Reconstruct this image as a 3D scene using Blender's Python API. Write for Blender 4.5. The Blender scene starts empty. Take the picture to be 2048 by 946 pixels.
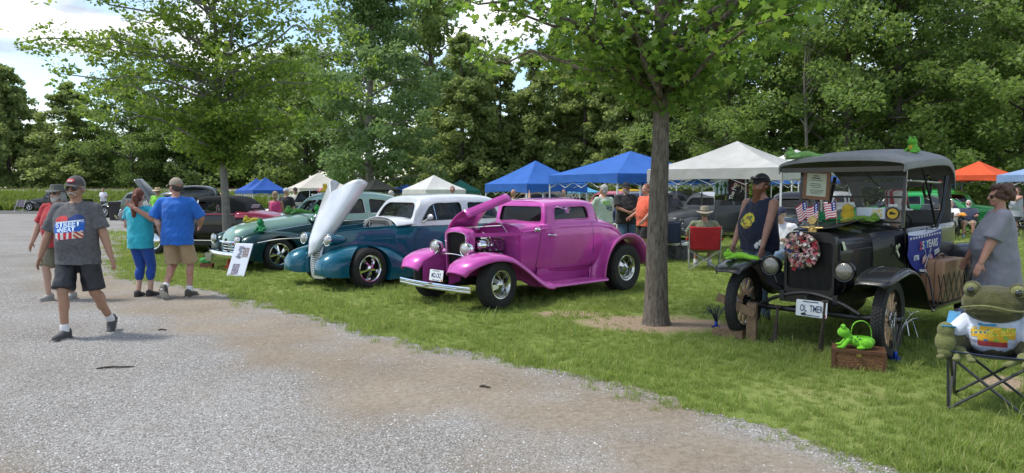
import bpy, bmesh, math, random
import numpy as np
from mathutils import Vector, Matrix, noise as mnoise
from mathutils.bvhtree import BVHTree
R = math.radians
scene = bpy.context.scene
col = scene.collection
# ---------------------------------------------------------------- camera
F, CAMH, PITCH = 1450.0, 1.62, math.atan2(93, 1450.0)
cam_d = bpy.data.cameras.new('camera'); cam = bpy.data.objects.new('camera', cam_d); col.objects.link(cam)
cam_d.sensor_width = 36; cam_d.lens = F / 2048 * 36; cam_d.clip_start = 0.1; cam_d.clip_end = 3000
cam.location = (0, 0, CAMH); cam.rotation_euler = (math.pi / 2 - PITCH, 0, 0)
scene.camera = cam
# ---------------------------------------------------------------- sky and sun
SUN_EL, SUN_AZ = R(60), R(-82)          # azimuth measured from +Y towards +X
w = bpy.data.worlds.new('World'); scene.world = w; w.use_nodes = True
nt = w.node_tree; N = nt.nodes; L = nt.links; N.clear()
out = N.new('ShaderNodeOutputWorld'); bg = N.new('ShaderNodeBackground')
sky = N.new('ShaderNodeTexSky'); sky.sky_type = 'NISHITA'; sky.sun_disc = False
sky.sun_elevation = SUN_EL; sky.sun_rotation = SUN_AZ; sky.air_density = 1.0; sky.dust_density = 0.6; sky.ozone_density = 1.5
tc = N.new('ShaderNodeTexCoord'); sep = N.new('ShaderNodeSeparateXYZ'); L.new(tc.outputs['Generated'], sep.inputs[0])
mx = N.new('ShaderNodeMath'); mx.operation = 'MAXIMUM'; mx.inputs[1].default_value = 0.0; L.new(sep.outputs[2], mx.inputs[0])
ad = N.new('ShaderNodeMath'); ad.operation = 'ADD'; ad.inputs[1].default_value = 0.22; L.new(mx.outputs[0], ad.inputs[0])
dv = N.new('ShaderNodeVectorMath'); dv.operation = 'DIVIDE'; L.new(tc.outputs['Generated'], dv.inputs[0])
cb = N.new('ShaderNodeCombineXYZ')
for i in range(3): L.new(ad.outputs[0], cb.inputs[i])
L.new(cb.outputs[0], dv.inputs[1])
mp = N.new('ShaderNodeMapping'); mp.inputs['Location'].default_value = (3.3, 1.65, 0.4); mp.inputs['Scale'].default_value = (1, 1, 1.7); L.new(dv.outputs[0], mp.inputs[0])
nz = N.new('ShaderNodeTexNoise'); nz.inputs['Scale'].default_value = 1.9; nz.inputs['Detail'].default_value = 9; nz.inputs['Roughness'].default_value = 0.55; nz.inputs['Distortion'].default_value = 0.25
L.new(mp.outputs[0], nz.inputs['Vector'])
rp = N.new('ShaderNodeValToRGB'); rp.color_ramp.elements[0].position = 0.45; rp.color_ramp.elements[1].position = 0.57
L.new(nz.outputs[0], rp.inputs[0])
nz2 = N.new('ShaderNodeTexNoise'); nz2.inputs['Scale'].default_value = 4.2; nz2.inputs['Detail'].default_value = 6; L.new(mp.outputs[0], nz2.inputs['Vector'])
rp2 = N.new('ShaderNodeValToRGB'); e = rp2.color_ramp.elements
e[0].position = 0.36; e[0].color = (2.8, 3.15, 3.75, 1); e[1].position = 0.58; e[1].color = (6.2, 6.3, 6.4, 1)
L.new(nz2.outputs[0], rp2.inputs[0])
mix = N.new('ShaderNodeMixRGB'); L.new(rp.outputs[0], mix.inputs[0]); L.new(sky.outputs[0], mix.inputs[1]); L.new(rp2.outputs[0], mix.inputs[2])
L.new(mix.outputs[0], bg.inputs[0]); bg.inputs[1].default_value = 0.14; L.new(bg.outputs[0], out.inputs[0])
sd = bpy.data.lights.new('sun', 'SUN'); sun = bpy.data.objects.new('sun', sd); col.objects.link(sun)
sd.energy = 2.3; sd.angle = R(9); sd.color = (1.0, 0.955, 0.88)
sv = Vector((math.sin(SUN_AZ) * math.cos(SUN_EL), math.cos(SUN_AZ) * math.cos(SUN_EL), math.sin(SUN_EL)))
sun.rotation_euler = sv.to_track_quat('Z', 'Y').to_euler(); sun.location = (0, 0, 30)
vs = scene.view_settings; vs.view_transform = 'Standard'; vs.look = 'None'; vs.gamma = 1; vs.use_curve_mapping = False; vs.exposure = 0.78
cy = scene.cycles; cy.max_bounces = 8; cy.diffuse_bounces = 5; cy.glossy_bounces = 4; cy.transmission_bounces = 6; cy.transparent_max_bounces = 10
cy.caustics_reflective = False; cy.caustics_refractive = False; cy.use_denoising = True; cy.sample_clamp_indirect = 6.0
# ---------------------------------------------------------------- helpers
_c, _s = math.cos(PITCH), math.sin(PITCH)
def ray(u, v):
    dx, dy = (u - 1024) / F, (473 - v) / F
    return Vector((dx, _c + dy * _s, -_s + dy * _c))
def gp(u, v, z=0.0):
    d = ray(u, v); return Vector((0, 0, CAMH)) + d * ((z - CAMH) / d.z)
def at(u, v, Y):
    d = ray(u, v); return Vector((0, 0, CAMH)) + d * (Y / d.y)
def V(*a): return Vector(a)
def frame(d):
    d = Vector(d).normalized(); up = Vector((0, 0, 1)) if abs(d.z) < .95 else Vector((1, 0, 0))
    a = d.cross(up).normalized(); return a, a.cross(d).normalized()
def cr(pts, n):
    """Catmull-Rom resample of a list of tuples to n points"""
    P = np.array(pts, float); k = len(P)
    if k == 2:
        t = np.linspace(0, 1, n)[:, None]; return P[0] * (1 - t) + P[1] * t
    ext = np.vstack([2 * P[0] - P[1], P, 2 * P[-1] - P[-2]])
    t = np.linspace(0, k - 1 - 1e-9, n); i = t.astype(int); f = (t - i)[:, None]
    a, b, c, d = ext[i], ext[i + 1], ext[i + 2], ext[i + 3]
    return .5 * (2 * b + (c - a) * f + (2 * a - 5 * b + 4 * c - d) * f ** 2 + (3 * b - a - 3 * c + d) * f ** 3)
class MB:
    def __init__(s): s.v = []; s.f = []; s.mi = []; s.m = 0; s.T = None
    def add(s, vs, fs):
        o = len(s.v)
        if s.T is not None: vs = [s.T @ Vector(p) for p in vs]
        s.v += [tuple(p) for p in vs]; s.f += [tuple(i + o for i in q) for q in fs]; s.mi += [s.m] * len(fs); return s
    def box(s, c, size, M=None, taper=1.0):
        x, y, z = [k / 2 for k in size]
        vs = [Vector((a * x * (taper if d > 0 else 1), b * y * (taper if d > 0 else 1), d * z)) for d in (-1, 1) for b in (-1, 1) for a in (-1, 1)]
        if M is not None: vs = [M @ p for p in vs]
        vs = [p + Vector(c) for p in vs]
        return s.add(vs, [(0, 2, 3, 1), (4, 5, 7, 6), (0, 1, 5, 4), (2, 6, 7, 3), (0, 4, 6, 2), (1, 3, 7, 5)])
    def bar(s, a, b, wd, ht):
        a, b = Vector(a), Vector(b); d = b - a; p, q = frame(d); r = []
        for e in (a, b): r.append([e + p * (i * wd / 2) + q * (j * ht / 2) for i, j in ((-1, -1), (1, -1), (1, 1), (-1, 1))])
        return s.loft(r)
    def tube(s, path, r, n=8, caps=True):
        path = [Vector(p) for p in path]; k = len(path)
        if not hasattr(r, '__len__'): r = [r] * k
        rings = []; a = None
        for i, p in enumerate(path):
            d = (path[min(i + 1, k - 1)] - path[max(i - 1, 0)])
            if d.length < 1e-9: d = Vector((0, 0, 1))
            d.normalize()
            if a is None: a, b = frame(d)
            else:
                a = (a - d * a.dot(d)); a = a.normalized() if a.length > 1e-6 else frame(d)[0]; b = a.cross(d)
            rings.append([p + (a * math.cos(t) + b * math.sin(t)) * r[i] for t in (2 * math.pi * j / n for j in range(n))])
        return s.loft(rings, caps=caps)
    def loft(s, rings, closed=True, caps=True):
        n = len(rings[0]); vs = [p for r in rings for p in r]; fs = []
        for i in range(len(rings) - 1):
            for j in range(n if closed else n - 1):
                a = i * n + j; b = i * n + (j + 1) % n; fs.append((a, b, b + n, a + n))
        if caps and closed:
            fs.append(tuple(range(n))[::-1]); fs.append(tuple((len(rings) - 1) * n + j for j in range(n)))
        return s.add(vs, fs)
    def grid(s, P): return s.loft([list(r) for r in P], closed=False, caps=False)
    def lathe(s, prof, n=24, M=None, caps=False):
        rings = []
        for r, z in prof:
            ring = [Vector((r * math.cos(2 * math.pi * j / n), r * math.sin(2 * math.pi * j / n), z)) for j in range(n)]
            rings.append([M @ p for p in ring] if M is not None else ring)
        return s.loft(rings, caps=caps or (prof[0][0] < .005 and prof[-1][0] < .005))
    def ell(s, c, r, M=None, n=14, m=9):
        if not hasattr(r, '__len__'): r = (r, r, r)
        vs = [Vector((0, 0, -r[2]))]
        for i in range(1, m):
            t = math.pi * i / m - math.pi / 2
            vs += [Vector((r[0] * math.cos(t) * math.cos(2 * math.pi * j / n), r[1] * math.cos(t) * math.sin(2 * math.pi * j / n), r[2] * math.sin(t))) for j in range(n)]
        vs.append(Vector((0, 0, r[2]))); fs = []
        for j in range(n): fs.append((0, 1 + (j + 1) % n, 1 + j))
        for i in range(m - 2):
            for j in range(n):
                a = 1 + i * n + j; b = 1 + i * n + (j + 1) % n; fs.append((a, b, b + n, a + n))
        e = len(vs) - 1; o = 1 + (m - 2) * n
        for j in range(n): fs.append((e, o + j, o + (j + 1) % n))
        if M is not None: vs = [M @ p for p in vs]
        return s.add([p + Vector(c) for p in vs], fs)
    def cone(s, a, b, ra, rb, n=12, k=4):
        """rounded tapered capsule from a to b"""
        a, b = Vector(a), Vector(b); d = (b - a).normalized(); pts = []; rr = []
        for i in range(k): t = math.pi / 2 * i / k; pts.append(a - d * ra * math.cos(t)); rr.append(max(ra * math.sin(t), 1e-4))
        pts += [a, b]; rr += [ra, rb]
        for i in range(k - 1, -1, -1): t = math.pi / 2 * i / k; pts.append(b + d * rb * math.cos(t)); rr.append(max(rb * math.sin(t), 1e-4))
        return s.tube(pts, rr, n)
    def poly(s, pts, thick=None):
        n = len(pts)
        if thick is None: return s.add(pts, [tuple(range(n))])
        t = Vector(thick); return s.loft([[Vector(p) for p in pts], [Vector(p) + t for p in pts]])
    def mesh(s, name='m'):
        me = bpy.data.meshes.new(name); me.from_pydata(s.v, [], s.f); return me
    def build(s, name, mats, parent=None, smooth=38, weld=True, recalc=True):
        me = bpy.data.meshes.new(name); me.from_pydata(s.v, [], s.f)
        if not isinstance(mats, (list, tuple)): mats = [mats]
        for m in mats: me.materials.append(m)
        if len(mats) > 1: me.polygons.foreach_set('material_index', s.mi)
        finish(me, smooth, recalc)
        o = bpy.data.objects.new(name, me); col.objects.link(o)
        if parent is not None: o.parent = parent
        return o
def finish(me, smooth=38, recalc=True):
    if recalc:
        bm = bmesh.new(); bm.from_mesh(me); bmesh.ops.recalc_face_normals(bm, faces=bm.faces); bm.to_mesh(me); bm.free()
    if smooth:
        me.polygons.foreach_set('use_smooth', [True] * len(me.polygons)); me.update()
        if smooth < 180: me.set_sharp_from_angle(angle=R(smooth))
    me.update()
def np_mesh(name, verts, faces, mat, parent=None, smooth=False):
    """fast mesh from numpy arrays; faces is (n,k)"""
    me = bpy.data.meshes.new(name); verts = np.asarray(verts, np.float32); faces = np.asarray(faces, np.int32); n, k = faces.shape
    me.vertices.add(len(verts)); me.vertices.foreach_set('co', verts.ravel())
    me.loops.add(n * k); me.loops.foreach_set('vertex_index', faces.ravel())
    me.polygons.add(n); me.polygons.foreach_set('loop_start', np.arange(0, n * k, k, dtype=np.int32)); me.polygons.foreach_set('loop_total', np.full(n, k, np.int32))
    if smooth: me.polygons.foreach_set('use_smooth', np.ones(n, bool))
    me.materials.append(mat); me.update(calc_edges=True); me.validate()
    o = bpy.data.objects.new(name, me); col.objects.link(o)
    if parent is not None: o.parent = parent
    return o
def thing(name, label, cat, loc=(0, 0, 0), rz=0.0, group=None):
    o = bpy.data.objects.new(name, None); col.objects.link(o); o.location = loc; o.rotation_euler = (0, 0, rz); o.empty_display_size = .2
    return tag(o, label, cat, group)
def tag(o, label, cat, group=None):
    o['label'] = label; o['category'] = cat
    if group: o['group'] = group
    return o
def struct(o, kind='structure', label=None):
    o['kind'] = kind
    if label: o['label'] = label
    return o
def copy_tree(o, parent=None):
    c = o.copy(); col.objects.link(c); c.parent = parent
    for ch in list(o.children): copy_tree(ch, c)
    return c
WORK = bpy.data.scenes.new('work'); WVL = WORK.view_layers[0]      # small scratch scene so that modifiers evaluate quickly
def eval_mesh(o):
    WORK.collection.objects.link(o); WVL.update(); me = bpy.data.meshes.new_from_object(o.evaluated_get(WVL.depsgraph)); WORK.collection.objects.unlink(o); return me
def bake(o, smooth=38):
    me = eval_mesh(o); o.modifiers.clear(); old = o.data; o.data = me; bpy.data.meshes.remove(old); finish(me, smooth, False); return o
def cut(o, cutters, smooth=38):
    tmp = []
    for mb in cutters:
        c = bpy.data.objects.new('cutter', mb.mesh()); col.objects.link(c); finish(c.data, 0); tmp.append(c)
        c.parent = o.parent
        m = o.modifiers.new('b', 'BOOLEAN'); m.operation = 'DIFFERENCE'; m.object = c; m.solver = 'EXACT'
    bake(o, smooth)
    for c in tmp: bpy.data.objects.remove(c)
    return o
def remesh(mb, voxel, smooth_it=3, disp=0.0, dscale=6.0, seed=0, extra=None, pleat=None):
    """union of closed shapes -> one continuous surface (returns a Mesh)"""
    o = bpy.data.objects.new('tmp', mb.mesh()); col.objects.link(o); finish(o.data, 0)
    m = o.modifiers.new('r', 'REMESH'); m.mode = 'VOXEL'; m.voxel_size = voxel
    if smooth_it:
        s = o.modifiers.new('s', 'SMOOTH'); s.iterations = smooth_it; s.factor = .5
    me = eval_mesh(o); old = o.data; bpy.data.objects.remove(o); bpy.data.meshes.remove(old)
    me.materials.clear()
    if disp:
        n = len(me.vertices); co = np.empty(n * 3, np.float32); no = np.empty(n * 3, np.float32)
        me.vertices.foreach_get('co', co); me.vertices.foreach_get('normal', no); co = co.reshape(-1, 3); no = no.reshape(-1, 3)
        d = np.array([mnoise.noise(Vector((p[0] * dscale * 1.2 + seed, p[1] * dscale * 1.2, p[2] * dscale * .7))) + .5 * mnoise.noise(Vector((p[0] * dscale * 2.6 + p[2] * dscale, p[1] * dscale * 2.6, p[2] * dscale * 1.9 + seed))) for p in co])
        co = co + no * (d * disp)[:, None]; me.vertices.foreach_set('co', co.astype(np.float32).ravel())
    me.polygons.foreach_set('use_smooth', [True] * len(me.polygons)); me.update()
    return me
def mobj(name, me, mat, parent=None):
    me.name = name; me.materials.clear(); me.materials.append(mat)
    o = bpy.data.objects.new(name, me); col.objects.link(o); o.parent = parent; return o
# ---------------------------------------------------------------- materials
MATS = {}
def mat(name, c=(.5, .5, .5), rough=.5, metal=0.0, coat=0.0, var=0.0, vscale=8.0, bump=0.0, bscale=60.0, spec=.5, alpha=1.0, trans=0.0, sheen=0.0, dirt=None):
    if name in MATS: return MATS[name]
    m = bpy.data.materials.new(name); m.use_nodes = True; nt = m.node_tree; b = nt.nodes['Principled BSDF']
    c = tuple(c) + (1,)
    b.inputs['Base Color'].default_value = c; b.inputs['Roughness'].default_value = rough; b.inputs['Metallic'].default_value = metal
    b.inputs['Coat Weight'].default_value = coat; b.inputs['Coat Roughness'].default_value = .04; b.inputs['Specular IOR Level'].default_value = spec
    b.inputs['Alpha'].default_value = alpha; b.inputs['Transmission Weight'].default_value = trans; b.inputs['Sheen Weight'].default_value = sheen
    if var or bump:
        tc = nt.nodes.new('ShaderNodeTexCoord')
    if var:
        n = nt.nodes.new('ShaderNodeTexNoise'); n.inputs['Scale'].default_value = vscale; n.inputs['Detail'].default_value = 5; n.inputs['Roughness'].default_value = .65
        nt.links.new(tc.outputs['Object'], n.inputs['Vector'])
        r = nt.nodes.new('ShaderNodeValToRGB'); r.color_ramp.elements[0].position = .32; r.color_ramp.elements[1].position = .68
        r.color_ramp.elements[0].color = tuple(k * (1 - var) for k in c[:3]) + (1,); r.color_ramp.elements[1].color = tuple(min(1, k * (1 + var)) for k in c[:3]) + (1,)
        nt.links.new(n.outputs[0], r.inputs[0]); nt.links.new(r.outputs[0], b.inputs['Base Color'])
    if bump:
        n = nt.nodes.new('ShaderNodeTexNoise'); n.inputs['Scale'].default_value = bscale; n.inputs['Detail'].default_value = 4
        nt.links.new(tc.outputs['Object'], n.inputs['Vector'])
        u = nt.nodes.new('ShaderNodeBump'); u.inputs['Strength'].default_value = bump; u.inputs['Distance'].default_value = .02
        nt.links.new(n.outputs[0], u.inputs['Height']); nt.links.new(u.outputs[0], b.inputs['Normal'])
    MATS[name] = m; return m
def leafmat(name, c1, c2, c3=None, trans=.45, rough=.55):
    m = bpy.data.materials.new(name); m.use_nodes = True; nt = m.node_tree; N = nt.nodes; L = nt.links
    b = N['Principled BSDF']; b.inputs['Roughness'].default_value = rough; b.inputs['Specular IOR Level'].default_value = .3
    g = N.new('ShaderNodeNewGeometry'); r = N.new('ShaderNodeValToRGB'); e = r.color_ramp.elements
    e[0].color = tuple(c1) + (1,); e[1].color = tuple(c2) + (1,)
    if c3 is not None: x = e.new(.9); x.color = tuple(c2) + (1,); e[2].color = tuple(c3) + (1,)
    L.new(g.outputs['Random Per Island'], r.inputs[0]); L.new(r.outputs[0], b.inputs['Base Color'])
    t = N.new('ShaderNodeBsdfTranslucent'); h = N.new('ShaderNodeHueSaturation'); h.inputs['Value'].default_value = 1.5; h.inputs['Hue'].default_value = .49; h.inputs['Saturation'].default_value = 1.1
    L.new(r.outputs[0], h.inputs['Color']); L.new(h.outputs[0], t.inputs[0])
    mx = N.new('ShaderNodeMixShader'); mx.inputs[0].default_value = trans
    o = N['Material Output']; L.new(b.outputs[0], mx.inputs[1]); L.new(t.outputs[0], mx.inputs[2]); L.new(mx.outputs[0], o.inputs[0])
    MATS[name] = m; return m
def cloth(name, c, trans=.25, rough=.85, var=.12):
    """thin fabric: diffuse plus some light shining through"""
    if name in MATS: return MATS[name]
    m = mat(name, c, rough, var=var, vscale=2.5, bump=.5, bscale=4); nt = m.node_tree; b = nt.nodes['Principled BSDF']; o = nt.nodes['Material Output']
    t = nt.nodes.new('ShaderNodeBsdfTranslucent'); t.inputs[0].default_value = tuple(c) + (1,)
    mx = nt.nodes.new('ShaderNodeMixShader'); mx.inputs[0].default_value = trans
    nt.links.new(b.outputs[0], mx.inputs[1]); nt.links.new(t.outputs[0], mx.inputs[2]); nt.links.new(mx.outputs[0], o.inputs[0]); return m
def ramp_node(nt, stops):
    r = nt.nodes.new('ShaderNodeValToRGB'); e = r.color_ramp.elements
    while len(e) < len(stops): e.new(.5)
    for k, (p, c) in enumerate(stops): e[k].position = p; e[k].color = tuple(c) + (1,) if len(c) == 3 else c
    return r
def carpaint(name, c, c2=None, flake=.12, rough=.28):
    if name in MATS: return MATS[name]
    m = mat(name, c, rough, metal=.2, coat=.75, spec=.2); nt = m.node_tree; b = nt.nodes['Principled BSDF']
    b.inputs['Coat Roughness'].default_value = .03
    tc = nt.nodes.new('ShaderNodeTexCoord'); n = nt.nodes.new('ShaderNodeTexNoise'); n.inputs['Scale'].default_value = 3; n.inputs['Detail'].default_value = 6
    nt.links.new(tc.outputs['Object'], n.inputs['Vector'])
    r = ramp_node(nt, [(.35, tuple(k * .9 for k in c)), (.65, tuple(min(1, k * 1.08) for k in c))]); nt.links.new(n.outputs[0], r.inputs[0]); nt.links.new(r.outputs[0], b.inputs['Base Color'])
    n2 = nt.nodes.new('ShaderNodeTexNoise'); n2.inputs['Scale'].default_value = 5; n2.inputs['Detail'].default_value = 2; nt.links.new(tc.outputs['Object'], n2.inputs['Vector'])
    u = nt.nodes.new('ShaderNodeBump'); u.inputs['Strength'].default_value = .05; u.inputs['Distance'].default_value = .02
    nt.links.new(n2.outputs[0], u.inputs['Height']); nt.links.new(u.outputs[0], b.inputs['Coat Normal']); return m
def vcolmat(name='printed', rough=.8):
    if name in MATS: return MATS[name]
    m = mat(name, (1, 1, 1), rough); nt = m.node_tree; a = nt.nodes.new('ShaderNodeVertexColor'); a.layer_name = 'Col'
    nt.links.new(a.outputs[0], nt.nodes['Principled BSDF'].inputs['Base Color']); return m
M_CHROME = mat('chrome', (.72, .73, .74), .07, 1.0)
M_STEEL = mat('steel', (.45, .45, .46), .28, 1.0)
M_TYRE = mat('tyre_rubber', (.02, .0195, .019), .85, bump=.3, bscale=90, var=.3)
M_BLACK = mat('black_satin', (.012, .012, .013), .45)
M_BLACKG = mat('black_gloss', (.008, .008, .009), .2, coat=.6)
M_DARK = mat('dark_interior', (.02, .018, .017), .9)
M_GLASS = mat('window_glass', (.012, .014, .014), .02, spec=.45, alpha=.5)
M_GLASSD = mat('dark_glass', (.006, .007, .008), .03, spec=.45, alpha=.85)
M_LENS = mat('lamp_lens', (.45, .46, .44), .14, .45, coat=1.0, bump=.3, bscale=35)
M_WHITE = mat('white_enamel', (.75, .75, .73), .4)
M_RUST = mat('rusty_iron', (.06, .045, .035), .8, var=.4)
# ---------------------------------------------------------------- ground
rng = np.random.default_rng(7); random.seed(7)
EDGE_PX = [(237, 487), (234, 520), (245, 546), (305, 565), (371, 574), (440, 588), (520, 605), (600, 622), (680, 645), (720, 661), (760, 672), (850, 690), (950, 704), (1010, 722), (1080, 732), (1180, 755), (1260, 776), (1330, 795), (1400, 813), (1480, 842), (1560, 871), (1640, 893), (1720, 917), (1800, 942), (1900, 985), (2100, 1080)]
EDGE = np.array([tuple(gp(*p))[:2] for p in EDGE_PX] + [(6, 0.5), (9, -4), (14, -12)])
POLY = np.vstack([EDGE, [(-90, -12), (-90, 49.3), (-13, 49.3), (-15.4, 28.2), (-15.0, 26.0)]])
def seg_dist(P, A):
    d = np.full(len(P), 1e9)
    for a, b in zip(A[:-1], A[1:]):
        ab = b - a; t = np.clip(((P - a) @ ab) / (ab @ ab), 0, 1); d = np.minimum(d, np.hypot(*(P - a - t[:, None] * ab).T))
    return d
def inside(P, poly):
    x, y = P.T; r = np.zeros(len(P), bool); q = np.roll(poly, 1, 0)
    for (x1, y1), (x2, y2) in zip(poly, q):
        r ^= ((y1 > y) != (y2 > y)) & (x < (x2 - x1) * (y - y1) / (y2 - y1 + 1e-12) + x1)
    return r
def fbm(P, s, o=0.0, k=3):
    return np.array([sum(mnoise.noise(Vector((x * s * 2 ** i + o, y * s * 2 ** i - o, o))) / 2 ** i for i in range(k)) for x, y in P])
SPUR = np.array([tuple(gp(*p))[:2] for p in [(225, 466), (330, 466), (330, 474), (330, 481), (225, 485)]])
def road_sd(P):      # >0 on the gravel
    wob = fbm(P, .9, 3.1) * .28 * np.clip(P[:, 1] / 9, .6, 3)
    return np.where(inside(P, POLY), 1, -1) * seg_dist(P, np.vstack([POLY, POLY[:1]])) + wob
def gravel_amt(P):   # 0 sandy track, 1 loose grey stone
    d = seg_dist(P, EDGE); wr = fbm(P, .35, 8.0) * .55; dd = d + wr
    near = np.clip(1 - P[:, 1] / 9, 0, 1); c = 1.0 + .8 * near; sm = np.clip((dd - c) / 1.1, 0, 1); sm = sm * sm * (3 - 2 * sm)
    band = .85 * sm - .4 * np.exp(-((dd - c - 2.8) / .6) ** 2) + .5 * np.exp(-(d / .3) ** 2)
    return np.clip(band + fbm(P, 1.4, 5.0, 4) * .45 + .08, 0, .92)
# lawn sheet reaching to the horizon
def grass_material():
    m = bpy.data.materials.new('lawn'); m.use_nodes = True; nt = m.node_tree; N = nt.nodes; L = nt.links; b = N['Principled BSDF']; b.inputs['Roughness'].default_value = .95; b.inputs['Specular IOR Level'].default_value = .1
    g = N.new('ShaderNodeNewGeometry')
    n1 = N.new('ShaderNodeTexNoise'); n1.inputs['Scale'].default_value = .55; n1.inputs['Detail'].default_value = 8; L.new(g.outputs['Position'], n1.inputs['Vector'])
    r1 = ramp_node(nt, [(.3, (.13, .165, .04)), (.48, (.16, .21, .052)), (.64, (.2, .235, .075)), (.8, (.28, .24, .13))]); L.new(n1.outputs[0], r1.inputs[0])
    n2 = N.new('ShaderNodeTexNoise'); n2.inputs['Scale'].default_value = 55; n2.inputs['Detail'].default_value = 4; L.new(g.outputs['Position'], n2.inputs['Vector'])
    mxx = N.new('ShaderNodeMixRGB'); mxx.blend_type = 'OVERLAY'; mxx.inputs[0].default_value = .7; L.new(r1.outputs[0], mxx.inputs[1]); L.new(n2.outputs[0], mxx.inputs[2])
    # bare soil round the young trees and worn patches
    prev = mxx.outputs[0]
    n3 = N.new('ShaderNodeTexNoise'); n3.inputs['Scale'].default_value = 2.4; n3.inputs['Detail'].default_value = 6; L.new(g.outputs['Position'], n3.inputs['Vector'])
    n4 = N.new('ShaderNodeTexNoise'); n4.inputs['Scale'].default_value = 30; n4.inputs['Detail'].default_value = 6; L.new(g.outputs['Position'], n4.inputs['Vector'])
    soil = ramp_node(nt, [(.3, (.2, .145, .095)), (.55, (.33, .25, .175)), (.75, (.4, .32, .235))]); L.new(n4.outputs[0], soil.inputs[0])
    for cx, cy, rx, ry in DIRT:
        mp = N.new('ShaderNodeMapping'); mp.vector_type = 'POINT'; mp.inputs['Scale'].default_value = (1 / rx, 1 / ry, 0); mp.inputs['Location'].default_value = (-cx / rx, -cy / ry, 0); L.new(g.outputs['Position'], mp.inputs[0])
        ln = N.new('ShaderNodeVectorMath'); ln.operation = 'LENGTH'; L.new(mp.outputs[0], ln.inputs[0])
        ad = N.new('ShaderNodeMath'); ad.operation = 'ADD'; L.new(ln.outputs['Value'], ad.inputs[0]); L.new(n3.outputs[0], ad.inputs[1])
        rr = ramp_node(nt, [(.0, (1, 1, 1)), (.62, (1, 1, 1)), (.8, (0, 0, 0))])
        dv = N.new('ShaderNodeMath'); dv.operation = 'MULTIPLY'; dv.inputs[1].default_value = .5; L.new(ad.outputs[0], dv.inputs[0]); L.new(dv.outputs[0], rr.inputs[0])
        mz = N.new('ShaderNodeMixRGB'); L.new(rr.outputs[0], mz.inputs[0]); L.new(prev, mz.inputs[1]); L.new(soil.outputs[0], mz.inputs[2]); prev = mz.outputs[0]
    L.new(prev, b.inputs['Base Color'])
    u = N.new('ShaderNodeBump'); u.inputs['Strength'].default_value = .6; u.inputs['Distance'].default_value = .03; L.new(n2.outputs[0], u.inputs['Height']); L.new(u.outputs[0], b.inputs['Normal'])
    MATS['lawn'] = m; return m
_tr = gp(1312, 650)
DIRT = [(_tr.x - .12, _tr.y + .1, .85, .62), (_tr.x + .75, _tr.y + .05, .55, .35), (_tr.x - 1.0, _tr.y + .75, .5, .28), (gp(2040, 770).x, gp(2040, 770).y, .35, .3), (gp(440, 505).x, gp(440, 505).y, 1.1, .35)]
mb = MB(); mb.add([(-1500, -300, 0), (1500, -300, 0), (1500, 2200, 0), (-1500, 2200, 0)], [(0, 1, 2, 3)])
struct(mb.build('ground', grass_material(), smooth=0))
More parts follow.
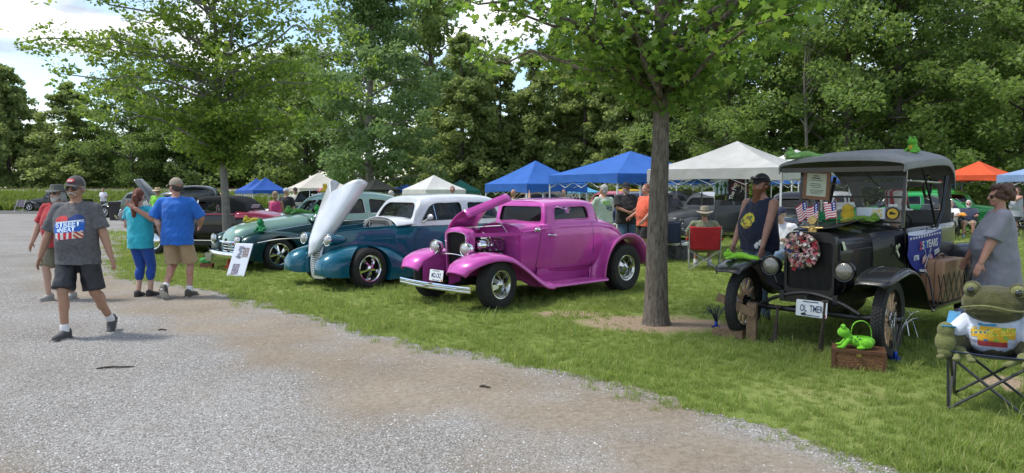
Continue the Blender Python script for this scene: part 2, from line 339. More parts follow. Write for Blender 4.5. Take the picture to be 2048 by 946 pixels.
# gravel road
def gravel_material():
    m = bpy.data.materials.new('gravel'); m.use_nodes = True; nt = m.node_tree; N = nt.nodes; L = nt.links; b = N['Principled BSDF']; b.inputs['Roughness'].default_value = .95; b.inputs['Specular IOR Level'].default_value = .15
    g = N.new('ShaderNodeNewGeometry'); a = N.new('ShaderNodeAttribute'); a.attribute_name = 'grav'
    vo = N.new('ShaderNodeTexVoronoi'); vo.inputs['Scale'].default_value = 75; L.new(g.outputs['Position'], vo.inputs['Vector'])
    sv_ = N.new('ShaderNodeSeparateXYZ'); L.new(vo.outputs['Color'], sv_.inputs[0])
    st = ramp_node(nt, [(0, (.17, .162, .152)), (.3, (.25, .241, .228)), (.7, (.32, .312, .3)), (1, (.44, .434, .424))]); L.new(sv_.outputs[0], st.inputs[0])
    n4 = N.new('ShaderNodeTexNoise'); n4.inputs['Scale'].default_value = 24; n4.inputs['Detail'].default_value = 8; n4.inputs['Roughness'].default_value = .7; L.new(g.outputs['Position'], n4.inputs['Vector'])
    so = ramp_node(nt, [(.3, (.185, .152, .113)), (.5, (.27, .23, .18)), (.7, (.335, .295, .243))]); L.new(n4.outputs[0], so.inputs[0])
    n5 = N.new('ShaderNodeTexNoise'); n5.inputs['Scale'].default_value = 90; n5.inputs['Detail'].default_value = 3; L.new(g.outputs['Position'], n5.inputs['Vector'])
    ad = N.new('ShaderNodeMath'); ad.operation = 'ADD'; L.new(a.outputs['Fac'], ad.inputs[0]); L.new(n5.outputs[0], ad.inputs[1])
    hf = N.new('ShaderNodeMath'); hf.operation = 'MULTIPLY'; hf.inputs[1].default_value = .6; L.new(ad.outputs[0], hf.inputs[0]); fr = ramp_node(nt, [(.33, (0, 0, 0)), (.75, (1, 1, 1))]); L.new(hf.outputs[0], fr.inputs[0])
    mixc = N.new('ShaderNodeMixRGB'); L.new(fr.outputs[0], mixc.inputs[0]); L.new(so.outputs[0], mixc.inputs[1]); L.new(st.outputs[0], mixc.inputs[2])
    n6 = N.new('ShaderNodeTexNoise'); n6.inputs['Scale'].default_value = .7; n6.inputs['Detail'].default_value = 5; L.new(g.outputs['Position'], n6.inputs['Vector'])
    tn = ramp_node(nt, [(.3, (.8, .77, .73)), (.6, (1, 1, 1))]); L.new(n6.outputs[0], tn.inputs[0])
    ml = N.new('ShaderNodeMixRGB'); ml.blend_type = 'MULTIPLY'; ml.inputs[0].default_value = 1; L.new(mixc.outputs[0], ml.inputs[1]); L.new(tn.outputs[0], ml.inputs[2]); L.new(ml.outputs[0], b.inputs['Base Color'])
    mh = N.new('ShaderNodeMath'); mh.operation = 'MULTIPLY'; L.new(vo.outputs['Distance'], mh.inputs[0]); L.new(fr.outputs[0], mh.inputs[1])
    sb = N.new('ShaderNodeMath'); sb.operation = 'SUBTRACT'; L.new(n4.outputs[0], sb.inputs[0]); L.new(mh.outputs[0], sb.inputs[1])
    u = N.new('ShaderNodeBump'); u.inputs['Strength'].default_value = .75; u.inputs['Distance'].default_value = .018; L.new(sb.outputs[0], u.inputs['Height']); L.new(u.outputs[0], b.inputs['Normal'])
    MATS['gravel'] = m; return m
M_GRAVEL = gravel_material()
ys = np.concatenate([np.arange(-12, 3.4, .7), np.arange(3.4, 9.5, .11), np.arange(9.5, 16, .22), np.arange(16, 49.4, .6)])
xs = np.concatenate([np.arange(-90, -14, 2.5), np.arange(-14, -7, .3), np.arange(-7, 4.5, .12), np.arange(4.5, 14.5, .6)])
GX, GY = np.meshgrid(xs, ys); P = np.column_stack([GX.ravel(), GY.ravel()])
sdv = road_sd(P); ga = gravel_amt(P); ga[P[:, 1] > 14] = np.clip(ga[P[:, 1] > 14] * .6 + .35, 0, 1)
hz = .004 + np.clip(sdv, 0, .3) / .3 * .008 + fbm(P, 1.1, 2.0) * .004 * (P[:, 1] < 16)
nx = len(xs); idx = np.arange(len(P)).reshape(len(ys), nx)
q = np.column_stack([idx[:-1, :-1].ravel(), idx[:-1, 1:].ravel(), idx[1:, 1:].ravel(), idx[1:, :-1].ravel()])
q = q[(sdv[q] > 0).sum(1) >= 2]
used = np.unique(q); remap = np.full(len(P), -1); remap[used] = np.arange(len(used))
rd = np_mesh('gravel_road', np.column_stack([P, hz])[used], remap[q], M_GRAVEL, smooth=True)
at_ = rd.data.attributes.new('grav', 'FLOAT', 'POINT'); at_.data.foreach_set('value', ga[used].astype(np.float32)); struct(rd)
sp = MB(); c = SPUR.mean(0); rr = []
for k in range(28):
    a = 2 * math.pi * k / 28; rr.append((c[0] + math.cos(a) * 3.3 * (1 + .1 * math.sin(5 * a)), c[1] + math.sin(a) * 1.6 * (1 + .15 * math.cos(4 * a)), .006))
sp.poly(rr); so_ = sp.build('gravel_patch', M_GRAVEL, smooth=0); at_ = so_.data.attributes.new('grav', 'FLOAT', 'POINT'); at_.data.foreach_set('value', [.8] * len(rr)); struct(so_)
# asphalt lane, weed bank, railway ballast
mb = MB(); mb.add([(-400, 49.3, .012), (300, 49.3, .012), (300, 57, .012), (-400, 57, .012)], [(0, 1, 2, 3)])
struct(mb.build('asphalt_road', mat('asphalt', (.085, .083, .08), .9, var=.2, vscale=.6, bump=.3, bscale=40), smooth=0))
mb = MB(); xx = np.arange(-300, 260, 4.0)
prof = [(57.4, -.05), (59, .35), (61, .75), (63.5, 1.0), (66, 1.15)]
mb.grid([[(x, y, z + .12 * mnoise.noise(Vector((x * .15, y * .3, 0)))) for y, z in prof] for x in xx])
struct(mb.build('embankment', mat('weedy_soil', (.085, .11, .03), .95, var=.35, vscale=.5), smooth=180))
mb = MB(); mb.grid([[(x, y, z + .05 * mnoise.noise(Vector((x * .9, y, 0)))) for y, z in [(64.5, 1.0), (66, 1.3), (67.4, 1.66), (71, 1.66), (73.5, .9), (76, -.1)]] for x in np.arange(-300, 260, 1.5)])
struct(mb.build('railway_ballast', mat('ballast', (.36, .34, .32), .95, var=.4, vscale=9, bump=.8, bscale=9), smooth=180))
for k, yy in enumerate((68.4, 69.85)):
    mb = MB(); mb.bar((-300, yy, 1.74), (260, yy, 1.74), .07, .16)
    tag(mb.build('rail', mat('rusty_rail', (.11, .06, .04), .7, var=.3), smooth=0), 'rusty steel rail along the pale ballast, %s' % ('on the side towards the lane' if k == 0 else 'on the side towards the trees'), 'rail')
# ---- scattered ground cover: instances on numpy-placed points
def clump(name, nb, rad, h0, h1, wid, mat_, seed, lean=.6):
    r = np.random.default_rng(seed); vs = []; fs = []
    for _ in range(nb):
        a = r.uniform(0, 2 * math.pi); d = rad * math.sqrt(r.uniform()); x, y = d * math.cos(a), d * math.sin(a); h = r.uniform(h0, h1); b = r.uniform(0, 2 * math.pi)
        ln = r.uniform(.15, lean) * h; dx, dy = math.cos(b) * ln, math.sin(b) * ln; px, py = -math.sin(b) * wid / 2, math.cos(b) * wid / 2; o = len(vs)
        vs += [(x - px, y - py, -.01), (x + px, y + py, -.01), (x + dx * .45 + px * .8, y + dy * .45 + py * .8, h * .62), (x + dx * .45 - px * .8, y + dy * .45 - py * .8, h * .62), (x + dx * 1.2, y + dy * 1.2, h)]
        fs += [(o, o + 1, o + 2, o + 3), (o + 3, o + 2, o + 4)]
    me = bpy.data.meshes.new(name); me.from_pydata(vs, [], fs); me.materials.append(mat_); return me
def stone(name, mat_, seed):
    bm = bmesh.new(); bmesh.ops.create_icosphere(bm, subdivisions=1, radius=1); r = random.Random(seed)
    for v in bm.verts: v.co = Vector((v.co.x * r.uniform(.75, 1.2), v.co.y * r.uniform(.6, 1), v.co.z * r.uniform(.45, .75)))
    me = bpy.data.meshes.new(name); bm.to_mesh(me); bm.free(); me.materials.append(mat_); return me
def scatter(name, pts, scales, meshes, label, tilt=.1, seed=0):
    """one object whose geometry nodes put a copy of one of `meshes` on every point"""
    r = np.random.default_rng(seed); n = len(pts)
    me = bpy.data.meshes.new(name); me.vertices.add(n); me.vertices.foreach_set('co', np.asarray(pts, np.float32).ravel())
    for an, vals in (('sc', scales),):
        at_ = me.attributes.new(an, 'FLOAT', 'POINT'); at_.data.foreach_set('value', np.asarray(vals, np.float32))
    rot = np.column_stack([r.normal(0, tilt, n), r.normal(0, tilt, n), r.uniform(0, 6.283, n)]).astype(np.float32)
    at_ = me.attributes.new('rt', 'FLOAT_VECTOR', 'POINT'); at_.data.foreach_set('vector', rot.ravel())
    at_ = me.attributes.new('pk', 'INT', 'POINT'); at_.data.foreach_set('value', r.integers(0, len(meshes), n).astype(np.int32))
    o = bpy.data.objects.new(name, me); col.objects.link(o); struct(o, 'stuff', label)
    ng = bpy.data.node_groups.new(name, 'GeometryNodeTree'); ng.interface.new_socket('Geometry', in_out='INPUT', socket_type='NodeSocketGeometry'); ng.interface.new_socket('Geometry', in_out='OUTPUT', socket_type='NodeSocketGeometry')
    gi = ng.nodes.new('NodeGroupInput'); go = ng.nodes.new('NodeGroupOutput'); ip = ng.nodes.new('GeometryNodeInstanceOnPoints'); g2 = ng.nodes.new('GeometryNodeGeometryToInstance')
    for m_ in meshes:
        src = bpy.data.objects.get(m_.name + '_src')
        if src is None:
            src = bpy.data.objects.new(m_.name + '_src', m_)
        oi = ng.nodes.new('GeometryNodeObjectInfo'); oi.inputs['Object'].default_value = src; oi.transform_space = 'ORIGINAL'; ng.links.new(oi.outputs['Geometry'], g2.inputs[0])
    def attr(nm, ty):
        a = ng.nodes.new('GeometryNodeInputNamedAttribute'); a.data_type = ty; a.inputs['Name'].default_value = nm; return [s_ for s_ in a.outputs if s_.enabled][0]
    ng.links.new(gi.outputs[0], ip.inputs['Points']); ng.links.new(g2.outputs[0], ip.inputs['Instance']); ip.inputs['Pick Instance'].default_value = True
    ng.links.new(attr('pk', 'INT'), ip.inputs['Instance Index']); ng.links.new(attr('rt', 'FLOAT_VECTOR'), ip.inputs['Rotation']); ng.links.new(attr('sc', 'FLOAT'), ip.inputs['Scale'])
    ng.links.new(ip.outputs[0], go.inputs[0]); md = o.modifiers.new('scatter', 'NODES'); md.node_group = ng; return o
def wedge(n, y0, y1, pad=.4, pw=1.0):
    y = (y0 ** pw + rng.uniform(0, 1, n) * (y1 ** pw - y0 ** pw)) ** (1 / pw); x = rng.uniform(-1, 1, n) * (y * 1024 / F + pad); return np.column_stack([x, y])
gm = leafmat('grass_blade', (.145, .21, .05), (.24, .325, .08), (.42, .37, .18), trans=.45, rough=.7)
gm2 = leafmat('grass_blade_pale', (.19, .25, .07), (.31, .38, .12), (.5, .43, .23), trans=.45, rough=.7)
CL = [clump('grass_clump_a', 34, .085, .025, .065, .0055, gm, 1), clump('grass_clump_b', 30, .08, .03, .085, .006, gm, 2, .8), clump('grass_clump_c', 26, .08, .02, .06, .006, gm2, 3, .9), clump('grass_clump_d', 14, .05, .05, .13, .007, gm, 4, .9)]
def lawn_pts(n, y0, y1, pw, s0, s1, name, edge_keep=.06):
    P = wedge(n, y0, y1, pw=pw); d = -road_sd(P); keep = d > -edge_keep * rng.uniform(0, 1.8, len(P)) ** 2 * 2
    for cx, cy, rx, ry in DIRT:
        k = np.hypot((P[:, 0] - cx) / rx, (P[:, 1] - cy) / ry) + fbm(P, 2.0, 1.0, 2) * .35; keep &= ~((k < 1.0) & (rng.uniform(0, 1, len(P)) < .93))
    thin = fbm(P, .5, 9.0); keep &= rng.uniform(0, 1, len(P)) < np.clip(.85 + thin * .9, .18, 1)
    keep &= np.hypot(P[:, 0] - _tr.x, P[:, 1] - _tr.y) > .3
    P = P[keep]; s = rng.uniform(s0, s1, len(P)) * (1 + .35 * fbm(P, .8, 4.0, 2)) * np.where(d[keep] < .7, 1.0 + .35 * rng.uniform(0, 1, len(P)), 1)
    return scatter(name, np.column_stack([P, np.zeros(len(P))]), s, CL, 'short mown lawn grass', .15, 3)
lawn_pts(24000, 4.0, 10, 1.3, .33, .7, 'grass')
P = wedge(900, 4, 11, pw=1.3); P = P[(-road_sd(P) > -.05) & (fbm(P, .6, 2.0) > -.05)]; P = P[np.hypot(P[:, 0] - _tr.x, P[:, 1] - _tr.y) > 1.0]; scatter('tufts', np.column_stack([P, np.zeros(len(P))]), rng.uniform(.8, 1.5, len(P)), CL[1:], 'taller uneven grass tufts and weeds in the lawn', .25, 13)
lawn_pts(30000, 10, 19, 1.3, .42, .8, 'lawn_grass')
lawn_pts(22000, 19, 48, 1.3, .8, 1.5, 'distant_grass')
# loose stone on the gravel
SM = [stone('stone_a', mat('stone_pale', (.42, .415, .405), .9, var=.2), 1), stone('stone_b', mat('stone_grey', (.30, .295, .285), .9, var=.25), 2), stone('stone_c', mat('stone_warm', (.33, .30, .26), .9, var=.2), 3), stone('stone_d', mat('stone_white', (.52, .52, .51), .9), 4)]
P = wedge(150000, 3.7, 13, pw=.9); k = road_sd(P) > .02; P = P[k]; gq = gravel_amt(P); k = rng.uniform(0, 1, len(P)) < np.clip(gq ** 1.3 + .04, 0, 1); P = P[k]
scatter('gravel', np.column_stack([P, np.full(len(P), .010)]), rng.uniform(.003, .0085, len(P)) * (1 + .5 * (rng.uniform(0, 1, len(P)) > .93)) * (1 + P[:, 1] * .02), SM, 'loose grey gravel on the road', .3, 5)
# tall weeds on the bank beyond the lane
wm = leafmat('weed_leaf', (.10, .16, .03), (.2, .27, .06), (.34, .33, .12), trans=.35)
WC = [clump('weed_a', 60, .45, .35, .95, .05, wm, 11, .7), clump('weed_b', 50, .4, .25, .75, .06, wm, 12, .9)]
n = 9000; wx = rng.uniform(-75, 60, n); wy = rng.uniform(57.6, 65.5, n); wz = np.interp(wy, [p[0] for p in prof], [p[1] for p in prof])
scatter('weeds', np.column_stack([wx, wy, wz]), rng.uniform(.6, 1.25, n) * np.where(wy > 63, .6, 1), WC, 'tall yellow green weeds on the railway bank', .1, 6)
# ---------------------------------------------------------------- trees
M_BARK = mat('bark', (.105, .09, .075), .95, var=.35, vscale=14, bump=1.0, bscale=38)
M_BARKP = mat('pale_bark', (.20, .185, .165), .95, var=.3, vscale=9, bump=.8, bscale=30)
LF = {'maple': leafmat('maple_leaf', (.10, .175, .035), (.2, .29, .057), (.32, .4, .085), trans=.5),
      'front': leafmat('plane_leaf', (.08, .16, .035), (.17, .27, .055), (.28, .36, .08), trans=.55),
      'dark': leafmat('oak_leaf', (.14, .21, .065), (.23, .3, .1), trans=.5),
      'silver': leafmat('silver_leaf', (.11, .19, .07), (.2, .29, .11), (.28, .37, .15)),
      'cyp': leafmat('cypress_leaf', (.17, .235, .08), (.28, .34, .125), (.36, .4, .16), trans=.5),
      'wood': leafmat('woodland_leaf', (.11, .185, .05), (.2, .28, .08), (.29, .36, .11))}
def leaf_cloud(C, r, per, size, rg, flat=.65, up=.15, mode='quad'):
    """C (n,3) clump centres, r (n,) radii -> verts, faces of leaf-sized quads"""
    n = len(C) * per; cc = np.repeat(C, per, 0); rr = np.repeat(r, per)
    d = rg.normal(size=(n, 3)); d /= np.linalg.norm(d, axis=1)[:, None]; d *= (rg.uniform(.15, 1, n) ** .5)[:, None]; d[:, 2] *= flat
    p = cc + d * rr[:, None]
    nrm = rg.normal(size=(n, 3)); nrm[:, 2] = np.abs(nrm[:, 2]) + up * 2; nrm /= np.linalg.norm(nrm, axis=1)[:, None]
    t = rg.normal(size=(n, 3)); t -= nrm * (t * nrm).sum(1)[:, None]; t /= np.linalg.norm(t, axis=1)[:, None]; b = np.cross(nrm, t)
    s = size * rg.uniform(.6, 1.3, n)
    if mode == 'quad':
        k = np.array([(-.5, 0), (-.05, .34), (.5, .06), (.02, -.36)])
    else:   # five-lobed leaf
        k = np.array([(-.5, 0), (-.36, .36), (-.1, .2), (.06, .52), (.2, .16), (.56, 0), (.2, -.16), (.06, -.52), (-.1, -.2), (-.36, -.36)])
    m = len(k); fold = np.abs(k[:, 1]) * .35
    vs = p[:, None, :] + s[:, None, None] * (t[:, None, :] * k[None, :, :1] + b[:, None, :] * k[None, :, 1:] - nrm[:, None, :] * fold[None, :, None])
    return vs.reshape(-1, 3), np.arange(n * m).reshape(n, m)
def limb(mb, a, b, r0, r1, rg, sag=.12, n=6, k=5):
    a, b = np.array(a, float), np.array(b, float); L_ = np.linalg.norm(b - a); pts = []
    for i in range(k + 1):
        t = i / k; p = a * (1 - t) + b * t; p = p + rg.normal(0, .035, 3) * L_ * (0 < i < k); p[2] += sag * L_ * math.sin(math.pi * t) * .5; pts.append(p)
    mb.tube(pts, [r0 + (r1 - r0) * i / k for i in range(k + 1)], n); return pts
def root_at(tr, z):
    return np.array([np.interp(z, tr[:, 2], tr[:, k]) for k in range(3)])
def broadleaf(name, seed, h, rad, base, lm, bark, nlimb=26, nclump=330, per=85, size=.3, trunk_r=.28, clump_r=(.5, 1.0), open_=.0, top=1.0):
    rg = np.random.default_rng(seed); mb = MB()
    tp = [(0, 0, -.1), (rg.normal(0, .1), rg.normal(0, .1), h * .3), (rg.normal(0, .25), rg.normal(0, .25), h * .6), (rg.normal(0, .3), rg.normal(0, .3), h * .93)]
    tc_ = cr(tp, 12); mb.tube(tc_, [trunk_r * (1.35 if i == 0 else 1) * (1 - i / 12 * .9) for i in range(12)], 10)
    C = []; lobes = [(rg.uniform(0, 6.28), rg.uniform(.75, 1.15)) for _ in range(5)]
    for i in range(nlimb):
        t = (i + .5) / nlimb; z = base + (h - base) * t * .93; env = rad * (math.sin(math.pi * min(1, .18 + .82 * t) ** .75) ** .7 * .95 + .06) * (top if t > .6 else 1)
        a = i * 2.4 + rg.normal(0, .4); env *= rg.uniform(.6, 1.15); root = root_at(tc_, z * .85)
        end = np.array([math.cos(a) * env, math.sin(a) * env, z + rg.uniform(-.3, .8)])
        pts = limb(mb, root, end, trunk_r * .32 * (1 - t * .6), .02, rg)
        m = max(3, int(nclump / nlimb)); kk = 0
        for p in pts[2:]:
            for _ in range(max(1, m // 4)):
                if rg.uniform() < open_: continue
                C.append(p + rg.normal(0, 1, 3) * np.array([.16, .16, .1]) * (rad * .85 + .4))
    C = np.array(C); r = rg.uniform(*clump_r, len(C)); vs, fs = leaf_cloud(C, r, per, size, rg)
    return mb, vs, fs, lm, bark
def cypress(name, seed, h, rad, base, lm, bark, nb=120, per=34, size=.30, trunk_r=.22, droop=.2):
    rg = np.random.default_rng(seed); mb = MB(); tc_ = cr([(0, 0, -.1), (.05, 0, h * .5), (0, .05, h)], 10); mb.tube(tc_, [trunk_r * (1.6 if i == 0 else 1) * (1 - i / 10 * .95) for i in range(10)], 8)
    C = []; rr = []
    for i in range(nb):
        t = rg.uniform(0, 1) ** 1.15; z = base + (h - base) * t; env = rad * (1 - t) ** .62 * rg.uniform(.55, 1.15) + .25; a = rg.uniform(0, 6.28)
        end = np.array([math.cos(a) * env, math.sin(a) * env, z + env * (.1 - droop)]); root = np.array([0, 0, z]); limb(mb, root, end, .035, .01, rg, .15, 4, 3)
        for s_ in (.35, .55, .75, .92, 1.05):
            p = root * (1 - s_) + end * s_; p[2] += .1 * env * math.sin(math.pi * s_); C.append(p + rg.normal(0, .12, 3)); rr.append(rg.uniform(.35, .62) * (.5 + .5 * env / rad))
    C = np.array(C); vs, fs = leaf_cloud(C, np.array(rr) * 1.15, per, size, rg, flat=.8, up=.0)
    return mb, vs, fs, lm, bark
PROTO = {}
def proto(key, fn, *a, **k):
    mb, vs, fs, lm, bark = fn(key, *a, **k)
    root = bpy.data.objects.new('tree', None); col.objects.link(root); mb.build('trunk', bark, root); np_mesh('crown', vs, fs, LF[lm], root); PROTO[key] = [root, False]
def tree(key, name, label, x, y, sc=(1, 1, 1), rz=0.0, group='trees behind the show'):
    p = PROTO[key]
    if not p[1]: o = p[0]; p[1] = True
    else: o = copy_tree(p[0])
    o.name = name; o.location = (x, y, 0); o.scale = sc if hasattr(sc, '__len__') else (sc, sc, sc); o.rotation_euler = (0, 0, rz); tag(o, label, 'tree', group); return o
proto('oak', broadleaf, 3, 19, 6.5, 3.5, 'dark', M_BARK, 34, 300, 60, .42, .42, (.7, 1.3), .25)
proto('silver', broadleaf, 5, 17.5, 4.7, 1.6, 'silver', M_BARKP, 40, 420, 95, .26, .3, (.5, .95), .0, .8)
proto('woodA', broadleaf, 8, 16, 5.2, 1.8, 'wood', M_BARK, 34, 360, 120, .23, .26, (.55, 1.1), .1)
proto('woodB', broadleaf, 12, 17, 5.8, 2.6, 'wood', M_BARK, 34, 330, 110, .24, .3, (.55, 1.15), .2)
proto('darkB', broadleaf, 14, 13, 5, 1.0, 'dark', M_BARK, 30, 330, 65, .36, .3, (.7, 1.2), .05)
proto('cypA', cypress, 21, 13, 3.6, .8, 'cyp', M_BARK)
proto('cypB', cypress, 22, 14.5, 3.2, 1.0, 'cyp', M_BARK, 120)
proto('cypC', cypress, 23, 11, 4.4, .4, 'cyp', M_BARK, 140, 36, .32)
# (prototype, pixel x, distance, scale, label)
TL = [('cypC', 20, 74, (1.05, 1.05, 1.28), 'dark feathery cypress by the rails beyond the parked black truck'),
      ('cypA', 148, 73, (1.3, 1.3, .93), 'pointed cypress by the rails beyond the man in a white shirt'),
      ('cypC', 85, 79, (1.1, 1.1, .8), 'low cypress in the gap between two taller ones by the rails'),
      ('woodA', 268, 72, (.95, .95, .93), 'rounded bright green tree beyond the walking couple'),
      ('darkB', 330, 78, (1.25, 1.25, .85), 'dark low spreading tree beyond the railway ballast'),
      ('cypC', 215, 82, (1.2, 1.2, .75), 'squat cypress far beyond the rails behind the rounded tree'),
      ('darkB', 425, 74, (1.1, 1.1, .9), 'dark leafy tree standing right behind the slender maple trunk'),
      ('cypA', 520, 76, (1.3, 1.3, 1.1), 'dark cypress behind the pair of small blue canopies'),
      ('darkB', 610, 70, (1.15, 1.15, 1.15), 'dense dark tree behind the cream canopy'),
      ('oak', 585, 84, (1.1, 1.1, 1.0), 'tall dark oak rising over the cream canopy'),
      ('silver', 742, 46, (1, 1, 1), 'tall pale green silver maple behind the mint and green car'),
      ('oak', 862, 66, (1.0, 1.0, 1.12), 'tall open crowned oak with dark bent limbs beside the silver maple'),
      ('cypB', 925, 56, (1.15, 1.15, .93), 'light green cypress over the white and blue canopies'),
      ('cypC', 860, 60, (1.0, 1.0, .72), 'low dark cypress behind the small white canopy'),
      ('cypA', 1000, 58, (1, 1, .92), 'slim cypress with a bare lower trunk left of the blue canopies'),
      ('cypB', 1066, 57, (1, 1, .86), 'dark cypress behind the creased blue canopy peak'),
      ('cypA', 1118, 60, (1, 1, 1.12), 'tall cypress with sky showing round its trunk'),
      ('cypB', 1170, 57, (1.05, 1.05, .94), 'full cypress behind the overlap of the two blue canopies'),
      ('cypA', 1222, 58, (1.05, 1.05, 1.1), 'dark cypress behind the nearer blue canopy peak'),
      ('cypC', 1270, 55, (1, 1, 1.1), 'wide cypress just beside the big trunk'),
      ('cypB', 1350, 56, (1.1, 1.1, .85), 'shaggy cypress behind the big white canopy'),
      ('woodA', 1455, 44, (.92, .92, .82), 'leafy tree above the big white canopy peak'),
      ('woodB', 1540, 47, (.9, .9, .82), 'leafy tree beside the bare thin tree'),
      ('darkB', 1400, 62, (1.2, 1.2, 1.0), 'dark tree in the gap behind the white canopy'),
      ('woodB', 1690, 42, (1.0, 1.0, 1.02), 'broad tall tree rising behind the black touring car'),
      ('woodA', 1800, 40, (1.08, 1.08, 1.05), 'thick leafy tree above the roof of the black touring car'),
      ('woodB', 1915, 47, (1.1, 1.1, 1.1), 'tall tree above the orange canopy'),
      ('woodA', 2035, 40, (1.05, 1.05, 1.1), 'tree at the wood edge above the pale blue canopy'),
      ('darkB', 1650, 58, (1.3, 1.3, 1.1), 'dark tree deep in the wood behind the bare thin tree'),
      ('darkB', 1850, 60, (1.3, 1.3, 1.1), 'dark tree deep in the wood behind the touring car roof'),
      ('oak', 1990, 66, (1.0, 1.0, .95), 'open dark oak with sky between its limbs at the wood end'),
      ('cypC', 1960, 58, (1.0, 1.0, .55), 'low bushy growth under the oak behind the orange canopy'),
      ('oak', 1180, 85, (1.2, 1.2, .75), 'distant dark tree filling the gaps behind the cypress row'),
      ('darkB', 1000, 86, (1.5, 1.5, .85), 'distant dark tree far behind the creased blue canopy'),
      ('woodB', 2230, 42, (1.1, 1.1, 1.1), 'leafy tree past the pale blue canopy'),
      ('cypA', -110, 70, (1.2, 1.2, 1.2), 'dark cypress by the rails past the folding lawn chair')]
for i, (k, u, Y, sc, lb) in enumerate(TL):
    p = at(u, 400, Y); tree(k, {'oak': 'oak_tree', 'silver': 'silver_maple_tree', 'cypA': 'cypress_tree', 'cypB': 'cypress_tree', 'cypC': 'cypress_tree'}.get(k, 'woodland_tree'), lb, p.x, p.y, sc, i * 1.7)
# low undergrowth hiding the foot of the wood
n = 520; ux = rng.uniform(-50, 62, n); uy = np.where(ux > 8, rng.uniform(44, 66, n), rng.uniform(74, 84, n)); rr_ = rng.uniform(.8, 1.9, n)
vs, fs = leaf_cloud(np.column_stack([ux, uy, rng.uniform(.2, 2.6, n)]), rr_, 80, .4, rng); struct(np_mesh('undergrowth', vs, fs, LF['dark']), 'stuff', 'dark leafy undergrowth along the foot of the wood')
# bare thin tree
mb = MB(); rg = np.random.default_rng(4); p = at(1607, 400, 41); tp = [(0, 0, -.1), (.1, 0, 4), (-.1, .1, 8), (.05, 0, 10.6)]; mb.tube(cr(tp, 10), [.13, .11, .1, .09, .08, .065, .05, .04, .03, .015], 7)
tw = MB()
for i in range(26):
    z = 4.6 + i * .22; a = rg.uniform(0, 6.28); ln = rg.uniform(.5, 1.5); limb(tw, (0, 0, z), (math.cos(a) * ln * .7, math.sin(a) * ln * .7, z + ln * 1.1), .028, .006, rg, 0, 4, 3)
t_ = thing('bare_tree', 'thin nearly bare tree with upright twigs behind the black touring car', 'tree', (p.x, p.y, 0)); mb.build('trunk', M_BARKP, t_); tw.build('branches', M_BARKP, t_)
# slender maple between the parked cars (left of the mint car)
def maple():
    rg = np.random.default_rng(31); mb = MB(); p = at(452, 400, 17.3); h = 9.3
    tr = cr([(0, 0, -.1), (.02, 0, .4), (-.04, .02, 2), (-.1, 0, 4), (-.2, .05, 6.5), (-.2, 0, h)], 18); mb.tube(tr, [.19, .15, .135] + [.13 * (1 - i / 15 * .9) for i in range(15)], 12)
    C = []
    # end points: (dx from the trunk, dz height) roughly as the crown spreads in view, plus depth
    ends = [(-5.3, 5.75), (-3.7, 4.7), (-3.3, 6.6), (-2.9, 4.2), (-2.3, 3.5), (-1.2, 3.8), (3.1, 4.6), (2.5, 3.7), (3.3, 5.6), (2.9, 6.5), (1.2, 3.7), (2.1, 7.3), (-2.2, 7.6), (-1, 8.6), (.8, 8.8), (-2.3, 8), (1.9, 8.3), (-1.9, 5.2), (1.2, 5.2), (-.7, 3.7), (.6, 3.8), (-3.9, 5.5), (-2.7, 5.6), (2.2, 5.1), (.5, 6.6), (-1.2, 6.5), (-.3, 3.1), (.35, 2.9)]
    for dx, z in ends:
        for dep in (rg.uniform(-2.6, -.3), rg.uniform(.2, 2.6)):
            dep *= (.35 if abs(dx) < .8 else 1); root = root_at(tr, max(1.75, z * .82)); end = np.array([dx * rg.uniform(.9, 1.03), dep, z + rg.normal(0, .12)])
            pts = limb(mb, root, end, .045, .008, rg, .22, 5, 6)
            for j, q_ in enumerate(pts[1:]):
                for _ in range(3): C.append(q_ + rg.normal(0, 1, 3) * np.array([.32, .32, .16]))
    C = np.array(C); vs, fs = leaf_cloud(C, rg.uniform(.22, .45, len(C)), 28, .12, rg, flat=.55, up=.2)
    t_ = thing('maple_tree', 'slender maple with mottled pale trunk beside the mint and dark green car', 'tree', (p.x, p.y, 0)); t_.scale = (.88,) * 3; mb.build('trunk', M_BARKP, t_); np_mesh('crown', vs, fs, LF['maple'], t_)
maple()
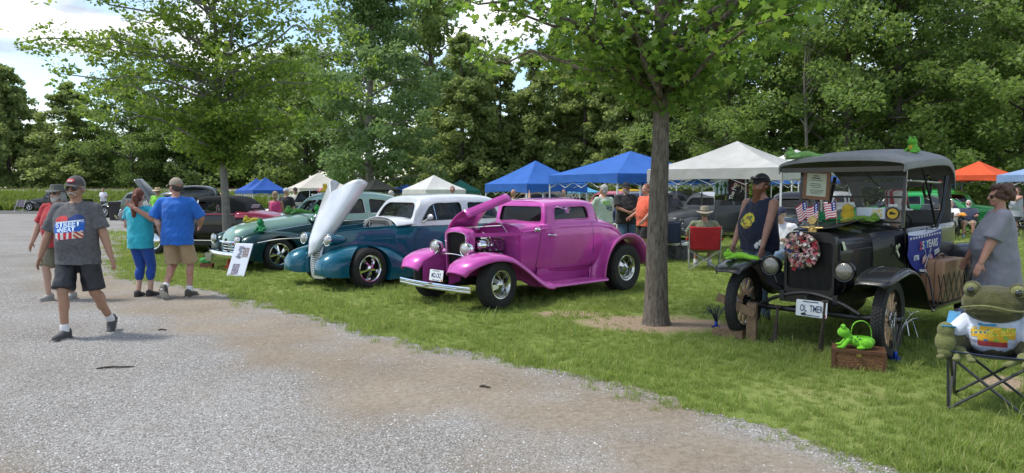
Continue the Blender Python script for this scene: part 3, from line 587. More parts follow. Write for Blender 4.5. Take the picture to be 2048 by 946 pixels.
def front_tree():
    rg = np.random.default_rng(41); mb = MB(); p = gp(1312, 648); h = 8.5
    tr = cr([(0, 0, -.12), (0, 0, .05), (.0, 0, .3), (.0, 0, 1.2), (.03, 0, 2.4), (.02, .05, 4.2), (0, 0, 6.5), (.1, 0, h)], 26)
    rad = [.30, .235, .19, .17] + [.16 * (1 - i / 22 * .85) for i in range(22)]
    rings = []
    for i, (q_, r_) in enumerate(zip(tr, rad)):
        ring = []
        for j in range(22):
            a = 2 * math.pi * j / 22; fl = 1 + (.32 * max(0, math.cos(3 * a + .6)) ** 2 * max(0, 1 - i / 3.5)) + .05 * mnoise.noise(Vector((math.cos(a) * 3, math.sin(a) * 3, q_[2] * 1.4)))
            ring.append((q_[0] + math.cos(a) * r_ * fl, q_[1] + math.sin(a) * r_ * fl, q_[2]))
        rings.append(ring)
    mb.loft(rings); C = []
    ends = [(-2.3, 3.35), (-1.9, 3.2), (-2.6, 3.75), (-1.5, 3.6), (-2.1, 4.2), (-1.0, 3.15), (1.9, 3.7), (2.3, 3.9), (1.5, 3.4), (.9, 3.1), (1.2, 3.7), (2.0, 4.3), (-.6, 3.4), (.55, 3.35), (-1.6, 4.8), (1.6, 5), (-.4, 3.0), (.35, 2.9), (.15, 2.75), (-2.2, 5.3), (2.4, 5.6), (0, 5.4), (-1.2, 6.3), (1.3, 6.6), (.2, 7.5), (-.8, 7.6), (-.9, 3.7), (.8, 4.1)]
    for dx, z in ends:
        for dep in (rg.uniform(-1.9, -.2), rg.uniform(.2, 2.4)):
            dep *= (.5 if abs(dx) < .7 else 1); root = root_at(tr, max(2.6, z * .86)); end = np.array([dx * rg.uniform(.85, 1.03), dep, z + .28 + rg.normal(0, .08)])
            pts = limb(mb, root, end, .04, .006, rg, .1, 6, 6)
            for j, q_ in enumerate(pts[2:]):
                for _ in range(3): C.append(q_ + rg.normal(0, 1, 3) * np.array([.26, .26, .11]))
    C = np.array(C); vs, fs = leaf_cloud(C, rg.uniform(.18, .34, len(C)), 12, .105, rg, flat=.5, up=.2, mode='maple')
    t_ = thing('shade_tree', 'straight grey brown trunk with lobed leaves between the pink coupe and the black touring car', 'tree', (p.x, p.y, 0)); np_mesh('crown', vs, fs, LF['front'], t_)
    m = bpy.data.materials.new('furrowed_bark'); m.use_nodes = True; nt = m.node_tree; b = nt.nodes['Principled BSDF']; b.inputs['Roughness'].default_value = .95
    tc = nt.nodes.new('ShaderNodeTexCoord'); mp = nt.nodes.new('ShaderNodeMapping'); mp.inputs['Scale'].default_value = (1, 1, .22); nt.links.new(tc.outputs['Object'], mp.inputs[0])
    vo = nt.nodes.new('ShaderNodeTexNoise'); vo.inputs['Scale'].default_value = 34; vo.inputs['Detail'].default_value = 6; vo.inputs['Roughness'].default_value = .7; nt.links.new(mp.outputs[0], vo.inputs['Vector'])
    r_ = ramp_node(nt, [(.32, (.045, .037, .03)), (.5, (.145, .12, .095)), (.68, (.235, .2, .165))]); nt.links.new(vo.outputs[0], r_.inputs[0]); nt.links.new(r_.outputs[0], b.inputs['Base Color'])
    u = nt.nodes.new('ShaderNodeBump'); u.inputs['Strength'].default_value = 1; u.inputs['Distance'].default_value = .03; nt.links.new(vo.outputs[0], u.inputs['Height']); nt.links.new(u.outputs[0], b.inputs['Normal'])
    mb.build('trunk', m, t_, smooth=60)
front_tree()
# ---------------------------------------------------------------- canopies
M_POLE = mat('white_pole', (.6, .61, .62), .45)
M_POLED = mat('dark_pole', (.05, .05, .055), .5)
def canopy(name, label, c, rz, wd, eave, peak, val, fabric, pole=M_POLE, dp=None, legs=True, sag=.05):
    dp = dp or wd; t = thing(name, label, 'canopy', (c[0], c[1], 0), rz, 'pop-up canopies'); hx, hy = wd / 2, dp / 2
    cor = [Vector((-hx, -hy, eave)), Vector((hx, -hy, eave)), Vector((hx, hy, eave)), Vector((-hx, hy, eave))]; top = Vector((0, 0, peak))
    for k in range(4):
        a, b = cor[k], cor[(k + 1) % 4]; mb = MB(); n = 12; P = []
        for i in range(n + 1):
            s_ = i / n; row = []
            for j in range(n + 1):
                q_ = a.lerp(b, j / n); p = top.lerp(q_, s_); edge = math.sin(math.pi * j / n)
                p.z -= sag * math.sin(math.pi * s_) * (.6 + .9 * edge) + .012 * mnoise.noise(Vector((p.x * 3 + k, p.y * 3, s_))) * edge; row.append(p)
            P.append(row)
        mb.grid(P); mb.build('roof_panel', fabric, t, smooth=60, recalc=False)
        mb = MB(); n = 20; P = []
        for i in range(4):
            P.append([a.lerp(b, j / n) + Vector((0, 0, -val * i / 3 + (.05 * math.sin(math.pi * j / n) * i / 3))) + (a.lerp(b, .5) - Vector((0, 0, eave))).normalized() * (.012 + .018 * mnoise.noise(Vector((j * .6, i * .8, k * 5.)))) for j in range(n + 1)])
        mb.grid(P); mb.build('valance', fabric, t, smooth=60, recalc=False)
        if legs:
            mb = MB(); mb.bar((a.x * .985, a.y * .985, -.02), (a.x * .985, a.y * .985, eave - .03), .035, .035); mb.box((a.x * .985, a.y * .985, .01), (.09, .09, .02)); mb.build('leg', pole, t, smooth=0)
            mb = MB()
            for j in range(4):
                p0 = a.lerp(b, j / 4) * .98; p1 = a.lerp(b, (j + 1) / 4) * .98; z0 = eave - .06; z1 = eave - .36
                mb.bar((p0.x, p0.y, z0), (p1.x, p1.y, z1), .018, .012); mb.bar((p0.x, p0.y, z1), (p1.x, p1.y, z0), .018, .012)
            mb.build('truss', pole, t, smooth=0)
    return t
FB = {'blue': cloth('canopy_blue', (.03, .14, .50)), 'blued': cloth('canopy_blue_deep', (.02, .10, .42)), 'white': cloth('canopy_white', (.66, .66, .64)), 'cream': cloth('canopy_cream', (.62, .58, .52)), 'grey': cloth('canopy_grey', (.52, .52, .50)), 'orange': cloth('canopy_orange', (.72, .10, .03)), 'pale': cloth('canopy_pale_blue', (.25, .36, .58)), 'green': cloth('canopy_green', (.02, .16, .12)), 'black': cloth('canopy_black', (.02, .025, .02)), 'sky': cloth('canopy_sky', (.13, .42, .70))}
def can_px(name, label, ulr, ve, vp, Y, rz, fab, val=.25, pole=M_POLE, **k):
    """canopy from the pixel span of its eaves, eave row and peak row, at distance Y"""
    c = at(sum(ulr) / 2, 400, Y); span = (ulr[1] - ulr[0]) / F * Y; wd = span / (abs(math.cos(R(rz))) + abs(math.sin(R(rz))))
    return canopy(name, label, (c.x, c.y), R(rz), wd, at(1024, ve, Y).z, at(1024, vp, Y).z, val, FB[fab], pole, **k)
can_px('canopy', 'bright blue canopy with a white front pole beside the big tree trunk', (1100, 1420), 350, 302, 20.5, 28, 'blue', .26)
can_px('canopy', 'blue canopy with a creased peak behind the pink coupe hood', (970, 1172), 368, 321, 25, 34, 'blue', .3)
can_px('canopy', 'big pale grey canopy over the red folding chair', (1290, 1655), 340, 282, 17.6, 52, 'grey', .28, sag=.09)
can_px('canopy', 'white canopy peak just behind the big pale grey canopy', (1500, 1680), 340, 299, 27, 20, 'white')
can_px('canopy', 'cream canopy with a grey valance behind the mint car', (570, 706), 376, 345, 36, 30, 'cream', .2)
can_px('canopy', 'small blue canopy beside the cream one', (486, 577), 380, 355, 38, 33, 'blued', .2)
can_px('canopy', 'small blue canopy partly behind another blue one by the cream canopy', (468, 560), 381, 357, 42, 35, 'blued', .2)
can_px('canopy', 'white canopy with bluish valance behind the white topped sedan', (804, 932), 379, 350, 38, 38, 'white', .28)
can_px('canopy', 'dark green canopy poking out behind a white one', (880, 962), 381, 359, 46, 30, 'green', .2)
can_px('canopy', 'black tarp canopy between cream and white ones', (704, 800), 379, 357, 40, 40, 'black', .15, pole=M_POLED)
can_px('canopy', 'blue canopy far behind the small white one', (770, 850), 381, 366, 50, 20, 'blued', .2)
can_px('canopy', 'orange canopy behind the black touring car', (1884, 2026), 351, 322, 30, 36, 'orange', .25, pole=M_POLED)
can_px('canopy', 'pale blue canopy with a white pole beside the orange one', (2008, 2190), 350, 322, 26.5, 30, 'pale', .28)
can_px('canopy', 'low sky blue canopy seen past the pink coupe roof', (1136, 1200), 384, 371, 44, 25, 'sky', .1, legs=True)
can_px('canopy', 'blue canopy showing under the big pale grey one', (1320, 1420), 362, 345, 34, 15, 'blue', .2)
can_px('canopy', 'blue canopy seen past the bearded man', (1555, 1690), 362, 338, 38, 15, 'blue', .2)
can_px('canopy', 'blue canopy under the orange one', (1880, 1930), 372, 358, 46, 20, 'blued', .2)
can_px('canopy', 'white canopy far behind under the orange one', (1930, 2010), 370, 356, 50, 20, 'white', .15)
# ---------------------------------------------------------------- vehicles: helpers
# car frame: x forward, y to the car's left, z up, origin on the ground under the front axle
HEAD = R(-136.5)
def skin(st, nu, nv, mirror=True):
    """st: list of stations, each a list of (x,y,z) control points of the left half -> grid of the full shell"""
    prof = np.array([cr(s_, nv) for s_ in st]); g = np.array([cr(prof[:, j], nu) for j in range(nv)]).transpose(1, 0, 2)
    if mirror:
        m = g[:, ::-1].copy(); m[:, :, 1] *= -1; g = np.concatenate([g, m[:, 1:]], 1)
    return g
def prof(x, pts): return [(x, y, z) for y, z in pts]
def shell(st, nu=40, nv=22, cap=True):
    g = skin(st, nu, nv); mb = MB(); rings = [[tuple(p) for p in r] for r in g]
    mb.loft(rings, closed=True, caps=cap); return mb
def rpoly(pts, r, n=5):
    """polygon (2-D) with rounded corners"""
    out = []; k = len(pts)
    for i in range(k):
        p, a, b = np.array(pts[i], float), np.array(pts[i - 1], float), np.array(pts[(i + 1) % k], float)
        rr = r[i] if hasattr(r, '__len__') else r; da, db = (a - p), (b - p); rr = min(rr, np.linalg.norm(da) * .49, np.linalg.norm(db) * .49)
        s, e = p + da / np.linalg.norm(da) * rr, p + db / np.linalg.norm(db) * rr
        for j in range(n): t = j / (n - 1); out.append(tuple((1 - t) ** 2 * s + 2 * t * (1 - t) * p + t * t * e))
    return out
def prism_y(pts, y0, y1): mb = MB(); mb.loft([[(x, y0, z) for x, z in pts], [(x, y1, z) for x, z in pts]]); return mb
def prism_x(pts, x0, x1): mb = MB(); mb.loft([[(x0, y, z) for y, z in pts], [(x1, y, z) for y, z in pts]]); return mb
AXY = Matrix.Rotation(-math.pi / 2, 3, 'X')     # lathe axis z -> +y
def ywheel(side): return AXY if side > 0 else Matrix.Rotation(math.pi / 2, 3, 'X')
def wheel(car, x, y, side, rad, wid, rim_r, style='five', steer=0.0, tyre=M_TYRE, face=M_CHROME):
    M = Matrix.Rotation(steer, 3, 'Z') @ ywheel(side); T = Matrix.Translation((x, y, rad)) @ M.to_4x4(); h = wid / 2
    mb = MB(); mb.T = T
    if style == 'wood':
        mb.lathe([(rim_r, -.03), (rim_r + .02, -.03), (rim_r + .02, .03), (rim_r - .02, .03), (rim_r - .03, 0), (rim_r - .02, -.03)], 36)
        mb.lathe([(.001, -.09), (.05, -.09), (.06, -.03), (.075, -.02), (.075, .03), (.045, .04), (.04, .12), (.03, .135), (.001, .135)], 20)
        o = mb.build('wheel', M_BLACKG, car)
        for k in range(12):
            a = 2 * math.pi * k / 12; s = MB(); s.T = T; d = Vector((math.cos(a), math.sin(a), 0))
            s.tube([d * .055, d * .12, d * (rim_r - .1), d * (rim_r - .01)], [.020, .024, .017, .013], 8); s.build('spoke', mat('spoke_wood', (.50, .33, .19), .55, var=.35, vscale=20, bump=.2), o)
    else:
        mb.lathe([(rim_r - .012, -h * .8), (rim_r + .012, -h * .8), (rim_r + .012, h * .86), (rim_r + .004, h * .92), (rim_r - .008, h * .9), (rim_r - .016, h * .8), (rim_r - .03, h * .55), (rim_r - .035, -h * .6)], 40)
        hz_ = h * .35
        if style == 'five':
            for k in range(5):
                a = 2 * math.pi * k / 5 + .3; d = Vector((math.cos(a), math.sin(a), 0)); e = Vector((-math.sin(a), math.cos(a), 0)); P = []
                for t, w_, z_, th in ((.03, .03, hz_ + .055, .05), (rim_r * .45, .022, hz_ + .05, .04), (rim_r * .75, .032, hz_ + .02, .035), (rim_r - .02, .05, hz_ - .005, .03)):
                    P.append([d * t + e * w_ + Vector((0, 0, z_ - th)), d * t - e * w_ + Vector((0, 0, z_ - th)), d * t - e * w_ * .55 + Vector((0, 0, z_)), d * t + e * w_ * .55 + Vector((0, 0, z_))])
                mb.loft(P)
            mb.lathe([(.001, hz_ - .03), (.06, hz_ - .03), (.058, hz_ + .05), (.034, hz_ + .085), (.001, hz_ + .09)], 20)
        elif style == 'eight':
            for k in range(10):
                a = 2 * math.pi * (k // 2) / 5 + (.16 if k % 2 else -.16); d = Vector((math.cos(a), math.sin(a), 0)); c0 = Vector((math.cos(2 * math.pi * (k // 2) / 5), math.sin(2 * math.pi * (k // 2) / 5), 0))
                mb.bar(c0 * .05 + Vector((0, 0, hz_ + .04)), d * (rim_r - .02) + Vector((0, 0, hz_ - .01)), .03, .025)
            mb.lathe([(.001, hz_ - .02), (.065, hz_ - .02), (.06, hz_ + .05), (.03, hz_ + .08), (.001, hz_ + .082)], 20)
        elif style == 'fan':
            for k in range(7):
                a = 2 * math.pi * k / 7; d = Vector((math.cos(a), math.sin(a), 0)); d2 = Vector((math.cos(a + .62), math.sin(a + .62), 0)); d3 = Vector((math.cos(a - .18), math.sin(a - .18), 0)); z = Vector((0, 0, 1)); ro = rim_r * .84
                mb.poly([d3 * .05 + z * (hz_ + .045), d * ro + z * (hz_ - .02), d2 * ro * .93 + z * (hz_ + .0), d2 * .07 + z * (hz_ + .055)], (0, 0, -.014))
            mb.lathe([(.001, hz_ - .02), (rim_r * .42, hz_ + .0), (rim_r * .40, hz_ + .035), (rim_r * .22, hz_ + .06), (.001, hz_ + .085)], 7)
            mb.lathe([(rim_r * .80, hz_ - .04), (rim_r * .87, hz_ - .04), (rim_r * .87, hz_ - .0), (rim_r * .83, hz_ + .0)], 40)
        else:
            mb.lathe([(.001, hz_), (rim_r * .9, hz_ - .02), (rim_r * .85, hz_ + .02), (rim_r * .5, hz_ + .05), (.001, hz_ + .06)], 28)
        o = mb.build('wheel', face, car, smooth=30)
        bk = MB(); bk.T = T; bk.lathe([(.001, -h * .6), (rim_r - .036, -h * .6), (rim_r - .036, -h * .5), (.12, -h * .3), (.001, -h * .3)], 24); bk.build('brake_drum', M_BLACK, o)
    ty = MB(); ty.T = T
    if style == 'wood': pr = [(rim_r, -h * .75), (rim_r + .04, -h), (rad - .03, -h), (rad - .008, -h * .72), (rad, -h * .4), (rad, h * .4), (rad - .008, h * .72), (rad - .03, h), (rim_r + .04, h), (rim_r, h * .75)]
    else: pr = [(rim_r + .006, -h * .82), (rim_r + .03, -h * .98), (rad - .05, -h * 1.02), (rad - .014, -h * .86), (rad - .002, -h * .6), (rad, -h * .2), (rad, h * .2), (rad - .002, h * .6), (rad - .014, h * .86), (rad - .05, h * 1.02), (rim_r + .03, h * .98), (rim_r + .006, h * .88)]
    ty.lathe(pr + pr[:1], 48); to = ty.build('tyre', tyre, o, smooth=30)
    if style == 'wood' or rad > .3:      # raised tread blocks round the tyre
        tb = MB(); tb.T = T; nn = 62 if style == 'wood' else 70; ww = h * .3
        for k in range(nn):
            a = 2 * math.pi * k / nn
            for row, off in ((-.62, 0), (-.21, .5), (.21, 0), (.62, .5)):
                aa = a + off * 2 * math.pi / nn; Mr = Matrix.Rotation(aa, 3, 'Z'); rb = rad - (.006 if abs(row) > .5 else 0)
                tb.box(Mr @ Vector((rb + .001, 0, row * h)), (.010, 2 * math.pi * rad / nn * .62, ww), Mr)
        tb.build('tread', tyre, to, smooth=0)['kind'] = 'stuff'
    return o
def fender(car, path, yi, yo, secs, mt, side, name='fender', n=36, thick=.012):
    """sheet fender swept along path [(x,z)], secs [(fraction across, height)]"""
    P = cr(path, n); YI = cr([(v,) for v in yi], n)[:, 0]; YO = cr([(v,) for v in yo], n)[:, 0]; S = cr(secs, 14); G = []
    for i in range(n):
        d = P[min(i + 1, n - 1)] - P[max(i - 1, 0)]; d /= np.linalg.norm(d); nn = np.array([-d[1], d[0]]); nn = nn if nn[1] >= -.2 else -nn
        if i and np.dot(nn, pn) < 0: nn = -nn
        pn = nn; G.append([(P[i][0] + nn[0] * h_, side * (YI[i] + (YO[i] - YI[i]) * f_), P[i][1] + nn[1] * h_) for f_, h_ in S])
    mb = MB(); mb.grid(G); o = mb.build(name, mt, car, smooth=60, recalc=False); md = o.modifiers.new('t', 'SOLIDIFY'); md.thickness = thick; md.offset = 0; return o
def headlamp(car, p, rad, depth, mt, rim=M_CHROME, yaw=0.0, pitch=0.0, taper=.0, name='headlight', lens=None):
    M = (Matrix.Rotation(yaw, 3, 'Z') @ Matrix.Rotation(pitch, 3, 'Y') @ Matrix.Rotation(math.pi / 2, 3, 'Y')).to_4x4(); T = Matrix.Translation(p) @ M
    mb = MB(); mb.T = T; pr = [(.001, -depth)] + [(rad * math.sin(t) ** (.75 if not taper else 1.15), -depth * math.cos(t)) for t in (.25, .5, .8, 1.1, 1.4)] + [(rad, 0), (rad * .93, .01), (.001, .004)]
    mb.lathe(pr, 28); o = mb.build(name, mt, car, smooth=50)
    r_ = MB(); r_.T = T; r_.lathe([(rad * .88, -.01), (rad * 1.05, -.012), (rad * 1.07, .006), (rad * 1.0, .022), (rad * .9, .02), (rad * .88, -.01)], 32); r_.build('rim', rim, o, smooth=50)
    l_ = MB(); l_.T = T; l_.lathe([(.001, .045), (rad * .35, .042), (rad * .7, .03), (rad * .91, .012), (rad * .91, .0), (.001, .0)], 28); l_.build('lens', lens or M_LENS, o, smooth=60); return o
def window(car, pts, yfun, side, glass, name='window', trim=None, tr=.009, off=.012):
    """pane in the car's side; pts (x,z), yfun(x,z)->half width"""
    mb = MB(); a = [(x, side * (yfun(x, z) - off), z) for x, z in pts]; b = [(x, side * (yfun(x, z) - off - .006), z) for x, z in pts]; mb.loft([a, b]); o = mb.build(name, glass, car, smooth=0)
    if trim is not None:
        t = MB(); q_ = [(x, side * (yfun(x, z) + .001), z) for x, z in pts]; t.tube(q_ + q_[:2], tr, 6, caps=False); t.build('frame', trim, o)
    return o
def pane_x(car, pts, xfun, glass, name='windshield', trim=None, tr=.009):
    mb = MB(); mb.loft([[(xfun(y, z) - .012, y, z) for y, z in pts], [(xfun(y, z) - .02, y, z) for y, z in pts]]); o = mb.build(name, glass, car, smooth=0)
    if trim is not None: t = MB(); q_ = [(xfun(y, z) + .003, y, z) for y, z in pts]; t.tube(q_ + q_[:2], tr, 6, caps=False); t.build('frame', trim, o)
    return o
def flat_text(body, size, mt, name, parent, M, ext=.001, align='CENTER', xs=1.0, font_off=0.0):
    cu = bpy.data.curves.new('txt', 'FONT'); cu.body = body; cu.size = size; cu.align_x = align; cu.align_y = 'CENTER'; cu.extrude = ext; cu.offset = font_off; cu.resolution_u = 3
    o = bpy.data.objects.new('txt', cu); col.objects.link(o); me = eval_mesh(o); bpy.data.objects.remove(o); bpy.data.curves.remove(cu)
    me.transform(Matrix.Scale(xs, 4, (1, 0, 0))); me.transform(M); me.materials.clear(); me.materials.append(mt); me.name = name
    r_ = bpy.data.objects.new(name, me); col.objects.link(r_); r_.parent = parent; return r_
M_INK = mat('ink_navy', (.01, .03, .10), .6); M_INKK = mat('ink_black', (.012, .012, .012), .6); M_INKW = mat('ink_white', (.75, .75, .75), .6); M_INKR = mat('ink_red', (.55, .03, .04), .6)
def plate(car, p, text, M3, label=None, w_=.305, h_=.155, year=M_INKR):
    """licence plate facing +x of the car, M3 extra rotation"""
    B = Matrix(((0, 0, 1), (1, 0, 0), (0, 1, 0)))   # text x->y, y->z, z->x
    T = Matrix.Translation(p) @ (M3 @ B).to_4x4(); mb = MB(); mb.T = T; mb.loft([[(x, y, -.003) for x, y in rpoly([(-w_ / 2, -h_ / 2), (w_ / 2, -h_ / 2), (w_ / 2, h_ / 2), (-w_ / 2, h_ / 2)], .015)], [(x, y, .003) for x, y in rpoly([(-w_ / 2, -h_ / 2), (w_ / 2, -h_ / 2), (w_ / 2, h_ / 2), (-w_ / 2, h_ / 2)], .015)]])
    o = mb.build('licence_plate', mat('plate_white', (.66, .69, .72), .4, var=.1), car, smooth=30)
    flat_text(text, h_ * .58, M_INK, 'lettering', o, T @ Matrix.Translation((0, -.004, .0035)), .0006, xs=5.4 * w_ / .305 / (len(text) + 1.2) * .92, font_off=.0016)
    s = MB(); s.T = T
    s.box((-.01, h_ * .40, .0036), (w_ * .5, h_ * .06, .0012)); s.box((.0, -h_ * .42, .0036), (w_ * .55, h_ * .05, .0012)); s.build('small_print', M_INK, o, smooth=0)['kind'] = 'stuff'
    s = MB(); s.T = T; s.box((w_ * .42, -h_ * .38, .0036), (w_ * .1, h_ * .18, .0012)); s.build('sticker', year, o, smooth=0)
    return o
def car_root(name, label, X, Y, head=HEAD, cat='car', group=None): return thing(name, label, cat, (X, Y, 0), head, group)
def seats(car, x, w_, mt, z0=.45, zt=.98):
    mb = MB()
    for s_ in (-1, 1):
        g = [[(x - .02, s_ * .02 + s_ * w_ * t, z0), (x - .14, s_ * .02 + s_ * w_ * t, zt - .06), (x - .2, s_ * .02 + s_ * w_ * t, zt), (x - .28, s_ * .02 + s_ * w_ * t, zt - .06), (x - .22, s_ * .02 + s_ * w_ * t, z0)] for t in (0, .06, .5, .94, 1)]
        mb.loft(g)
    mb.box((x + .25, 0, z0), (.55, w_ * 2, .16)); mb.build('seat', mt, car, smooth=50)
def steering(car, x, y, z, r=.2, mt=M_BLACK):
    M = Matrix.Rotation(R(-60), 3, 'Y'); mb = MB(); ring = [Vector((x, y, z)) + M @ Vector((r * math.cos(a), r * math.sin(a), 0)) for a in np.linspace(0, 2 * math.pi, 29)]
    mb.tube(ring, .013, 6, caps=False)
    for a in (.5, math.pi - .5, -math.pi / 2): mb.tube([Vector((x, y, z)), Vector((x, y, z)) + M @ Vector((r * math.cos(a), r * math.sin(a), 0))], .01, 5)
    mb.tube([(x, y, z), (x + .5, y, z - .3)], .02, 6); mb.build('steering_wheel', mt, car)
# ---------------------------------------------------------------- pink chopped coupe
def pink_coupe():
    c = car_root('coupe', 'pink chopped three window hot rod coupe with its hood propped open', -.70, 10.38, R(-137))
    pk = carpaint('pink_paint', (.56, .085, .40)); dk = M_DARK
    Z0 = .36
    st = [prof(-.70, [(.40, Z0), (.45, .5), (.475, .75), (.475, .94), (.42, 1.06), (.25, 1.11), (0, 1.125)]),
          prof(-.86, [(.44, Z0), (.50, .5), (.525, .75), (.52, .96), (.47, 1.08), (.28, 1.135), (0, 1.15)]),
          prof(-1.04, [(.48, Z0), (.55, .5), (.575, .75), (.57, 1.0), (.53, 1.11), (.33, 1.14), (0, 1.16)]),
          prof(-1.14, [(.50, Z0), (.575, .5), (.60, .75), (.595, 1.02), (.56, 1.12), (.46, 1.0), (0, .98)]),
          prof(-1.3, [(.52, Z0), (.60, .5), (.625, .75), (.62, 1.02), (.58, 1.12), (.48, .72), (0, .70)]),
          prof(-1.75, [(.53, Z0), (.615, .5), (.64, .75), (.635, 1.02), (.59, 1.12), (.49, .70), (0, .68)]),
          prof(-2.2, [(.52, Z0), (.605, .5), (.63, .75), (.625, 1.02), (.58, 1.12), (.48, .74), (0, .72)]),
          prof(-2.42, [(.50, Z0 + .02), (.58, .52), (.605, .75), (.60, 1.0), (.545, 1.115), (.35, 1.135), (0, 1.14)]),
          prof(-2.75, [(.45, Z0 + .06), (.52, .55), (.55, .75), (.545, .94), (.49, 1.05), (.3, 1.085), (0, 1.095)]),
          prof(-3.05, [(.38, Z0 + .14), (.44, .56), (.47, .7), (.46, .82), (.42, .91), (.26, .95), (0, .965)]),
          prof(-3.24, [(.26, .54), (.32, .58), (.34, .64), (.33, .70), (.30, .75), (.18, .78), (0, .79)])]
    bo = shell(st, 70, 26).build('body', pk, c, smooth=50); bvh = BVHTree.FromPolygons([v.co for v in bo.data.vertices], [p.vertices[:] for p in bo.data.polygons])
    def onb(x, z, s_): h_ = bvh.ray_cast(Vector((x, s_ * 2, z)), Vector((0, -s_, 0)))[0]; return (x, (h_.y if h_ else s_ * .6), z)
    fl = MB(); fl.box((-1.72, 0, .735), (.98, .9, .03)); fl.build('cabin_floor', dk, c, smooth=0)
    # chopped roof
    gx = [(-1.10, -1.135, -1.15, -1.16, -1.165), (-1.2,) * 5, (-1.5,) * 5, (-1.95,) * 5, (-2.22,) * 5, (-2.38, -2.35, -2.31, -2.27, -2.25)]
    gy = [(.545, .525, .49, .3, 0), (.56, .54, .495, .3, 0), (.585, .56, .51, .3, 0), (.58, .555, .505, .3, 0), (.56, .53, .48, .28, 0), (.52, .47, .40, .22, 0)]
    gz = [(1.10, 1.28, 1.385, 1.43, 1.44), (1.10, 1.29, 1.41, 1.455, 1.465), (1.10, 1.3, 1.43, 1.48, 1.49), (1.10, 1.3, 1.43, 1.485, 1.495), (1.10, 1.29, 1.41, 1.46, 1.47), (1.10, 1.24, 1.345, 1.4, 1.41)]
    rf = shell([list(zip(a, b, d)) for a, b, d in zip(gx, gy, gz)], 40, 20).build('roof', pk, c)
    md = rf.modifiers.new('s', 'SOLIDIFY'); md.thickness = .022; md.offset = -1; bake(rf, 50)
    sw = rpoly([(-1.29, 1.165), (-1.31, 1.36), (-2.03, 1.375), (-2.07, 1.175)], [.05, .07, .08, .06]); ws = rpoly([(-.47, 1.145), (.47, 1.145), (.435, 1.375), (-.435, 1.375)], .05); rw = rpoly([(-.3, 1.2), (.3, 1.2), (.25, 1.34), (-.25, 1.34)], .05)
    cut(rf, [prism_y(sw, -1, 1), prism_x(ws, -.8, -1.6), prism_x(rw, -2.1, -2.6), MB().box((-1.75, 0, 1.1), (1.12, 1.02, .1))], 50)
    yf = lambda x, z: np.interp(z, [1.1, 1.3, 1.43], [.585, .56, .51]) - .0 - .03 * max(0, (-1.5 - x)) * 0 - (.02 if x > -1.35 else 0)
    for s_ in (1, -1):
        window(c, sw, yf, s_, M_GLASSD, 'side_window', M_CHROME if 0 else pk, .012, .02)
    pane_x(c, ws, lambda y, z: -1.105 - (z - 1.1) * .16 - .02, M_GLASS, 'windshield', M_BLACK, .009); pane_x(c, rw, lambda y, z: -2.33 + (z - 1.2) * .3, M_GLASSD, 'rear_window')
    seats(c, -1.75, .42, mat('white_vinyl', (.5, .49, .47), .5), .72, 1.14); steering(c, -1.42, .22, 1.08, .17)
    t = MB(); g = [(-1.45 + .02, .66 * 0 + 0, 0)]
    # swage line along the belt
    for s_ in (1, -1):
        mb = MB(); mb.tube([(-.72, s_ * .477, 1.0), (-1.05, s_ * .575, 1.045), (-1.4, s_ * .618, 1.06), (-1.9, s_ * .626, 1.065), (-2.3, s_ * .612, 1.055), (-2.6, s_ * .58, 1.02), (-2.95, s_ * .49, .89), (-3.14, s_ * .41, .74)], .013, 8); mb.build('belt_moulding', pk, c)
        # door shut line
        mb = MB(); q_ = rpoly([(-1.03, 1.08), (-.93, .44), (-2.12, .44), (-2.1, 1.09)], [.01, .12, .05, .02], 7); q_ = cr(q_, 70); mb.tube([onb(x, z, s_) for x, z in q_], .005, 5); mb.build('door_seam', M_BLACK, c)
        h_ = MB(); h_.lathe([(.001, -.02), (.02, -.02), (.022, .0), (.015, .012), (.001, .014)], 12, Matrix.Rotation(-s_ * math.pi / 2, 3, 'X')); h_.v = [(x - 1.15, y + s_ * .60, z + .955) for x, y, z in h_.v]; h_.tube([(-1.15, s_ * .61, .955), (-1.16, s_ * .645, .955), (-1.24, s_ * .65, .95), (-1.27, s_ * .645, .948)], [.009, .009, .01, .006], 8); h_.build('door_handle', M_CHROME, c)
        # cowl lamp
        headlamp(c, (-.92, s_ * .585, 1.04), .035, .06, M_CHROME, name='cowl_lamp')
        m_ = MB(); m_.tube([(-1.33, s_ * .57, 1.37), (-1.36, s_ * .62, 1.36), (-1.41, s_ * .70, 1.33)], .009, 8); m_.T = Matrix.Translation((-1.42, s_ * .72, 1.325)) @ Matrix.Rotation(R(90), 4, 'Y'); m_.lathe([(.001, -.03), (.03, -.025), (.05, -.005), (.052, .006), (.001, .008)], 20); m_.build('mirror', M_CHROME, c)
    # grille shell, insert
    gs = []
    for x, k in ((.0, 1.0), (.06, 1.02), (.12, 1.0), (.14, .95)):
        gs.append(rpoly([(-.235 * k, .44), (.235 * k, .44), (.275 * k, 1.06 + .0 * k), (0, 1.10 * (1 + (k - 1) * .5)), (-.275 * k, 1.06)], [.03, .03, .13, .12, .13], 7))
    mb = MB(); mb.loft([[(x, y, z) for y, z in g_] for x, g_ in zip((.0, .05, .11, .135), gs)]); sh = mb.build('grille_shell', pk, c, smooth=50)
    gi = rpoly([(-.20, .40), (.20, .40), (.225, 1.0), (0, 1.03), (-.225, 1.0)], [.02, .02, .07, .1, .07], 6); cut(sh, [prism_x(gi, .05, .3)], 50)
    mb = MB(); mb.box((.075, 0, .72), (.01, .45, .66)); gb = mb.build('grille', mat('grille_mesh', (.02, .02, .022), .5), c, smooth=0)
    mb = MB()
    for k in range(26): y = -.21 + k * .42 / 25; mb.box((.095, y, .715 - abs(y) * .1), (.02, .0045, .62))
    mb.build('grille_bars', mat('grille_dark', (.045, .045, .048), .4, .6), gb, smooth=0)
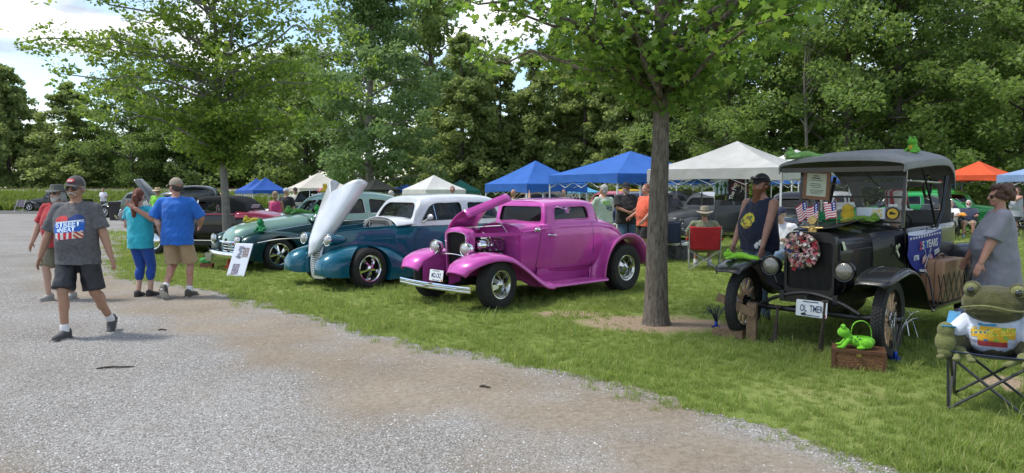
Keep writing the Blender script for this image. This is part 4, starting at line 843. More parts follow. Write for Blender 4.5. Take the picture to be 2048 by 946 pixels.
    t = MB(); q_ = [(.137, y, z) for y, z in gi]; t.tube(q_ + q_[:2], .006, 6, caps=False); t.build('grille_trim', M_CHROME, sh)
    # hood, hinged on the far side and swung up; built closed, then turned about its far edge
    G = []
    for i in range(12):
        s_ = i / 11; x = .02 - .74 * s_; w_ = .262 + .21 * s_; zt = 1.095 + .03 * s_; zs = 1.0 + .01 * s_; row = []
        for j in range(19):
            a = -1 + 2 * j / 18; y = w_ * math.copysign(min(1, abs(a) * 1.18), a); z = zt - (zt - zs - .03) * abs(a) ** 2.2
            if abs(a) > .85: z = zs + .02 - (abs(a) - .85) / .15 * .10
            row.append((x, y, z))
        G.append(row)
    mb = MB(); hx = Vector((0, -.26, 1.0)); ax = (Vector((-.72, -.472, 1.0)) - Vector((.02, -.262, .99))).normalized(); Rm = Matrix.Rotation(R(-36), 4, ax)
    mb.T = Matrix.Translation((0, -.05, .0)) @ Matrix.Translation(hx) @ Rm @ Matrix.Translation(-hx); mb.grid(G); ho = mb.build('hood', pk, c, smooth=40, recalc=False); md = ho.modifiers.new('t', 'SOLIDIFY'); md.thickness = .01
    mb = MB(); mb.tube([(-.5, .42, .98), (-.48, .25, 1.16), (-.47, .02, 1.42)], .004, 6); mb.build('hood_prop', M_STEEL, c)
    # rods and rails between shell and cowl
    mb = MB(); mb.bar((.03, .262, .985), (-.71, .47, .985), .022, .05); mb.build('hood_rail', pk, c); mb = MB(); mb.bar((.03, -.262, .985), (-.71, -.47, .985), .022, .05); mb.build('hood_rail', pk, c)
    mb = MB(); mb.tube([(.03, .0, 1.08), (-.71, .06, 1.09)], .009, 8); mb.build('support_rod', M_CHROME, c)
    # firewall and engine
    mb = MB(); mb.box((-.685, 0, .72), (.02, .86, .66)); mb.build('firewall', pk, c, smooth=0)
    e = MB(); e.box((-.33, 0, .62), (.56, .34, .34)); e.box((-.33, 0, .42), (.5, .24, .2)); eng = e.build('engine', mat('engine_dark', (.03, .03, .032), .5, .3), c, smooth=0)
    for s_ in (1, -1):
        e = MB(); e.box((-.36, s_ * .16, .80), (.46, .12, .09), Matrix.Rotation(s_ * R(-25), 3, 'X')); e.build('valve_cover', M_CHROME, eng, smooth=30)
        e = MB()
        for k in range(4): e.tube([(-.16 - k * .12, s_ * .17, .7), (-.17 - k * .12, s_ * .25, .68), (-.22 - k * .12, s_ * .26, .55)], .018, 8)
        e.build('exhaust_header', M_STEEL, eng)
    e = MB(); e.lathe([(.001, -.06), (.15, -.06), (.165, -.03), (.165, .03), (.15, .06), (.03, .07), (.001, .09)], 28); e.v = [(x - .36, y, z + .92) for x, y, z in e.v]; e.build('air_cleaner', M_CHROME, eng)
    e = MB(); e.T = Matrix.Translation((-.10, .24, .83)) @ Matrix.Rotation(R(90), 4, 'Y'); e.lathe([(.001, -.09), (.065, -.09), (.075, -.06), (.075, .03), (.05, .05), (.06, .06), (.06, .075), (.001, .08)], 22); e.build('alternator', M_CHROME, eng)
    e = MB(); e.tube([(-.0, .12, .98), (-.06, .14, 1.0), (-.14, .13, .96), (-.2, .08, .86)], .03, 10); e.build('hose', M_BLACK, eng)
    e = MB(); e.tube([(-.02, .2, .55), (-.1, .22, .52), (-.2, .14, .5)], .025, 8); e.build('hose', M_BLACK, eng)
    for k in range(7): e = MB(); e.tube([(-.15 - k * .07, .05, .9), (-.18 - k * .07, .2 + .02 * (k % 2), .88 + .02 * (k % 3)), (-.2 - k * .06, .25, .74)], .006, 5); e.build('spark_lead', M_BLACK, eng)
    e = MB(); e.lathe([(.001, 0), (.028, 0), (.028, .05), (.034, .055), (.034, .07), (.001, .075)], 14); e.v = [(x - .28, y + .19, z + .84) for x, y, z in e.v]; e.build('oil_filler', M_CHROME, eng)
    fr = MB()
    for s_ in (1, -1): fr.bar((.3, s_ * .3, .36), (-3.1, s_ * .42, .36), .05, .12)
    fr.bar((0, -.66, .31), (0, .66, .31), .06, .06); fr.bar((-2.69, -.6, .36), (-2.69, .6, .36), .1, .1); fr.box((-1.6, 0, .30), (1.6, 1.0, .04)); fr.build('chassis', M_BLACK, c, smooth=0)
    secF = [(0, -.06), (.08, -.005), (.3, .03), (.6, .035), (.85, .012), (.96, -.02), (1.0, -.065)]
    for s_ in (1, -1):
        fender(c, [(.60, .50), (.50, .62), (.30, .70), (.06, .725), (-.2, .68), (-.45, .54), (-.68, .38), (-.86, .275), (-1.0, .25)], [.34, .31, .30, .31, .34, .40, .47, .52, .54], [.72, .80, .85, .87, .88, .88, .88, .88, .88], secF, pk, s_, 'front_fender', 44)
        ap = MB(); ap.grid([[(x, s_ * y, z) for z in (zt, (zt + .3) / 2, .3)] for x, y, zt in ((.5, .30, .6), (.3, .30, .69), (0, .31, .7), (-.3, .35, .62), (-.66, .45, .40))]); ap.build('splash_apron', pk, c, smooth=60)
        rb = MB(); P = [(.50, .245), (.52, .262), (.7, .262), (.84, .258), (.875, .24), (.88, .215), (.86, .20), (.5, .2)]; rb.loft([[(x, s_ * y, z) for y, z in P] for x in (-.97, -2.2)]); rb.build('running_board', pk, c, smooth=50)
        for k in (0, 1): r2 = MB(); r2.bar((-1.1, s_ * (.66 + .05 * k), .268), (-2.0, s_ * (.66 + .05 * k), .268), .014, .01); r2.build('step_rib', pk, c)
        va = MB(); va.grid([[(x, s_ * y, z) for y, z in ((.52, .24), (.535, .36), (.56, .46))] for x in (-.95, -2.2)]); va.build('valance_panel', pk, c)
        fender(c, [(-2.17, .215), (-2.2, .45), (-2.30, .66), (-2.48, .815), (-2.72, .865), (-2.96, .80), (-3.14, .64), (-3.26, .47), (-3.36, .40)], [.545, .545, .545, .54, .52, .48, .42, .38, .36], [.87, .875, .88, .89, .89, .88, .87, .86, .80], secF, pk, s_, 'rear_fender', 40)
        wheel(c, 0, s_ * .72, s_, .335, .2, .19, 'fan', R(6), face=mat('wheel_alloy', (.62, .62, .60), .22, 1.0)); wheel(c, -2.69, s_ * .73, s_, .375, .26, .2, 'fan', face=MATS['wheel_alloy'])
        headlamp(c, (.24, s_ * .345, .80), .098, .13, M_CHROME, yaw=0)
        mb = MB(); mb.tube([(.2, s_ * .345, .71), (.2, s_ * .34, .66), (.16, s_ * .32, .60)], .014, 8); mb.build('lamp_bracket', M_CHROME, c)
    mb = MB(); mb.tube([(.2, y, .685 - .03 * math.cos(y / .36 * math.pi / 2) * -1) for y in np.linspace(-.36, .36, 13)], .011, 8); mb.build('lamp_bar', M_CHROME, c)
    for z_, nm in ((.30, 'bumper'),):
        mb = MB(); Y_ = np.linspace(-.80, .80, 15)
        pr = [(0, -.045), (.018, -.04), (.022, -.022), (.012, -.012), (.022, -.004), (.024, .01), (.014, .018), (.02, .03), (.014, .045), (-.006, .045), (-.006, -.045)]
        mb.loft([[(.60 - .07 * (abs(y) / .8) ** 2 + a, y, z_ + b) for a, b in pr] for y in Y_]); mb.build(nm, M_CHROME, c, smooth=30)
        for s_ in (1, -1): mb = MB(); mb.bar((.58, s_ * .34, .3), (.2, s_ * .32, .36), .012, .05); mb.build('bumper_iron', M_STEEL, c)
    plate(c, (.50, .02, .435), 'MS2-CRZ', Matrix.Rotation(R(-8), 3, 'Y'), year=mat('sticker_orange', (.5, .2, .04), .6))
    mb = MB(); mb.loft([[(-3.45 + a, y, .36 + b) for a, b in ((0, -.04), (.02, -.04), (.02, .04), (0, .04))] for y in np.linspace(-.75, .75, 7)]); mb.build('rear_bumper', M_CHROME, c)
    # luggage box and lamp on the tail
    mb = MB(); mb.box((-3.38, 0, .70), (.16, .95, .16)); mb.build('tail_pan', pk, c, smooth=0)
    for s_ in (1, -1): headlamp(c, (-3.40, s_ * .52, .56), .045, .06, M_CHROME, yaw=math.pi, name='tail_light')
    return c
pink_coupe()
# ---------------------------------------------------------------- fat-fendered cars
def section(x, w_, zb, zt, crown=.05, tub=None, topw=.84):
    """half profile of a rounded body; tub=(floor) makes an open cabin or engine bay"""
    p = [(x, w_ * .86, zb), (x, w_ * .985, zb + (zt - zb) * .22), (x, w_, zb + (zt - zb) * .5), (x, w_ * .985, zb + (zt - zb) * .8), (x, w_ * (.93 if tub is not None else topw), zt)]
    return p + ([(x, w_ * .8, tub), (x, 0, tub)] if tub is not None else [(x, w_ * .45, zt + crown * .75), (x, 0, zt + crown)])
def greenhouse(car, mt, st, cutters, th=.025, name='roof', nu=44, nv=20, floor=None):
    o = shell(st, nu, nv).build(name, mt, car); md = o.modifiers.new('s', 'SOLIDIFY'); md.thickness = th; md.offset = -1; bake(o, 50); cut(o, cutters, 50); return o
def pontoon(car, st, mt, side, cyl=None, name='front_fender', nu=34):
    """closed fender: st = (x, y_in, y_out, z_bottom, z_top); cyl=(x, z, r) wheel opening"""
    rings = []
    S = cr([tuple(s_) for s_ in st], nu)
    for x, yi, yo, zb, zt in S:
        m_, hw = (yi + yo) / 2, (yo - yi) / 2; r_ = min(hw, (zt - zb) * .95); ring = [(x, side * yi, zb)]
        for k in range(13): t = math.pi * (1 - k / 12); ct, s2 = math.cos(t), math.sin(t); ring.append((x, side * (m_ + hw * math.copysign(abs(ct) ** .8, ct)), zt - r_ + r_ * s2 ** .85))
        ring.append((x, side * yo, zb)); rings.append(ring)
    mb = MB(); mb.loft(rings); o = mb.build(name, mt, car, smooth=50)
    if cyl:
        x, z, r_ = cyl; cm = MB(); cm.lathe([(r_, -.42), (r_, .5)], 40, ywheel(side), True); cm.v = [(a + x, b + side * .78, d + z) for a, b, d in cm.v]; cut(o, [cm], 50)
    return o
def chrome_line(car, pts, r=.008, mt=M_CHROME, name='trim_strip'): mb = MB(); mb.tube(cr(pts, 16), r, 6); return mb.build(name, mt, car)
def bumper(car, x, z, half, mt=M_CHROME, bow=.12, h_=.07, name='bumper', sgn=1):
    mb = MB(); pr = [(0, -h_), (.02, -h_ * .8), (.03, -h_ * .2), (.03, h_ * .3), (.018, h_ * .85), (0, h_), (-.01, h_), (-.01, -h_)]
    mb.loft([[(x + sgn * (a - bow * (abs(y) / half) ** 2.2), y, z + b) for a, b in pr] for y in np.linspace(-half, half, 19)]); return mb.build(name, mt, car, smooth=40)
def underbody(car, x0, x1, w_=.5): mb = MB(); mb.box(((x0 + x1) / 2, 0, .27), (abs(x1 - x0), w_ * 2, .12)); mb.build('chassis', M_BLACK, car, smooth=0)

def teal_sedan():
    c = car_root('sedan', 'teal sedan with white roof and its big white hood tipped up', -2.90, 12.46)
    tl = carpaint('teal_paint', (.004, .105, .165)); wh = carpaint('pearl_white_paint', (.62, .65, .68)); zb = .2
    st = [section(.46, .15, .22, .72, .03), section(.36, .22, zb, .90, 0, .62), section(.0, .34, zb, .955, 0, .60), section(-.4, .45, zb, .975, 0, .60), section(-.68, .54, zb, .99, 0, .62),
          section(-.74, .56, zb, 1.0, .08), section(-.95, .63, zb, 1.02, .06), section(-1.05, .655, zb, 1.025, 0, .9), section(-1.2, .675, zb, 1.03, 0, .62), section(-2.0, .70, zb, 1.04, 0, .6), section(-2.7, .685, zb, 1.04, 0, .62), section(-3.15, .64, zb, 1.03, .08), section(-3.6, .52, .24, .93, .06), section(-3.95, .34, .3, .74, .03), section(-4.05, .2, .4, .6, .01)]
    shell(st, 90, 26).build('body', tl, c, smooth=60)
    fl = MB(); fl.box((-1.98, 0, .64), (1.75, 1.15, .03)); fl.build('cabin_floor', M_DARK, c, smooth=0)
    # white upper body: cowl and greenhouse
    cw = [[(-.73, .53, .985), (-.73, .45, 1.05), (-.73, .25, 1.11), (-.73, 0, 1.13)], [(-.9, .6, 1.005), (-.9, .53, 1.065), (-.9, .3, 1.12), (-.9, 0, 1.14)], [(-1.06, .645, 1.02), (-1.06, .58, 1.07), (-1.06, .33, 1.11), (-1.06, 0, 1.12)]]
    g = skin(cw, 14, 16); mb = MB(); mb.grid(g); o = mb.build('cowl', wh, c, smooth=60, recalc=False); md = o.modifiers.new('t', 'SOLIDIFY'); md.thickness = .02
    chrome_line(c, [(-.76, .2, 1.125), (-.95, .34, 1.13), (-1.04, .44, 1.105)], .012, wh, 'cowl_rib')
    X = [(-.98, -1.09, -1.19, -1.24, -1.26), (-1.16, -1.2, -1.26, -1.3, -1.31), (-1.5,) * 5, (-2.1,) * 5, (-2.75,) * 5, (-3.15, -3.13, -3.1, -3.06, -3.04), (-3.62, -3.5, -3.36, -3.26, -3.22)]
    Yy = [(.645, .59, .50, .30, 0), (.665, .615, .535, .33, 0), (.69, .64, .56, .35, 0), (.712, .66, .575, .36, 0), (.69, .635, .55, .34, 0), (.645, .58, .49, .3, 0), (.5, .43, .35, .2, 0)]
    Z = [(.99, 1.22, 1.38, 1.44, 1.455), (.99, 1.25, 1.425, 1.485, 1.50), (.99, 1.27, 1.455, 1.525, 1.54), (.99, 1.28, 1.47, 1.545, 1.56), (.99, 1.27, 1.455, 1.525, 1.54), (.99, 1.23, 1.40, 1.465, 1.48), (.99, 1.12, 1.25, 1.31, 1.325)]
    w1 = rpoly([(-1.19, 1.085), (-1.41, 1.375), (-2.08, 1.40), (-2.10, 1.085)], [.04, .14, .07, .05]); w2 = rpoly([(-2.24, 1.085), (-2.24, 1.40), (-2.85, 1.37), (-3.02, 1.10)], [.05, .07, .2, .06])
    ws = rpoly([(-.56, 1.10), (.56, 1.10), (.47, 1.385), (-.47, 1.385)], [.1, .1, .13, .13]); rw = rpoly([(-.3, 1.2), (.3, 1.2), (.24, 1.36), (-.24, 1.36)], .06)
    greenhouse(c, wh, [list(zip(a, b, d)) for a, b, d in zip(X, Yy, Z)], [prism_y(w1, -1, 1), prism_y(w2, -1, 1), prism_x(ws, -.7, -1.6), prism_x(rw, -3, -3.8), MB().box((-2.1, 0, 1.0), (1.75, 1.2, .12))])
    yf = lambda x, z: np.interp(z, [.99, 1.28, 1.47], [.705, .655, .57]) - (.02 if x > -1.4 else 0)
    for s_ in (1, -1):
        o = window(c, w1, yf, s_, M_GLASS, 'door_window', M_BLACK, .009, .02); v_ = MB(); v_.bar((-1.47, s_ * (yf(-1.5, 1.38) - .02), 1.385), (-1.5, s_ * (yf(-1.5, 1.09) - .02), 1.085), .012, .012); v_.build('vent_bar', M_CHROME, o)
        window(c, w2, yf, s_, M_GLASS, 'rear_side_window', M_BLACK, .009, .02)
        for pts in ([(-1.1, 1.0), (-1.02, .7), (-1.0, .3)], [(-2.17, 1.42), (-2.17, 1.0), (-2.17, .3)]):
            mb = MB(); mb.tube([(x, s_ * (.712 if z < 1.05 else yf(x, z) + .012) * (np.interp(x, [-2.2, -1.2, -1.0], [1, .972, .935])), z) for x, z in pts], .004, 4); mb.build('door_seam', M_BLACK, c)
        mr = MB(); mr.tube([(-1.2, s_ * .67, 1.05), (-1.22, s_ * .73, 1.09), (-1.25, s_ * .78, 1.13)], [.02, .013, .016], 8); mr.ell((-1.26, s_ * .80, 1.145), (.035, .075, .055)); mr.build('mirror', wh, c)
        pontoon(c, [(.80, .44, .58, .28, .36), (.75, .36, .71, .24, .50), (.58, .27, .80, .22, .61), (.25, .26, .84, .2, .685), (-.05, .30, .86, .12, .70), (-.35, .38, .86, .12, .66), (-.6, .46, .84, .12, .55), (-.85, .54, .80, .12, .38), (-1.02, .6, .76, .13, .2)], tl, s_, (0, .315, .395))
        pontoon(c, [(-2.35, .6, .72, .14, .25), (-2.5, .56, .78, .14, .46), (-2.75, .52, .83, .14, .64), (-3.0, .5, .84, .15, .69), (-3.3, .46, .82, .17, .62), (-3.6, .4, .74, .2, .42), (-3.72, .44, .62, .22, .3)], tl, s_, (-2.88, .325, .39), 'rear_fender')
        wheel(c, 0.0, s_ * .745, s_, .33, .21, .215, 'five', R(4)); wheel(c, -2.88, s_ * .74, s_, .34, .22, .215, 'five')
        hl = headlamp(c, (.53, s_ * .40, .80), .095, .36, tl, pitch=0, taper=1)
        rb = MB(); rb.box((-1.62, s_ * .74, .19), (1.5, .16, .05)); rb.build('running_board', tl, c, smooth=0); chrome_line(c, [(-.9, s_ * .825, .2), (-1.6, s_ * .825, .2), (-2.35, s_ * .825, .2)], .008)
        chrome_line(c, [(-.3, s_ * .47, .79), (-.75, s_ * .575, .79), (-1.2, s_ * .69, .79)], .006, tl, 'body_line')
        # hood side panel lip
        chrome_line(c, [(.36, s_ * .215, .91), (0, s_ * .325, .962), (-.4, s_ * .43, .982), (-.72, s_ * .52, 1.0)], .014, tl, 'hood_side_edge')
    pane_x(c, ws, lambda y, z: -.985 - (z - 1.0) * .56 - .07 * abs(y) ** 2, M_GLASS, 'windshield', M_BLACK, .012); pane_x(c, rw, lambda y, z: -3.52 + (z - 1.2) * .8, M_GLASSD, 'rear_window')
    for y in (.12, -.25): mb = MB(); mb.tube([(-.98, y, 1.09), (-1.02, y + .06, 1.13), (-1.03, y + .28, 1.135)], .006, 5); mb.build('wiper', M_BLACK, c)
    seats(c, -1.9, .55, M_DARK, .64, 1.12); steering(c, -1.5, .3, 1.06, .2)
    # grille: white shield with horizontal bars
    pts = [(.52, .16), (.545, .3), (.55, .45), (.53, .6), (.45, .75), (.33, .88)]; P = cr(pts, 20); GW = lambda z: .19 - .075 * max(0, z - .2) / .68; mb = MB(); mb.loft([[(x - .07, -GW(z), z), (x - .02, -GW(z) * .95, z), (x + .012, 0, z), (x - .02, GW(z) * .95, z), (x - .07, GW(z), z)] for x, z in P], closed=True); gr = mb.build('grille', mat('grille_recess', (.03, .035, .035), .6), c)
    for s_ in (1, -1): mb = MB(); mb.tube([(x - .03, s_ * GW(z), z) for x, z in P], .02, 8); mb.build('grille_surround', wh, gr)
    for k in range(20):
        x, z = cr(pts, 22)[k + 1]; mb = MB(); g_ = GW(z); mb.tube([(x - .03, -g_, z), (x + .008, -g_ / 2, z), (x + .026, 0, z), (x + .008, g_ / 2, z), (x - .03, g_, z)], .0135, 6); mb.build('grille_bar', wh, gr)
    mb = MB(); mb.loft([[(.50, -.2, .145), (.56, 0, .14), (.50, .2, .145), (.45, .2, .145), (.45, -.2, .145)], [(.51, -.21, .2), (.575, 0, .2), (.51, .21, .2), (.45, .21, .2), (.45, -.21, .2)]]); mb.build('grille_base', wh, gr)
    # hood tipped forward about its nose
    d = Vector((-.50, 0, .866)); n_ = Vector((.866, 0, .50)); base = Vector((.58, 0, .60)); G = []
    for i in range(26):
        s_ = i / 25; row = []; w_ = .07 + .40 * (1 - (1 - s_) ** 1.6) ** .8; 
        for j in range(25):
            t = -1 + 2 * j / 24; y = w_ * math.sin(t * math.pi / 2 * 1.08) / math.sin(math.pi / 2 * 1.08) if 1 else w_ * t
            h_ = (.10 + .07 * s_) * (1 - abs(t) ** 2.0) + .02 * (1 - min(1, abs(t) * 4)) * s_ - (.05 + .06 * s_) * abs(t) ** 5
            L_ = 1.40 - .36 * (1 - min(1, abs(t) * 1.1)) ** 1.6; p = base + d * (s_ * L_ - .02 - .10 * (1 - s_) ** 3 * (1 - abs(t))) + n_ * h_ * (min(1, s_ * 4 + .35)); row.append((p.x, y, p.z))
        G.append(row)
    mb = MB(); mb.grid(G); ho = mb.build('hood', wh, c, smooth=60, recalc=False); md = ho.modifiers.new('t', 'SOLIDIFY'); md.thickness = .018
    mb = MB(); mb.tube([(-.3, .36, .97), (-.29, .33, 1.28)], .006, 6); mb.build('hood_prop', M_STEEL, c)
    # engine bay
    fw = MB(); A = rpoly([(-.5, .9), (.5, .9), (.42, 1.08), (0, 1.14), (-.42, 1.08)], [.03, .03, .1, .2, .1], 5); fw.loft([[(-.715, y, z) for y, z in A], [(-.70, y, z) for y, z in A]]); f_ = fw.build('firewall', mat('silver_grey', (.30, .31, .31), .4, .3), c, smooth=30)
    for k in (0, 1): b_ = MB(); q_ = [(-.692, y, z) for y, z in rpoly([(-.40 + k * .07, .93), (-.28 + k * .06, 1.07 - k * .035), (.28 - k * .06, 1.07 - k * .035), (.40 - k * .07, .93)], .03, 4)]; b_.tube(q_, .009, 5); b_.build('stripe', M_BLACK, f_)
    e = MB(); e.box((-.25, 0, .74), (.6, .4, .22)); e.box((-.25, 0, .62), (.8, .6, .1)); en = e.build('engine', M_BLACK, c, smooth=0)
    e = MB(); e.lathe([(.001, 0), (.16, 0), (.17, .03), (.16, .06), (.03, .075), (.001, .08)], 26); e.v = [(x - .28, y, z + .86) for x, y, z in e.v]; e.build('air_cleaner', mat('air_box', (.22, .22, .21), .4, .5), en)
    e = MB(); e.tube([(.2, .1, .85), (.1, .12, .9), (0, .08, .88)], .03, 8); e.build('hose', M_BLACK, en)
    underbody(c, .4, -3.5); return c
teal_sedan()

def green_sedan():
    c = car_root('sedan', 'two tone mint and dark green sedan with chrome trim and toy frogs', -5.24, 15.16)
    dg = carpaint('dark_green_paint', (.004, .038, .042)); mi = carpaint('mint_paint', (.22, .36, .30)); zb = .2
    st = [section(.66, .30, .3, .62, .02), section(.58, .40, .22, .70, .03), section(.2, .5, zb, .76, .05), section(-.3, .58, zb, .86, .05), section(-.8, .66, zb, .96, .05), section(-.95, .69, zb, 1.0, .05), section(-1.1, .70, zb, 1.02, 0, .8), section(-1.3, .71, zb, 1.03, 0, .62), section(-2.1, .735, zb, 1.04, 0, .6), section(-2.8, .72, zb, 1.03, 0, .62), section(-3.2, .66, zb, 1.0, .07), section(-3.8, .52, .24, .84, .05), section(-4.15, .34, .32, .6, .02)]
    shell(st, 80, 24).build('body', dg, c, smooth=60)
    fl = MB(); fl.box((-2.0, 0, .64), (1.7, 1.1, .03)); fl.build('cabin_floor', M_DARK, c, smooth=0)
    # mint hood over the dark body
    hs = [[(.725, .10, .40), (.74, .10, .5), (.735, .08, .58), (.73, .04, .62), (.73, 0, .63)], [(.71, .27, .40), (.715, .26, .52), (.705, .22, .66), (.68, .12, .74), (.67, 0, .755)], [(.62, .33, .60), (.62, .32, .68), (.60, .26, .77), (.58, .14, .825), (.57, 0, .835)], [(.3, .405, .72), (.3, .40, .78), (.3, .34, .86), (.3, .18, .91), (.3, 0, .92)], [(-.2, .475, .80), (-.2, .465, .86), (-.2, .40, .94), (-.2, .2, .985), (-.2, 0, .995)], [(-.80, .57, .90), (-.80, .56, .96), (-.80, .48, 1.03), (-.80, .25, 1.07), (-.80, 0, 1.08)]]
    g = skin(hs, 40, 18); mb = MB(); mb.grid(g); o = mb.build('hood', mi, c, smooth=60, recalc=False); md = o.modifiers.new('t', 'SOLIDIFY'); md.thickness = .03; md.offset = -1
    cw = [[(-.80, .65, .955), (-.80, .57, 1.0), (-.80, .3, 1.065), (-.80, 0, 1.085)], [(-.97, .69, 1.0), (-.97, .62, 1.05), (-.97, .33, 1.09), (-.97, 0, 1.105)], [(-1.12, .70, 1.02), (-1.12, .64, 1.06), (-1.12, .35, 1.09), (-1.12, 0, 1.10)]]
    g = skin(cw, 12, 14); mb = MB(); mb.grid(g); o = mb.build('cowl', mi, c, smooth=60, recalc=False); md = o.modifiers.new('t', 'SOLIDIFY'); md.thickness = .02
    X = [(-.98, -1.1, -1.26, -1.36, -1.39), (-1.15, -1.23, -1.34, -1.42, -1.45), (-1.6,) * 5, (-2.2,) * 5, (-2.75,) * 5, (-3.2, -3.18, -3.14, -3.1, -3.08), (-3.75, -3.6, -3.45, -3.32, -3.28)]
    Yy = [(.66, .6, .50, .30, 0), (.69, .635, .54, .33, 0), (.715, .665, .575, .35, 0), (.735, .68, .585, .36, 0), (.715, .655, .56, .34, 0), (.66, .59, .5, .3, 0), (.5, .43, .35, .2, 0)]
    Z = [(.98, 1.2, 1.38, 1.455, 1.475), (.98, 1.24, 1.43, 1.51, 1.53), (.98, 1.28, 1.48, 1.56, 1.575), (.98, 1.29, 1.5, 1.585, 1.6), (.98, 1.27, 1.47, 1.55, 1.565), (.98, 1.22, 1.39, 1.46, 1.475), (.98, 1.1, 1.21, 1.27, 1.28)]
    w1 = rpoly([(-1.22, 1.1), (-1.46, 1.40), (-2.06, 1.43), (-2.08, 1.1)], [.04, .12, .06, .05]); w2 = rpoly([(-2.2, 1.1), (-2.2, 1.43), (-2.75, 1.38), (-3.05, 1.11)], [.05, .07, .2, .06])
    wl = rpoly([(.02, 1.12), (.57, 1.11), (.45, 1.385), (.02, 1.41)], [.03, .08, .09, .03]); wr = [(-y, z) for y, z in wl][::-1]; rw = rpoly([(-.34, 1.16), (.34, 1.16), (.28, 1.31), (-.28, 1.31)], .06)
    greenhouse(c, mi, [list(zip(a, b, d)) for a, b, d in zip(X, Yy, Z)], [prism_y(w1, -1, 1), prism_y(w2, -1, 1), prism_x(wl, -.7, -1.6), prism_x(wr, -.7, -1.6), prism_x(rw, -3, -3.9), MB().box((-2.1, 0, 1.0), (1.75, 1.2, .12))])
    yf = lambda x, z: np.interp(z, [.98, 1.29, 1.5], [.73, .675, .58]) - (.02 if x > -1.4 else 0)
    for s_ in (1, -1):
        window(c, w1, yf, s_, M_GLASS, 'door_window', M_CHROME, .007, .02); window(c, w2, yf, s_, M_GLASS, 'rear_side_window', M_CHROME, .007, .02)
        pontoon(c, [(.78, .46, .72, .36, .52), (.72, .40, .80, .28, .66), (.5, .38, .86, .2, .76), (.15, .38, .88, .16, .79), (-.2, .42, .88, .14, .77), (-.55, .5, .86, .14, .70), (-.9, .58, .82, .14, .58), (-1.2, .64, .78, .14, .44), (-1.3, .66, .75, .16, .3)], dg, s_, (0, .31, .39))
        pontoon(c, [(-2.4, .62, .76, .14, .25), (-2.6, .6, .82, .14, .5), (-2.9, .55, .86, .15, .68), (-3.2, .5, .86, .16, .68), (-3.6, .44, .8, .2, .54), (-3.9, .4, .7, .24, .36)], dg, s_, (-2.9, .325, .38), 'rear_fender')
        wheel(c, 0.02, s_ * .755, s_, .325, .2, .215, 'eight', R(3)); wheel(c, -2.9, s_ * .75, s_, .335, .21, .215, 'eight')
        headlamp(c, (.775, s_ * .585, .62), .10, .12, dg, pitch=0)
        chrome_line(c, [(.5, s_ * .885, .585), (.1, s_ * .90, .635), (-.4, s_ * .892, .64), (-.9, s_ * .835, .62)], .011)
        chrome_line(c, [(.55, s_ * .385, .69), (.2, s_ * .455, .755), (-.3, s_ * .53, .83), (-.8, s_ * .615, .905)], .010)
        chrome_line(c, [(-.95, s_ * .72, .93), (-1.6, s_ * .755, .96), (-2.4, s_ * .755, .97), (-3.1, s_ * .69, .95)], .010)
        mr = MB(); mr.ell((-.84, s_ * .75, 1.06), (.05, .07, .06)); mr.tube([(-.86, s_ * .66, 1.0), (-.85, s_ * .73, 1.04)], .012, 6); mr.build('spot_lamp', M_CHROME, c)
        e_ = MB(); e_.box((.83, s_ * .3, .33), (.04, .06, .16)); e_.build('bumper_guard', M_CHROME, c, smooth=0)
    xf = lambda y, z: -.99 - (z - 1.0) * .78 - .12 * abs(y) ** 1.5
    for q_ in (wl, wr): pane_x(c, q_, xf, M_GLASS, 'windshield', M_CHROME, .007)
    pane_x(c, rw, lambda y, z: -3.62 + (z - 1.16) * 1.0, M_GLASSD, 'rear_window'); seats(c, -1.9, .55, M_DARK, .64, 1.14); steering(c, -1.5, .32, 1.1, .2)
    # chrome grille and bumpers
    mb = MB(); mb.box((.70, 0, .46), (.06, .72, .2)); gr = mb.build('grille', M_DARK, c, smooth=0)
    for k in range(4): b_ = MB(); z = .385 + k * .055; b_.tube([(.66, -.46, z), (.74, -.3, z), (.765, 0, z), (.74, .3, z), (.66, .46, z)], .014, 6); b_.build('grille_bar', M_CHROME, gr)
    chrome_line(c, [(.70, -.5, .57), (.77, -.25, .575), (.80, 0, .575), (.77, .25, .575), (.70, .5, .57)], .03, M_CHROME, 'grille_brow')
    bumper(c, .92, .33, .86, bow=.16); bumper(c, -4.28, .36, .84, name='rear_bumper', sgn=-1)
    p_ = MB(); p_.box((.955, -.42, .25), (.02, .32, .16)); p_.build('licence_plate', M_STEEL, c, smooth=0); underbody(c, .6, -3.9); return c
green_sedan()

